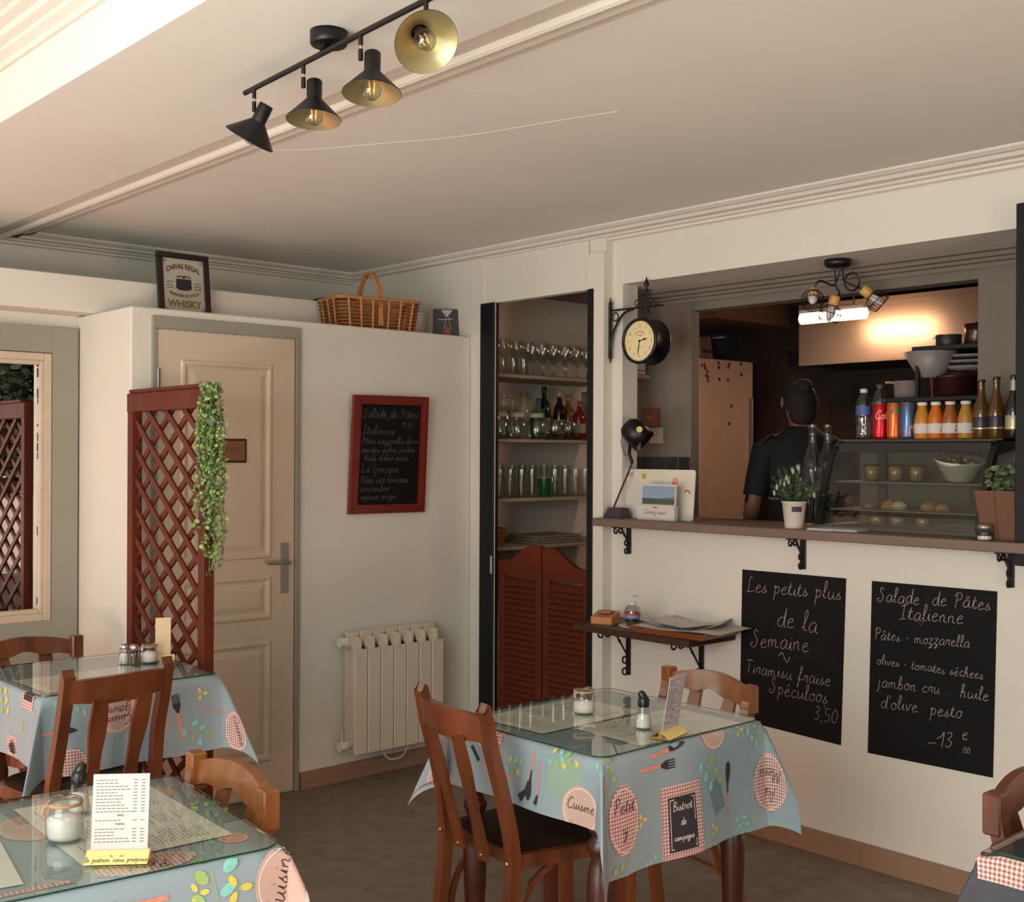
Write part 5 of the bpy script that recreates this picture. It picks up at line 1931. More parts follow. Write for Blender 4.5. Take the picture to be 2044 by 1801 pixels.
mb = MB(); write(mb, 'Servez-vous!', 0, ch * .17, .022, .0018, f4, center=True); mb.build('lettering', INK, cd, kind='stuff')
mb = MB(); mb.add([f4(-.022, ch * .345), f4(.022, ch * .345), f4(.012, ch * .36), f4(0, ch * .385), f4(-.012, ch * .36)], [(0, 1, 2, 3, 4)]); mb.build('logo', M('mark_red2', (168, 48, 50), .6), cd)

# potted plant with pale tips
pp_ = hit(1586, 1045, 'z', ZCN)
pp_ = Vector((3.875, hit(1586, 1045, 'x', 3.875).y, ZCN))
pt_ = thing('potted_plant', 'small bushy plant with pale tips in a white metal pot on the counter', 'plant', pp_)
MB().lathe([(0, 0), (.034, 0), (.0355, .004), (.046, .098), (.049, .100), (.049, .106), (.044, .106), (.041, .09), (0, .09)], 28).build('pot', M('pot_white', (200, 192, 178), .4), pt_)
lbT = RZ(math.atan2(-fwd.y, -fwd.x) + PI / 2)
mb = MB()
mb.lathe([(.0435, .066), (.0452, .086)], 8, RZ(math.atan2(-fwd.y, -fwd.x) - .45), a0=0, a1=.9)
mb.build('pot_label', M('label_dark', (50, 48, 56), .6), pt_)
random.seed(31)
NEED = [M('needle_dark', (66, 84, 58), .6, var=.2), M('needle_mid', (92, 112, 78), .6, var=.2)]
TIP = M('pale_tip', (158, 168, 142), .6)
fo, tp = MB(), MB()
for k in range(58):
    a = random.uniform(0, 2 * PI); e = random.uniform(.05, 1.35)
    Lg = random.uniform(.09, .155)
    dx, dy, dz = math.cos(a) * e * .8, math.sin(a) * e * .8, 1.0 - .35 * e
    v = Vector((dx, dy, dz)).normalized()
    P_ = [Vector((0, 0, .095)) + v * (Lg * q / 6) + Vector((0, 0, -.02 * (q / 6) ** 2 * e)) for q in range(7)]
    fo.mi = 0
    fo.tube([tuple(p) for p in P_], .0016, 4)
    for p in P_[1:]:
        for m_ in range(9):
            w_ = Vector((random.gauss(0, 1), random.gauss(0, 1), random.gauss(.3, 1))).normalized()
            fo.mi = random.randint(0, 1)
            l_ = random.uniform(.010, .019); s_ = w_.cross(v).normalized() * .0022
            fo.add([p - s_, p + s_, p + w_ * l_ + v * l_ * .5], [(0, 1, 2)])
    if k % 3 == 0:
        tp.ball(tuple(P_[-1]), .0062, 7, 5, sc=(1, 1, 1.9))
fo.build('foliage', NEED, pt_, kind='stuff')
tp.build('pale_tips', TIP, pt_, kind='stuff')
# papers on the counter
q = hit(1636, 1049, 'z', ZCN); q.x = min(q.x, 3.86)
MB()
o = MB().box(-.014, .014, -.055, .055, .0003, .004).build('paper_slip', M('paper_pinkish', (206, 180, 172), .7)); o.location = (3.842, hit(1640, 1050, 'x', 3.842).y, ZCN); tag(o, 'thin pale paper slip lying on the counter edge beside the potted plant', 'paper')
o = MB().box(-.06, .06, -.10, .10, .0003, .008).build('wrapped_cutlery', PAPERG); o.location = (3.90, hit(1690, 1048, 'x', 3.90).y + .03, ZCN); o.rotation_euler = (0, 0, .1); tag(o, 'flat grey tray lying on the counter before the display case', 'tray')

# ================================================================ refrigerated display case
DXF, DXT, DXB = 3.955, 4.085, 4.235            # front bottom, front top, back
DY0, DY1 = 1.93, 2.60
DZ0, DZ1 = ZCN, 1.592
dc = thing('display_case', 'black countertop display case with slanted glass front and two shelves', 'display case', (0, 0, 0))
CASEB = M('case_black', (20, 21, 22), .35, var=.05)


def prof(t):   # slanted curved front, t 0 bottom .. 1 top
    z = DZ0 + (DZ1 - DZ0) * t
    x = DXF + (DXT - DXF) * (t ** 1.3) + .05 * max(0, (t - .85) / .15) ** 2
    return x, z


for ya_, yb_ in ((DY0, DY0 + .022), (DY1 - .022, DY1)):
    poly = [prof(i / 12) for i in range(13)] + [(DXB + .03, DZ1), (DXB + .03, DZ1 - .03)] + [(prof(i / 12)[0] + .035, prof(i / 12)[1] - (.0 if i < 11 else .03)) for i in range(11, -1, -1)]
    n = len(poly)
    vs = [(x, ya_, z) for x, z in poly] + [(x, yb_, z) for x, z in poly]
    MB().add(vs, [(k, (k + 1) % n, n + (k + 1) % n, n + k) for k in range(n)] + [tuple(range(n)), tuple(range(n, 2 * n))[::-1]]).build('side_frame', CASEB, dc)
xt = prof(1)[0]
MB().box(xt - .01, DXB + .03, DY0, DY1, DZ1 - .012, DZ1, b=.002).build('top_plate', M('case_top', (70, 70, 66), .3), dc)
MB().box(xt - .05, xt + .0, DY0 + .022, DY1 - .022, DZ1 - .050, DZ1 - .013, b=.003).build('light_rail', CASEB, dc)
MB().box(DXF - .005, DXB + .03, DY0, DY1, DZ0, DZ0 + .016, b=.002).build('base_plate', M('case_base', (88, 82, 74), .4), dc)
gl = MB()
vs = []
for i in range(12):
    x, z = prof(i / 12 * .96)
    vs += [(x + .006, DY0 + .022, z), (x + .006, DY1 - .022, z)]
gl.add(vs, [(2 * i, 2 * i + 1, 2 * i + 3, 2 * i + 2) for i in range(11)], None, True)
gl.build('glass_front', thin_glass('case_glass', (214, 220, 214), .08, 2.2), dc)
for yc in (DY0 + .16, DY1 - .13):
    MB().box(DXB - .005, DXB + .01, yc - .018, yc + .018, DZ0 + .016, DZ1 - .02).build('rear_post', M('case_post', (52, 56, 56), .4), dc)
MB().box(DXB + .012, DXB + .016, DY0 + .022, DY1 - .022, DZ0 + .016, DZ1 - .02).build('rear_door', M('case_rear', (104, 100, 90), .5), dc)
zs1, zs2 = hit(1800, 963, 'x', 4.06).z, hit(1800, 1020, 'x', 4.03).z
for z, xf in ((zs1, 4.065), (zs2, 4.02)):
    MB().box(xf, DXB, DY0 + .026, DY1 - .026, z - .007, z, b=.0015).build('shelf', M('case_shelf', (120, 124, 120), .3, .3), dc)
# contents
CREAM, MEAT, RAMW = M('cream_pot', (196, 178, 140), .5), M('bread_crust', (168, 122, 78), .7, var=.3, scale=40), M('food_plum', (110, 66, 62), .7, var=.2)


def cup(label, x, y, z, r_, h_, m, group):
    t = thing('dessert_cup', label, 'dessert', (x, y, z), 0, group)
    MB().lathe([(0, 0), (r_ * .68, 0), (r_, h_), (r_ * .94, h_), (r_ * .63, .003), (0, .003)], 18).build('cup', thin_glass('cup_glass', (226, 220, 200), .1), t)
    MB().lathe([(0, .004), (r_ * .64, .004), (r_ * .90, h_ * .86), (0, h_ * .9)], 16).build('filling', m, t)


for px, lb in ((1742, 'glass dessert cup on the upper display shelf, towards the potted plant'), (1789, 'glass dessert cup on the upper display shelf, in the middle'), (1831, 'glass dessert cup on the upper display shelf, nearest the salad bowl')):
    q = hit(px, 960, 'x', 4.12)
    cup(lb, 4.12, q.y, zs1 + .0005, .036, .066, CREAM, 'dessert cups on the upper display shelf')
for px, lb in ((1752, 'lidded glass ramekin on the display case floor, towards the potted plant'), (1793, 'lidded glass ramekin on the display case floor, in the middle'), (1845, 'lidded glass ramekin on the display case floor, nearest the herb box')):
    q = hit(px, 1050, 'x', 4.06)
    cup(lb, 4.06, q.y, DZ0 + .0165, .037, .040, CREAM, 'ramekins on the display case floor')
q = hit(1912, 940, 'x', 4.13)
sb = thing('salad_bowl', 'large white bowl of mixed salad tilted on the upper display shelf', 'bowl', (4.14, q.y, zs1 + .001))
T = TR(0, 0, .008) @ RX(R(8)) @ RY(R(-9))
MB().lathe([(0, 0), (.042, 0), (.050, .008), (.088, .072), (.094, .080), (.090, .082), (.080, .07), (0, .05)], 30, T).build('bowl', M('bowl_white', (196, 188, 172), .4), sb)
random.seed(8)
fd_ = [M('salad_a', (120, 84, 70), .7), M('salad_b', (206, 190, 150), .7), M('salad_c', (96, 104, 60), .7)]
mb = MB()
for k in range(60):
    a = random.uniform(0, 6.28); rr = .074 * math.sqrt(random.random())
    mb.mi = random.choice((0, 0, 1, 2))
    mb.ball((rr * math.cos(a), rr * math.sin(a), .066 + random.uniform(0, .012)), random.uniform(.006, .011), 6, 4, T, (1, 1, .7))
mb.build('salad', fd_, sb, kind='stuff')
for i, (px, r_, lb, m) in enumerate(((1735, .018, 'small bread piece on the lower display shelf', MEAT), (1776, .030, 'dark filled sandwich on the lower display shelf, towards the middle', MEAT), (1796, .028, 'pale bread roll half on the lower display shelf, in the middle', CREAM), (1856, .030, 'dark filled sandwich on the lower display shelf, right part', MEAT), (1884, .027, 'golden bread roll on the lower display shelf, rightmost', MEAT))):
    q = hit(px, 1010, 'x', 4.08)
    t = thing('bread_roll', lb, 'bread', (4.08, q.y, zs2 + .0005), i * .4, 'bread in the display case')
    MB().lathe([(0, 0), (r_, .0), (r_ * 1.12, r_ * .35), (r_ * .9, r_ * .85), (r_ * .5, r_ * 1.15), (0, r_ * 1.25)], 16).build('crust', m, t)
    MB().lathe([(r_ * 1.0, r_ * .20), (r_ * 1.18, r_ * .32), (r_ * 1.05, r_ * .42)], 16).build('filling', FD if False else RAMW, t)

# ---------------------------------------------------------------- drinks on the case
ZT_ = DZ1 + .0005
XB_ = 4.135


def ypx(px, x=XB_):
    return hit(px, 800, 'x', x).y


PET = thin_glass('pet_plastic', (222, 228, 228), .12, 2.0, .05)


def pet_bottle(label, px, x, h, lid, band):
    t = thing('water_bottle', label, 'bottle', (x, ypx(px, x), ZT_), 0, 'plastic water bottles on the display case')
    k = h / .21
    MB().lathe([(0, 0), (.026, 0), (.030, .008), (.030, .05 * k), (.027, .06 * k), (.030, .07 * k), (.030, .14 * k), (.026, .165 * k), (.013, .19 * k), (.012, .2 * k)], 22).build('body', PET, t)
    MB().lathe([(.014, .192 * k), (.0145, .194 * k), (.0145, .208 * k), (0, .21 * k)], 16).build('cap', lid, t)
    MB().lathe([(.0305, .10 * k), (.0308, .102 * k), (.0308, .135 * k), (.0305, .137 * k)], 22).build('label_band', band, t)
    return t


pet_bottle('clear plastic water bottle with blue label on the display case', 1724, 4.13, .20, M('cap_clear', (190, 190, 190), .4), M('label_blue', (60, 84, 140), .5))
pet_bottle('clear plastic water bottle with green cap behind the red can', 1756, 4.21, .222, M('cap_green', (40, 70, 56), .4), M('label_greenish', (90, 130, 90), .5))


def can(label, px, m, deco=None):
    t = thing('drink_can', label, 'can', (XB_, ypx(px), ZT_), 0, 'cans on the display case')
    MB().lathe([(.022, 0), (.0265, .003), (.0285, .010), (.0285, .128), (.026, .137)], 26).build('body', m, t)
    MB().lathe([(0, .134), (.025, .134), (.0262, .139), (.0245, .1395)], 26).build('lid', STEEL, t)
    ang = math.atan2(-XB_ * .9, -1) if False else None
    base = math.atan2(-fwd.y, -fwd.x)
    if deco:
        deco(t, lambda x, y: ((.0289) * math.cos(base + x / .0289), (.0289) * math.sin(base + x / .0289), y))
    return t


CANR, CANO, CANB = M('can_red', (178, 26, 34), .25, .55), M('can_orange', (196, 96, 40), .25, .5), M('can_blue', (82, 104, 140), .25, .6)
WHT = PR['wht']


def deco_red(t, f):
    mb = MB(); pls, W = script('Cola', .034, .25); [ribbon(mb, [(x - W / 2 + .004, y + .078) for x, y in pl], .0022, f) for pl in pls]
    mb.build('lettering', WHT, t, kind='stuff')


def deco_or(t, f):
    mb = MB()
    for x, y, r_ in ((-.012, .106, .012), (.006, .112, .010), (.016, .10, .009), (.014, .03, .008)):
        for j in range(1):
            n = 10
            mb.add([f(x + r_ * math.cos(2 * PI * k / n), y + r_ * .8 * math.sin(2 * PI * k / n)) for k in range(n)], [tuple(range(n))])
    mb.build('green_print', M('can_green', (56, 116, 52), .4), t, kind='stuff')


def deco_bl(t, f):
    mb = MB()
    for x, y, r_ in ((.008, .045, .009), (-.010, .022, .007), (.016, .030, .006)):
        n = 10
        mb.add([f(x + r_ * math.cos(2 * PI * k / n), y + r_ * .8 * math.sin(2 * PI * k / n)) for k in range(n)], [tuple(range(n))])
    mb.build('orange_print', M('can_fruit', (206, 110, 50), .4), t, kind='stuff')


can('red cola can on the display case', 1757, CANR, deco_red)
can('orange drink can with green print on the display case', 1785, CANO, deco_or)
can('blue-grey drink can with orange fruit print on the display case', 1812, CANB, deco_bl)
JC = [M('juice_yellow', (176, 122, 26), .3, emit=None), M('juice_orange', (190, 98, 22), .3), M('juice_amber', (146, 80, 38), .3), M('juice_gold', (170, 118, 46), .3)]
for px, m, lb in ((1841, JC[0], 'yellow juice bottle with white cap, next to the blue can'), (1868, JC[1], 'bright orange juice bottle with white cap on the display case'), (1897, JC[2], 'amber juice bottle with white cap on the display case'), (1928, JC[3], 'golden juice bottle with white cap, next to the beer bottles')):
    t = thing('juice_bottle', lb, 'bottle', (XB_, ypx(px), ZT_), 0, 'small juice bottles on the display case')
    MB().lathe([(0, 0), (.027, 0), (.0295, .004), (.0295, .070), (.024, .095), (.0165, .115), (.0155, .128)], 24).build('body', m, t)
    MB().lathe([(.018, .126), (.0185, .128), (.0185, .138), (0, .1395)], 20).build('cap', WHITEM, t)
    MB().lathe([(.0298, .020), (.0300, .021), (.0300, .056), (.0298, .057)], 24).build('paper_label', PAPER, t)
    base = math.atan2(-fwd.y, -fwd.x)
    f = lambda x, y: (.0303 * math.cos(base + x / .0303), .0303 * math.sin(base + x / .0303), y)
    mb = MB()
    for x, y in ((.014, .046), (.018, .036), (.010, .030)):
        mb.add([f(x + .0045 * math.cos(2 * PI * k / 8), y + .0045 * math.sin(2 * PI * k / 8)) for k in range(8)], [tuple(range(8))])
    mb.build('fruit_print', m, t, kind='stuff')
BEER, BEERD = M('beer_amber', (84, 54, 14), .08, var=.1, coat=.5), M('beer_dark', (34, 20, 14), .1, coat=.5)
LBD = M('beer_label_dark', (40, 38, 42), .4)
for px, m, h_, lm, lb in ((1959, BEER, .215, LBD, 'amber beer bottle with dark oval label, next to the juice'), (1989, BEER, .222, LBD, 'amber beer bottle with dark oval label, next to the dark bottle'), (2024, BEERD, .226, M('label_silver', (170, 160, 130), .35, .4), 'dark beer bottle with silver label and foil neck at the case end')):
    t = thing('beer_bottle', lb, 'bottle', (XB_, ypx(px), ZT_), 0, 'beer bottles on the display case')
    k = h_ / .22
    MB().lathe([(0, 0), (.027, 0), (.0295, .004), (.0295, .095 * k), (.027, .115 * k), (.016, .150 * k), (.0125, .175 * k), (.0120, .208 * k), (.0135, .212 * k)], 24).build('body', m, t)
    MB().lathe([(.0135, .208 * k), (.0145, .209 * k), (.0135, .219 * k), (0, .22 * k)], 18).build('crown_cap', M('crown_cap', (70, 66, 52), .35, .6), t)
    MB().lathe([(.0298, .030 * k), (.0301, .031 * k), (.0301, .078 * k), (.0298, .079 * k)], 24).build('paper_label', lm, t)
    MB().lathe([(.0302, .034 * k), (.0304, .036 * k), (.0302, .039 * k)], 24).build('label_line', M('label_gold', (196, 176, 130), .3, .6), t)
    if m is BEERD:
        MB().lathe([(.0150, .165 * k), (.0142, .17 * k), (.0130, .20 * k), (.0125, .202 * k)], 20).build('neck_foil', M('neck_foil', (176, 172, 164), .35, .5), t)

# bottles of water carafes left of the case
for px, py, x, h_, lb in ((1622, 868, 4.12, .255, 'clear glass carafe bottle at the left of the display case'), (1652, 870, 4.20, .245, 'clear glass carafe bottle behind the first, left of the display case')):
    q = hit(px, 1000, 'x', x)
    zb_ = ZCN
    t = thing('carafe', lb, 'bottle', (x, q.y, zb_), 0, 'glass carafes beside the display case')
    h_ = hit(px, 848, 'x', x).z - zb_
    k = h_ / .28
    MB().lathe([(0, .003), (.036, .003), (.040, .01), (.040, .15 * k), (.034, .185 * k), (.016, .225 * k), (.0145, .265 * k), (.018, .270 * k), (.018, .28 * k)], 26).build('body', GLASS, t)
    MB().lathe([(.0165, .268 * k), (.0195, .272 * k), (.0185, .28 * k)], 20).build('rim', GLASS, t)
# wooden herb box and small jar at the right end
yb0, yb1 = hit(1958, 1000, 'x', 3.90).y, 1.62
hb = thing('herb_planter', 'tapered wooden herb planter at the right end of the counter', 'planter', (3.90, (yb0 + yb1) / 2, ZCN))
hh = hit(1985, 980, 'x', 3.86).z - ZCN
hw_ = (yb0 - yb1) / 2
PLK = M('planter_wood', (92, 56, 29), .5, var=.15, scale=12, stretch=(1, 1, .15))
npk = 4
for k in range(npk):
    y0_, y1_ = -hw_ + 2 * hw_ * k / npk, -hw_ + 2 * hw_ * (k + 1) / npk
    s0, s1 = .82, 1.0
    vs = [(-.038, y0_ * s0 + .0008, 0), (-.038, y1_ * s0 - .0008, 0), (-.030, y1_ * s0 - .0008, 0), (-.030, y0_ * s0 + .0008, 0), (-.050, y0_ + .0008, hh), (-.050, y1_ - .0008, hh), (-.042, y1_ - .0008, hh), (-.042, y0_ + .0008, hh)]
    MB().add(vs, [(0, 1, 2, 3), (7, 6, 5, 4), (4, 5, 1, 0), (5, 6, 2, 1), (6, 7, 3, 2), (7, 4, 0, 3)]).build('plank', PLK, hb)
vs = [(-.036, -hw_ * .82, 0), (.04, -hw_ * .82, 0), (.04, hw_ * .82, 0), (-.036, hw_ * .82, 0), (-.046, -hw_, hh - .004), (.05, -hw_, hh - .004), (.05, hw_, hh - .004), (-.046, hw_, hh - .004)]
MB().add(vs, [(3, 2, 1, 0), (4, 5, 6, 7), (0, 1, 5, 4), (1, 2, 6, 5), (2, 3, 7, 6), (3, 0, 4, 7)]).build('box_body', PLK, hb)
random.seed(77)
mb = MB()
for k in range(420):
    a = random.uniform(0, 2 * PI); r_ = math.sqrt(random.random())
    c_ = Vector((r_ * .045 * math.cos(a), r_ * hw_ * .9 * math.sin(a), hh + random.uniform(0, .12) * (1 - .4 * r_)))
    rr = random.uniform(.006, .012)
    mb.mi = random.randint(0, 1)
    T = TR(*c_) @ RZ(random.uniform(0, 6.3)) @ RX(random.uniform(-1.2, 1.2))
    mb.add([(rr * math.cos(j * PI / 3) * 1.4, rr * math.sin(j * PI / 3), 0) for j in range(6)], [tuple(range(6))], T)
mb.build('foliage', [M('herb_a', (88, 104, 62), .7, var=.2), M('herb_b', (122, 130, 92), .7, var=.2)], hb, kind='stuff')
q = hit(1969, 1070, 'x', 3.845)
sj = thing('small_jar', 'small glass spice jar with dark label on the counter before the herb planter', 'jar', (3.835, q.y, ZCN))
MB().lathe([(0, .001), (.024, .001), (.0255, .005), (.0255, .032), (.022, .037), (.022, .041)], 24).build('glass_body', GLASS, sj)
MB().lathe([(0, .003), (.0225, .003), (.0235, .022), (0, .023)], 20).build('contents', GRAIN, sj)
MB().lathe([(.0232, .040), (.0238, .041), (.0238, .052), (.021, .054), (0, .055)], 24).build('lid', M('jar_lid', (150, 142, 128), .3, .7), sj)
MB().lathe([(.0257, .016), (.0259, .017), (.0259, .028), (.0257, .029)], 24).build('paper_label', LBD, sj)

# ================================================================ on the small dark shelf
ZS = .7935
y_ = hit(1212, 1238, 'x', 3.74).y
t = thing('bread_board_box', 'small tan wooden box at the left end of the small dark shelf', 'box', (3.74, y_, ZS), R(20))
MB().add([(-.05, -.045, 0), (.05, -.045, 0), (.05, .05, 0), (-.05, .05, 0), (-.052, -.047, .030), (.035, -.047, .050), (.035, .052, .050), (-.052, .052, .030)], [(3, 2, 1, 0), (4, 5, 6, 7), (0, 1, 5, 4), (1, 2, 6, 5), (2, 3, 7, 6), (3, 0, 4, 7)]).build('box_body', M('tan_wood', (186, 124, 76), .5), t)
MB().box(-.03, .02, -.03, .03, .046, .054).build('lid_tab', M('tan_wood2', (150, 96, 60), .5), t)
y_ = hit(1264, 1238, 'x', 3.74).y
t = thing('pump_bottle', 'clear hand gel pump bottle with red and blue label on the small dark shelf', 'bottle', (3.74, y_, ZS + .0085))
MB().lathe([(0, 0), (.030, 0), (.033, .004), (.034, .06), (.028, .075), (.012, .085), (.012, .09)], 22).build('body', PET, t)
MB().lathe([(0, .003), (.030, .003), (.031, .05), (0, .052)], 20).build('gel', thin_glass('gel', (206, 214, 212), .08), t)
MB().lathe([(.0142, .086), (.0148, .088), (.0148, .098), (.004, .1), (.004, .118)], 14).build('collar', M('pump_white', (205, 205, 200), .4), t)
MB().tube([(0, 0, .118), (.004, 0, .124), (.030, -.004, .122)], .005, 8).build('nozzle', MATS['pump_white'], t)
MB().lathe([(.0345, .030), (.0347, .031), (.0347, .042), (.0345, .043)], 22).build('label_band', M('gel_blue', (110, 130, 180), .5), t)
MB().lathe([(.0346, .043), (.0348, .044), (.0348, .052), (.0346, .053)], 22).build('label_band', M('gel_red', (190, 60, 56), .5), t)
t = MB().lathe([(0, 0), (.052, 0), (.060, .006), (.058, .007), (.050, .003), (0, .003)], 26)
o = t.build('saucer', PAPER); o.location = (3.74, y_, ZS); tag(o, 'small pale saucer under the hand gel bottle', 'saucer')
y_ = hit(1370, 1255, 'x', 3.76).y
t = thing('wooden_tray', 'shallow wooden tray under the papers on the small dark shelf', 'tray', (3.765, y_, ZS), R(4))
tw = M('tray_wood', (138, 80, 46), .45)
MB().add([(-.12, -.16, 0), (.12, -.16, 0), (.12, .17, 0), (-.12, .17, 0), (-.14, -.19, .026), (.14, -.19, .026), (.14, .20, .026), (-.14, .20, .026)], [(3, 2, 1, 0), (0, 1, 5, 4), (1, 2, 6, 5), (2, 3, 7, 6), (3, 0, 4, 7), (4, 5, 6, 7)]).build('tray_body', tw, t)
MB().box(-.14, .14, -.19, -.184, .026, .030).build('tray_rim', tw, t)
for i, (dx, dy, rz, w_, d_, z_, m_, lb) in enumerate(((.0, -.03, 8, .27, .40, .0305, PAPER, 'white paper sheet spread over the wooden tray, lowest'), (.01, .03, -6, .21, .30, .034, PAPERG, 'grey-blue paper folder on the papers of the small dark shelf'), (.02, -.02, 25, .20, .28, .0375, PAPER, 'white paper sheet topmost on the wooden tray'))):
    mb = MB()
    n = 8
    vs = []
    for a in range(n + 1):
        for b in (0, 1):
            vs.append((w_ * (b - .5), d_ * (a / n - .5), .003 * math.sin(a * .9 + i) + .010 * (abs(a / n - .5) * 2) ** 3 * i))
    mb.add(vs, [(2 * a, 2 * a + 1, 2 * a + 3, 2 * a + 2) for a in range(n)])
    mb.add([(x, y, z - .0012) for x, y, z in vs], [(2 * a + 2, 2 * a + 3, 2 * a + 1, 2 * a) for a in range(n)])
    o = mb.build('paper_sheet', m_); o.location = (3.765 + dx, y_ + dy, ZS + z_); o.rotation_euler = (0, 0, R(rz)); tag(o, lb, 'paper', 'papers on the small dark shelf')
# ================================================================ storage shelves behind the saloon doors
SY0, SY1 = 4.52, 4.855
SX0, SX1 = 3.945, 4.95
zsh = [1.945, 1.607, 1.297, 1.045]
for z, lb in zip(zsh, ('topmost grey shelf of glasses behind the saloon doorway', 'second grey shelf from the top with bottles and jars behind the saloon doorway', 'third grey shelf from the top with tumblers behind the saloon doorway', 'lowest grey shelf with basket just above the saloon doors')):
    tag(MB().box(SX0, SX1, SY0, SY1, z - .018, z, b=.002).build('storage_shelf', SHELFW), lb, 'shelf', 'storage shelves behind the saloon doors')
SG = thin_glass('stored_glass', (243, 246, 243), .10, 1.8, .10, .8)


ORD = ['leftmost', 'second from the left', 'third from the left', 'fourth from the left', 'fifth from the left', 'sixth from the left', 'seventh from the left', 'eighth from the left', 'ninth from the left', 'tenth from the left', 'rightmost']


def copies(src, spots, group, label0):
    for i, (x, y) in enumerate(spots):
        labels = label0 + ', ' + ('rightmost' if i == len(spots) - 1 else ORD[i])
        if i == 0:
            src.location = (x, y, src.location.z); src['group'] = group; src['label'] = labels
        else:
            dup(src, (x, y, src.location.z), 0, labels, group)


def glassware(name, prof_, z, label, cat='glass', n=14, mat=None):
    t = thing(name, label, cat, (0, 0, z))
    MB().lathe(prof_, n).build('bowl' if len(prof_) > 6 else 'glass_body', mat or SG, t)
    return t


random.seed(12)
rnd = random.uniform
# top shelf: tumblers at the left, upturned stemmed glasses to the right, in rows
t = glassware('tumbler', [(0, .004), (.028, .004), (.030, .008), (.034, .085)], zsh[0] + .0005, '')
copies(t, [(4.00 + .075 * i, 4.57) for i in range(4)] , 'tumblers on the top shelf', 'clear tumbler in the front row of the topmost storage shelf')
t = glassware('stemmed_glass', [(0, .0), (.034, .001), (.030, .006), (.006, .012), (.004, .06), (.010, .072), (.034, .10), (.040, .135), (.036, .165)], zsh[0] + .0005, '')
copies(t, [(4.30 + .083 * i, 4.58 + rnd(-.008, .008)) for i in range(7)], 'stemmed glasses on the top shelf', 'stemmed glass in the front row of the topmost storage shelf')
t = glassware('stemmed_glass', [(0, .0), (.034, .001), (.030, .006), (.006, .012), (.004, .08), (.010, .095), (.036, .125), (.042, .165), (.037, .20)], zsh[0] + .0005, '')
copies(t, [(4.02 + .090 * i, 4.70 + rnd(-.01, .01)) for i in range(10)], 'tall stemmed glasses on the top shelf', 'tall stemmed glass in the back rows of the topmost storage shelf')
# second shelf: carafes behind, jars in front, spirits to the right
t = glassware('carafe', [(0, .003), (.034, .003), (.036, .01), (.035, .13), (.016, .18), (.0145, .225), (.018, .23), (.018, .245)], zsh[1] + .0005, '', 'bottle')
copies(t, [(3.99 + .066 * i, 4.76) for i in range(6)], 'empty carafes on the second shelf', 'empty clear carafe in the back row of the second storage shelf')
t = thing('storage_jar', '', 'jar', (0, 0, zsh[1] + .0005))
MB().lathe([(0, .003), (.048, .003), (.054, .012), (.055, .085), (.040, .11), (.038, .118)], 18).build('glass_body', SG, t)
MB().lathe([(.040, .116), (.0415, .118), (.0415, .138), (.036, .141), (0, .142)], 18).build('lid', M('jar_lid_pale', (172, 166, 152), .4), t)
copies(t, [(4.07, 4.59), (4.20, 4.59), (4.33, 4.58)], 'lidded jars on the second shelf', 'lidded glass jar at the front of the second storage shelf')
t = glassware('glass_bowl', [(0, .003), (.04, .003), (.060, .03), (.062, .08), (.055, .10)], zsh[1] + .0005, '', 'bowl', 18)
copies(t, [(4.47, 4.58), (4.58, 4.59)], 'glass bowls on the second shelf', 'round glass bowl at the front of the second storage shelf')
SP = [('green wine bottle on the second storage shelf', (28, 44, 28), (36, 50, 36), .30), ('clear spirit bottle with gold cap on the second storage shelf', (168, 170, 160), (150, 110, 50), .27), ('green syrup bottle with blue cap on the second storage shelf', (88, 110, 70), (44, 84, 130), .23),
      ('dark aperitif bottle with cream neck on the second storage shelf', (40, 22, 18), (170, 150, 110), .28), ('red liqueur bottle on the second storage shelf', (110, 26, 34), (140, 60, 40), .22), ('amber whisky-coloured bottle on the second storage shelf', (126, 78, 34), (150, 100, 50), .26), ('pale rum-coloured bottle at the end of the second storage shelf', (120, 112, 92), (110, 70, 40), .28), ('black bottle in front of the second storage shelf end', (22, 22, 26), (60, 40, 40), .20)]
xs_ = [(4.54, 4.74), (4.38, 4.74), (4.46, 4.70), (4.64, 4.72), (4.68, 4.60), (4.73, 4.74), (4.82, 4.70), (4.78, 4.58)]
for (lb, cb_c, cc, h_), (x, y) in zip(SP, xs_):
    t = thing('spirit_bottle', lb, 'bottle', (x, y, zsh[1] + .0005), 0, 'spirit bottles on the second shelf')
    k = h_ / .28
    MB().lathe([(0, 0), (.034, 0), (.037, .004), (.037, .16 * k), (.030, .19 * k), (.014, .215 * k), (.013, .262 * k)], 18).build('body', M('bottle_%d_%d_%d' % cb_c, cb_c, .12, coat=.4), t)
    MB().lathe([(.0142, .245 * k), (.0155, .247 * k), (.0155, .278 * k), (0, .28 * k)], 14).build('cap', M('cap_%d_%d_%d' % cc, cc, .4), t)
    MB().lathe([(.0373, .05 * k), (.0375, .052 * k), (.0375, .115 * k), (.0373, .117 * k)], 18).build('paper_label', M('old_label', (150, 138, 116), .7), t)
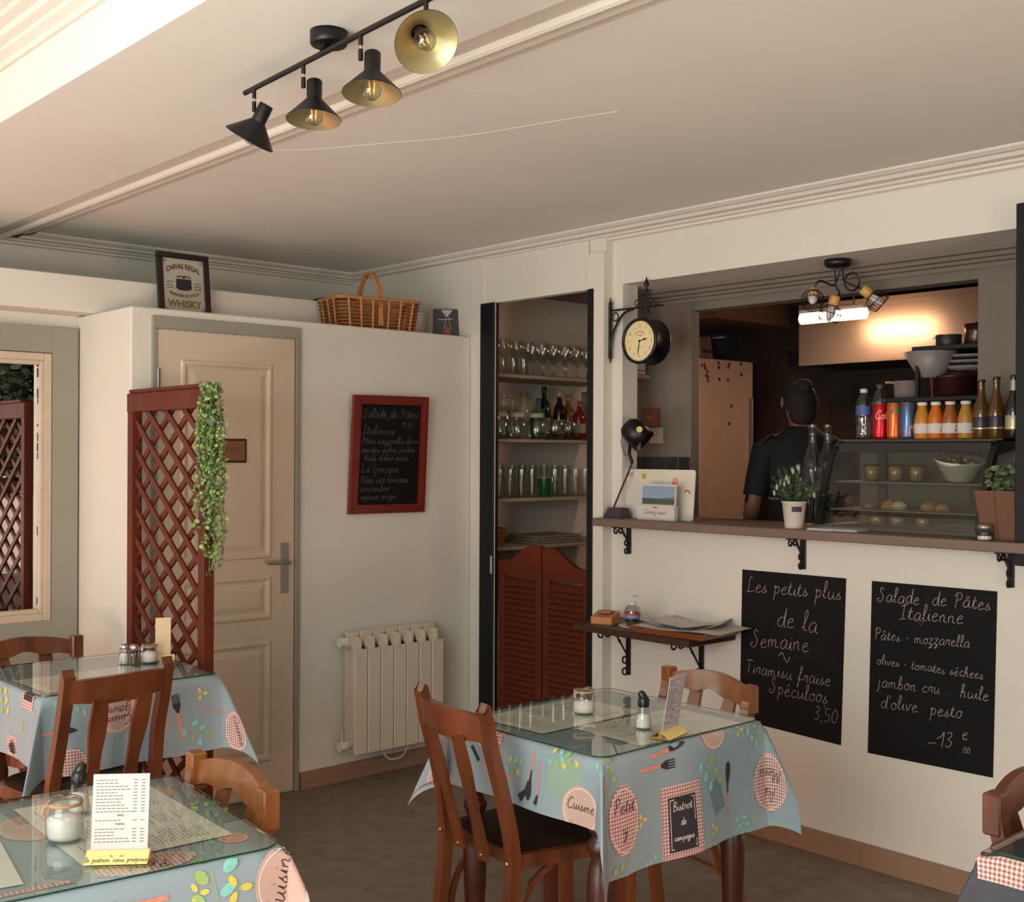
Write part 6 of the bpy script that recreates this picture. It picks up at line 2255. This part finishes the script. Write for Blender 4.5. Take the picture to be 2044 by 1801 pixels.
# third shelf: rows of tumblers and beer glasses
t = glassware('beer_glass', [(0, .004), (.026, .004), (.028, .012), (.036, .15)], zsh[2] + .0005, '')
copies(t, [(3.985 + .078 * i, 4.58 + rnd(-.006, .006)) for i in range(5)] + [(4.47 + .08 * i, 4.58) for i in range(5)], 'tall glasses at the front of the third shelf', 'tall clear glass in the front row of the third storage shelf')
t = glassware('tumbler', [(0, .004), (.030, .004), (.032, .01), (.036, .10)], zsh[2] + .0005, '')
copies(t, [(4.0 + .080 * i, 4.69 + rnd(-.006, .006)) for i in range(11)], 'tumblers in the middle row of the third shelf', 'clear tumbler in the middle row of the third storage shelf')
t = glassware('beer_glass', [(0, .004), (.024, .004), (.028, .02), (.038, .17)], zsh[2] + .0005, '')
copies(t, [(4.0 + .084 * i, 4.79 + rnd(-.006, .006)) for i in range(10)], 'tall glasses in the back row of the third shelf', 'tall clear glass in the back row of the third storage shelf')
t = glassware('tumbler', [(0, .004), (.028, .004), (.031, .01), (.037, .10)], zsh[2] + .0005, 'dark green tumbler at the front of the third storage shelf', 'glass', 16, M('green_glass', (28, 74, 46), .15, coat=.4))
t.location = (4.385, 4.57, zsh[2] + .0005); t['label'] = 'dark green tumbler at the front of the third storage shelf'
# lowest shelf: small basket and a folded grey cloth
t = thing('small_basket', 'small orange-brown basket on the lowest storage shelf', 'basket', (4.06, 4.66, zsh[3] + .0005))
mb = MB()
for i in range(8):
    f = 1 + .03 * i
    mb.tube([(.075 * f * math.cos(2 * PI * k / 26), .075 * f * math.sin(2 * PI * k / 26), .006 + .0115 * i) for k in range(26)], .0065, 5, closed=True)
mb.build('weave', WK1, t, kind='stuff')
MB().cyl(.07, 0, .006, 20).build('bottom', WK1, t)
t = thing('folded_cloths', 'stack of folded grey cloths on the lowest storage shelf', 'cloth', (4.48, 4.68, zsh[3] + .0005))
for k in range(3):
    MB().box(-.20 + .02 * k, .20 - .01 * k, -.12, .12, .0 + .014 * k, .013 + .014 * k, b=.004).build('folded_layer', M('cloth_stone', (122, 108, 96), .9, bump=.3), t)

# ================================================================ on the wall piece behind the clock
q = hit(1262, 748, 'x', 4.18)
MBs = MB().box(4.10, 4.249, q.y - .05, q.y + .12, q.z - .02, q.z, b=.002)
tag(MBs.build('small_shelf', SHELFW), 'short white wall shelf half hidden behind the station clock', 'shelf')
zs_ = q.z + .0005
for k, (cc, dx, nm) in enumerate((((150, 36, 60), 0, 'crimson book lying on the short shelf behind the clock'), ((196, 176, 140), .0, 'cream booklet under the crimson book behind the clock'))):
    t = thing('book', nm, 'book', (4.17, q.y + .03, zs_ + (.018 if k == 0 else 0)), .1, 'books behind the clock')
    hgt_ = .045 if k == 0 else .0175
    MB().box(-.06, .06, -.07, .07, 0, hgt_, b=.002).build('cover', M('book_%d' % k, cc, .5), t)
    MB().box(-.0605, .055, -.0705, .065, .003, hgt_ - .003).build('pages', PAPER, t)
for nm, px0, px1, py0, py1, cc, lb, cat in (('box', 1292, 1318, 816, 852, (110, 58, 38), 'small brown box with pale lettering fixed to the wall above the desk lamp', 'box'), ('paper_note', 1297, 1324, 854, 885, (176, 166, 150), 'white paper note pinned under the small brown box', 'paper')):
    a, b = hit(px0, py0, 'x', 4.249), hit(px1, py1, 'x', 4.249)
    t = thing('wall_' + nm, lb, cat, (4.249, (a.y + b.y) / 2, (a.z + b.z) / 2))
    dpt = .03 if nm == 'box' else .003
    hy, hz = abs(a.y - b.y) / 2, abs(a.z - b.z) / 2
    MB().box(-dpt, -.0003, -hy, hy, -hz, hz, b=.0006).build('body', M('wall_' + nm, cc, .6), t)
    mb = MB()
    write(mb, 'cos' if nm == 'box' else 'menu', -.02, -.005, .022, .0022, lambda x, y: (-dpt - .0006, -x, y))
    mb.build('lettering', M('faded_print', (176, 140, 110), .7), t, kind='stuff')
# dark tiles above the board
a, b = hit(1243, 912, 'x', 4.248), hit(1379, 934, 'x', 4.248)
st0 = thing('tile_splashback', 'row of small dark wall tiles above the magnet board', 'tiles', (4.2485, 0, 0))
n = 6
w_ = abs(a.y - b.y) / n
t0 = None
for k in range(n):
    for r_ in range(4):
        if t0 is None:
            t0 = MB().box(-.006, 0, -w_ / 2 + .003, w_ / 2 - .003, -.044, .044, b=.0015).build('tile', M('charcoal_tile', (52, 48, 46), .3), st0); o = t0
        else:
            o = t0.copy(); COL.objects.link(o)
        o.location = (0, a.y - w_ * (k + .5), a.z - .044 - r_ * .094)

# ================================================================ kitchen furniture
# tall fridge
fx0, fx1_, fy = 5.297, 5.81, 4.25
fz = 2.09
fg = thing('refrigerator', 'tall pale refrigerator with magnets on its door in the kitchen', 'refrigerator', (fx0, fy, .1705))
FR = M('fridge_enamel', (200, 176, 160), .35)
MB().box(0, fx1_ - fx0, .03, .58, 0, fz - .17, b=.004).build('cabinet', FR, fg)
MB().box(.0, fx1_ - fx0 - .003, -.002, .028, .62, fz - .175, b=.005).build('door', FR, fg)
MB().box(.0, fx1_ - fx0 - .003, -.002, .028, .02, .61, b=.005).build('door', FR, fg)
MB().box(fx1_ - fx0 - .045, fx1_ - fx0 - .030, -.03, -.003, .8, 1.7, b=.003).build('handle', STEEL, fg)
random.seed(4)
MG = [M('magnet_red', (140, 50, 52), .5), M('magnet_dark', (50, 46, 50), .5), M('magnet_teal', (60, 92, 92), .5)]
for i, (px, py, m_) in enumerate(((1406, 732, 0), (1409, 750, 1), (1412, 756, 0), (1433, 725, 1), (1434, 734, 1), (1435, 757, 1), (1454, 730, 2), (1452, 758, 0), (1478, 727, 1), (1479, 748, 1), (1459, 811, 1), (1455, 846, 1), (1400, 730, 0), (1411, 742, 0))):
    q = hit(px, py, 'y', fy - .002)
    k = 2.2 if i in (2, 6, 0) else 1
    MB().box(-.008, .008, -.006, -.0025, -.009 * k, .009 * k, TR(q.x - fx0, 0, q.z - .1705) @ RY(random.uniform(-.5, .5)), b=.001).build('magnet', MG[m_], fg)
# bowls on the fridge
zf = fz + .001
b1 = thing('mixing_bowl', 'large dark blue bowl on top of the refrigerator', 'bowl', (5.62, 4.40, zf))
MB().lathe([(0, 0), (.07, 0), (.10, .012), (.175, .11), (.185, .145), (.18, .147), (.165, .105), (.09, .02), (0, .012)], 28).build('bowl', M('bowl_blue', (30, 40, 66), .25, coat=.4), b1)
b2 = thing('food_tin', 'small shiny bag of food beside the blue bowl on the refrigerator', 'packet', (5.40, 4.30, zf))
MB().add([(-.05, -.03, 0), (.05, -.03, 0), (.05, .03, 0), (-.05, .03, 0), (-.04, -.006, .12), (.055, -.006, .13), (.055, .006, .13), (-.04, .006, .12)], [(3, 2, 1, 0), (4, 5, 6, 7), (0, 1, 5, 4), (1, 2, 6, 5), (2, 3, 7, 6), (3, 0, 4, 7)]).build('bag', M('bag_foil', (150, 130, 120), .3, .4), b2)
MB().box(-.04, .04, -.0325, -.028, .03, .05).build('paper_label', M('bag_label', (70, 60, 90), .5), b2)
b3 = thing('storage_box', 'small dark box at the left on the refrigerator', 'box', (5.33, 4.48, zf))
MB().box(-.03, .10, -.05, .05, 0, .10, b=.003).build('box_body', M('box_dark', (40, 34, 36), .5), b3)
MB().box(-.032, .102, -.052, .052, .10, .112, b=.003).build('lid', M('box_lid', (96, 80, 76), .5), b3)
MB()
# shelf board over the fridge zone
struct('trim_9', MB().box(5.25, 5.96, 4.10, 4.86, 2.30, 2.419), M('soffit_brown', (120, 90, 70), .6))

# cooker hood
hd_ = thing('cooker_hood', 'big brushed steel cooker hood lit by the kitchen lamp', 'hood')
HX = 5.54
yh0, yh1 = 1.5, 3.745
HOOD = M('hood_steel', (176, 158, 144), .30, .75, var=.04, stretch=(1, .2, 8))
zb0, zt0 = 2.035, 2.36
pts = [(HX, zb0), (HX, zt0), (5.95, zt0 + .05), (5.95, zb0 - .02)]
vs = [(x, yh0, z) for x, z in pts] + [(x, yh1, z) for x, z in pts]
MB().add(vs, [(0, 1, 2, 3), (7, 6, 5, 4), (4, 5, 1, 0), (5, 6, 2, 1), (6, 7, 3, 2)]).build('hood_body', HOOD, hd_)
MB().add([(HX, yh0, zb0), (HX, yh1, zb0), (5.95, yh1, zb0 - .02), (5.95, yh0, zb0 - .02)], [(3, 2, 1, 0)]).build('filter_panel', M('filter_dark', (24, 20, 18), .6), hd_)
MB().box(HX - .006, HX + .004, yh0, yh1, zt0 - .03, zt0 + .0, b=.002).build('top_lip', HOOD, hd_)
MB().box(HX - .004, HX + .03, yh0, yh1, zb0 - .012, zb0 + .0, b=.002).build('lower_lip', HOOD, hd_)
# counter units
ku = thing('kitchen_worktop_unit', 'dark kitchen worktop unit with cooker under the hood', 'worktop', (5.45, 2.6, .1705))
MB().box(0, .50, -1.8, 1.4, .0, .86, b=.003).build('unit_body', M('unit_dark', (52, 44, 40), .4), ku)
MB().box(-.02, .50, -1.8, 1.4, .86, .90, b=.003).build('worktop', STEEL, ku)
# the lit kitchen lamp: a round-ended fluorescent batten under the ceiling
tA, tB = Vector((5.2, 3.50, 2.235)), Vector((5.2, 3.13, 2.235))
kl2 = thing('kitchen_lamp', 'lit white fluorescent ceiling lamp in the kitchen', 'lamp', ((tA + tB) / 2))
TUBE = M('lit_tube', (255, 240, 220), .5, emit=(255, 205, 160), es=26)
mb = MB()
mid = (tA + tB) / 2
mb.tube([tuple(tA - mid + Vector((0, .01, 0))), tuple(tA - mid), tuple(tB - mid), tuple(tB - mid - Vector((0, .01, 0)))], .03, 16, rs=[.014, .027, .027, .014])
mb.build('diffuser', TUBE, kl2)
MB().box(-.022, .022, -.19, .19, .022, .045, b=.004).build('housing', WHITEM, kl2)
for y in (-.12, .12):
    MB().cyl(.005, .045, .184, 8, TR(0, y, 0)).build('hanger_rod', STEEL, kl2)
area('kitchen_tube_light', (5.2, 3.315, 2.200), (5.2, 3.315, 0), .06, .40, 4.0, (1, .58, .36))

# rack with pans at the right of the kitchen opening
rk = thing('pan_rack', 'dark metal pan rack at the right of the kitchen opening', 'rack')
RKM = M('rack_dark', (44, 42, 42), .4, .4)
RX0, RX1 = 4.72, 5.05
ya_, yb_ = 2.62, 1.70
za_ = hit(1850, 793, 'x', 4.75).z
zb_ = hit(1880, 690, 'x', 4.75).z
for z, y1_ in ((za_, hit(1772, 790, 'x', 4.75).y + .04), (zb_, hit(1826, 690, 'x', 4.75).y)):
    MB().box(RX0, RX1, yb_, y1_, z - .02, z, b=.002).build('shelf', RKM, rk)
yp = hit(1832, 690, 'x', 4.75).y - .01
for x in (RX0 + .01, RX1 - .02):
    for y in (yp, yb_ + .02):
        MB().box(x - .008, x + .008, y - .008, y + .008, .1705, zb_, b=.001).build('post', RKM, rk)


def pan(name, label, px, py_base, x, prof_, m, z, rim=None):
    y = hit(px, py_base, 'x', x).y
    t = thing(name, label, 'pan', (x, y, z + .0005), 0, 'pans on the kitchen rack')
    MB().lathe(prof_, 28).build('bowl', m, t)
    return t


GRP = M('pan_grey', (150, 138, 132), .35)
p_ = pan('saucepan', 'pale grey saucepan with a small handle on the lower rack shelf', 1811, 790, 4.86, [(0, 0), (.048, 0), (.056, .012), (.060, .078), (.062, .08), (.057, .08), (.053, .014), (0, .006)], GRP, za_)
MB().tube([(0, .058, .074), (0, .085, .078), (0, .100, .076)], .006, 8, T=RZ(R(10))).build('handle', M('pan_handle', (170, 140, 100), .4), p_)
p_ = pan('mixing_bowl', 'wide pale bowl standing on a wooden stem at the rack', 1858, 750, 4.80, [(0, 0), (.05, 0), (.055, .006), (.118, .112), (.114, .114), (.05, .014), (0, .01)], M('bowl_pale', (150, 142, 138), .4), za_ + .085)
MB().tube([(.0, -.01, -.084), (0, -.005, 0)], .0075, 8).build('wooden_stem', M('stem_wood', (126, 84, 50), .5), p_)
p_ = pan('cooking_pot', 'dark red casserole on the lower rack shelf, by the pier', 1905, 790, 4.86, [(0, 0), (.085, 0), (.095, .012), (.098, .085), (.102, .09), (.06, .105), (.012, .112), (0, .113)], M('pot_red_dark', (58, 24, 24), .3, coat=.3), za_)
MB().ball((0, 0, .122), .012, 10, 6).build('knob', RKM, p_)
p_ = pan('saucepan', 'grey metal pot on the upper rack shelf', 1893, 685, 4.84, [(0, 0), (.050, 0), (.053, .005), (.054, .05), (.057, .052), (.050, .052), (.048, .01), (0, .006)], STEEL, zb_)
MB().tube([(0, .053, .045), (0, .070, .046), (0, .0701, .036)], .003, 6).build('handle', STEEL, p_)
p_ = pan('cooking_pot', 'dark red pot with glossy rim on the upper rack shelf, by the pier', 1949, 685, 4.80, [(0, 0), (.045, 0), (.05, .006), (.047, .05), (.053, .085), (.05, .086), (.044, .05), (0, .01)], MATS['pot_red_dark'], zb_)
MB().ball((0, 0, .086), .010, 10, 6).build('knob', RKM, p_)
# stack of dark plates between the shelves
for k in range(5):
    o = MB().lathe([(0, 0), (.06, 0), (.12, .016), (.118, .019), (.06, .005), (0, .005)], 24).build('dark_plate', RKM if k % 2 else MATS['pan_grey'])
    y = hit(1930, 740, 'x', 4.86).y
    o.location = (4.90, y - .0, za_ + .115 + .012 * k); tag(o, ('lowest', 'second lowest', 'middle', 'second topmost', 'topmost')[k] + ' plate in the stack above the red casserole on the rack', 'plate', 'plates on the kitchen rack')

# ================================================================ the cook, seen from behind
HXc, HYc = 4.66, 3.135
pz = .1705
pr_ = thing('person', 'person in a black t-shirt with dark tied-up hair, back turned, in the kitchen', 'person', (HXc, HYc, pz), R(48))
# local frame: +x = direction the person faces (away from the room), y = to the person's left
SKIN = M('skin', (118, 78, 60), .55)
SHIRT = M('black_shirt', (7, 7, 8), .85)
TROU = M('dark_trousers', (20, 20, 26), .85)
HAIR = M('dark_hair', (24, 13, 10), .85, bump=.5, scale=60, stretch=(1, 1, .1))
V, E, Rr = [], [], []


def vert(p, r_, link=None):
    V.append(p); Rr.append(r_)
    if link is not None:
        E.append((link, len(V) - 1))
    return len(V) - 1


pel = vert((0, 0, .93), .135)
bel = vert((.01, 0, 1.06), .125, pel)
rib = vert((0, 0, 1.24), .135, bel)
che = vert((-.005, 0, 1.37), .120, rib)
nk0 = vert((.0, 0, 1.455), .062, che)
nk1 = vert((.015, 0, 1.51), .052, nk0)
hd0 = vert((.030, 0, 1.575), .080, nk1)
hd1 = vert((.028, 0, 1.655), .075, hd0)
for sg in (-1, 1):
    sh_ = vert((-.005, sg * .125, 1.395), .066, che)
    s2 = vert((-.0, sg * .178, 1.36), .056, sh_)
    el = vert((-.02, sg * .235, 1.10), .042, s2)
    wr_ = vert((.20, sg * .20, 1.02), .028, el)
    pm = vert((.255, sg * .185, 1.01), .030, wr_)
    for f_, (dy, L_f) in enumerate(((-.027, .062), (-.009, .072), (.009, .068), (.027, .054))):
        a_ = vert((.285, sg * .185 + dy, 1.008), .0095, pm)
        b_ = vert((.285 + L_f * .5, sg * .185 + dy, .998), .0085, a_)
        vert((.285 + L_f * .8, sg * .185 + dy, .975), .0075, b_)
    th_ = vert((.262, sg * .185 - sg * .040, 1.0), .0105, pm)
    vert((.292, sg * .185 - sg * .056, .985), .009, th_)
    hp_ = vert((0, sg * .095, .88), .098, pel)
    kn = vert((.015, sg * .10, .50), .062, hp_)
    an_ = vert((-.01, sg * .10, .10), .042, kn)
    he = vert((.03, sg * .105, .045), .040, an_)
    vert((.13, sg * .115, .035), .034, he)
me = bpy.data.meshes.new('body')
me.from_pydata(V, E, [])
bo = bpy.data.objects.new('body', me)
COL.objects.link(bo)
sk = bo.modifiers.new('skin', 'SKIN')
bpy.context.view_layer.objects.active = bo
lay = me.skin_vertices[0].data if len(me.skin_vertices) else None
if lay is None:
    dgx = bpy.context.evaluated_depsgraph_get()
    dgx.update()
    import bmesh
    bmx = bmesh.new(); bmx.from_mesh(me); bmx.verts.layers.skin.verify(); bmx.to_mesh(me); bmx.free()
    lay = me.skin_vertices[0].data
for i, r_ in enumerate(Rr):
    lay[i].radius = (r_, r_)
    lay[i].use_root = (i == 0)
ss = bo.modifiers.new('sub', 'SUBSURF'); ss.levels = 1; ss.render_levels = 1
dg_ = bpy.context.evaluated_depsgraph_get()
bm_ = bpy.data.meshes.new_from_object(bo.evaluated_get(dg_))
bpy.data.objects.remove(bo)
for m_ in (SKIN, SHIRT, TROU, M('dark_shoe', (18, 17, 17), .5)):
    bm_.materials.append(m_)
for p in bm_.polygons:
    p.use_smooth = True
    c_ = p.center
    if c_.z < .09: p.material_index = 3
    elif c_.z < .95 and abs(c_.y) < .18 and c_.x < .15: p.material_index = 2
    elif c_.z < 1.445 and not (abs(c_.y) > .15 and c_.z < 1.16): p.material_index = 1
bo = bpy.data.objects.new('body', bm_)
COL.objects.link(bo); bo.parent = pr_
# t-shirt: a loose garment over the torso, open at neck and hem
mb = MB()
pr2 = [(.150, .125, .84), (.152, .122, .95), (.148, .118, 1.06), (.158, .124, 1.2), (.180, .134, 1.32), (.182, .122, 1.39), (.140, .100, 1.44), (.085, .076, 1.475), (.066, .064, 1.492)]
n = 28
vs = []
for (ry, rx, z) in pr2:
    for k in range(n):
        a = 2 * PI * k / n
        w_ = 1 + .02 * math.sin(5 * a + z * 9) * (1 if z < 1.3 else .2)
        vs.append((rx * math.cos(a) * w_ + .002, ry * math.sin(a) * w_, z))
mb.add(vs, [(i * n + k, i * n + (k + 1) % n, (i + 1) * n + (k + 1) % n, (i + 1) * n + k) for i in range(len(pr2) - 1) for k in range(n)], None, True)
for sg in (-1, 1):
    mb.tube([(-.003, sg * .12, 1.40), (-.002, sg * .175, 1.375), (-.010, sg * .200, 1.27), (-.018, sg * .220, 1.17)], .06, 14, rs=[.060, .060, .056, .054])
mb.build('t_shirt', SHIRT, pr_)
mb = MB()
mb.ball((.020, 0, 1.615), .088, 20, 14, sc=(1.0, .86, 1.02))
mb.ball((-.045, 0, 1.675), .040, 14, 10, sc=(1, 1, .9))
mb.ball((-.018, 0, 1.555), .064, 14, 10, sc=(.8, 1, 1))
mb.build('hair', HAIR, pr_)
mb = MB()
random.seed(2)
for k in range(60):
    a = random.uniform(0, 2 * PI); e = random.uniform(0, PI * .75)
    d_ = Vector((math.sin(e) * math.cos(a), math.sin(e) * math.sin(a) * .9, math.cos(e)))
    c_ = Vector((.02, 0, 1.615)) + d_ * .084
    mb.tube([tuple(c_), tuple(c_ + d_ * random.uniform(.006, .02) + Vector((0, 0, random.uniform(-.01, .012)))), ], .0009, 4)
mb.build('loose_hair', HAIR, pr_, kind='stuff')
mb = MB()
for sg in (-1, 1):
    mb.ball((.032, sg * .083, 1.605), .020, 10, 8, sc=(.8, .35, 1.3))
mb.build('ear', SKIN, pr_)
mb = MB()
mb.ball((.112, 0, 1.605), .014, 8, 6, sc=(1.1, .8, 1.4))
mb.build('nose', SKIN, pr_)
mb = MB()
for sg in (-1, 1):
    mb.ball((.098, sg * .030, 1.628), .010, 8, 6)
mb.build('eyes', M('eye_white', (220, 214, 206), .3), pr_)
mb = MB(); mb.ball((.105, 0, 1.568), .016, 8, 6, sc=(.5, 1.4, .4)); mb.build('mouth', M('lips', (150, 80, 72), .5), pr_)

# ================================================================ plant and frame only the niche mirror shows
fr = thing('wall_picture', 'dark framed grey picture on the right wall near the front, seen in the niche mirror', 'picture', (3.925, -.55, 2.02), 0)
for a in ((-.02, 0, -.5, .5, .38, .42), (-.02, 0, -.5, .5, -.42, -.38), (-.02, 0, -.5, -.46, -.38, .38), (-.02, 0, .46, .5, -.38, .38)):
    MB().box(*a, b=.002).build('frame_bar', BLACKP, fr)
MB().box(-.012, -.004, -.46, .46, -.38, .38).build('picture', MATS['grey_panel'], fr)
hp_ = thing('hanging_plant', 'bushy green hanging plant by the front right wall, seen in the niche mirror', 'plant', (3.60, -.15, 2.1))
random.seed(9)
mb = MB()
for k in range(1300):
    a = random.uniform(0, 2 * PI); r_ = .26 * math.sqrt(random.random()); z_ = random.uniform(-.95, .35)
    rr = random.uniform(.02, .04)
    mb.mi = k % 2
    mb.add([(rr * math.cos(j * PI / 3) * 1.6, rr * math.sin(j * PI / 3), 0) for j in range(6)], [tuple(range(6))], TR(r_ * math.cos(a), r_ * math.sin(a), z_) @ RZ(random.uniform(0, 6)) @ RX(random.uniform(-1.4, 1.4)))
mb.build('foliage', [M('fern_a', (52, 66, 44), .7), M('fern_b', (76, 92, 62), .7)], hp_, kind='stuff')
MB().lathe([(0, -.05), (.09, -.05), (.12, .06), (.0, .05)], 18).build('pot', M('pot_grey', (90, 90, 84), .5), hp_)
MB().tube([(0, 0, .05), (0, 0, .444)], .003, 5).build('cord', IRON, hp_)
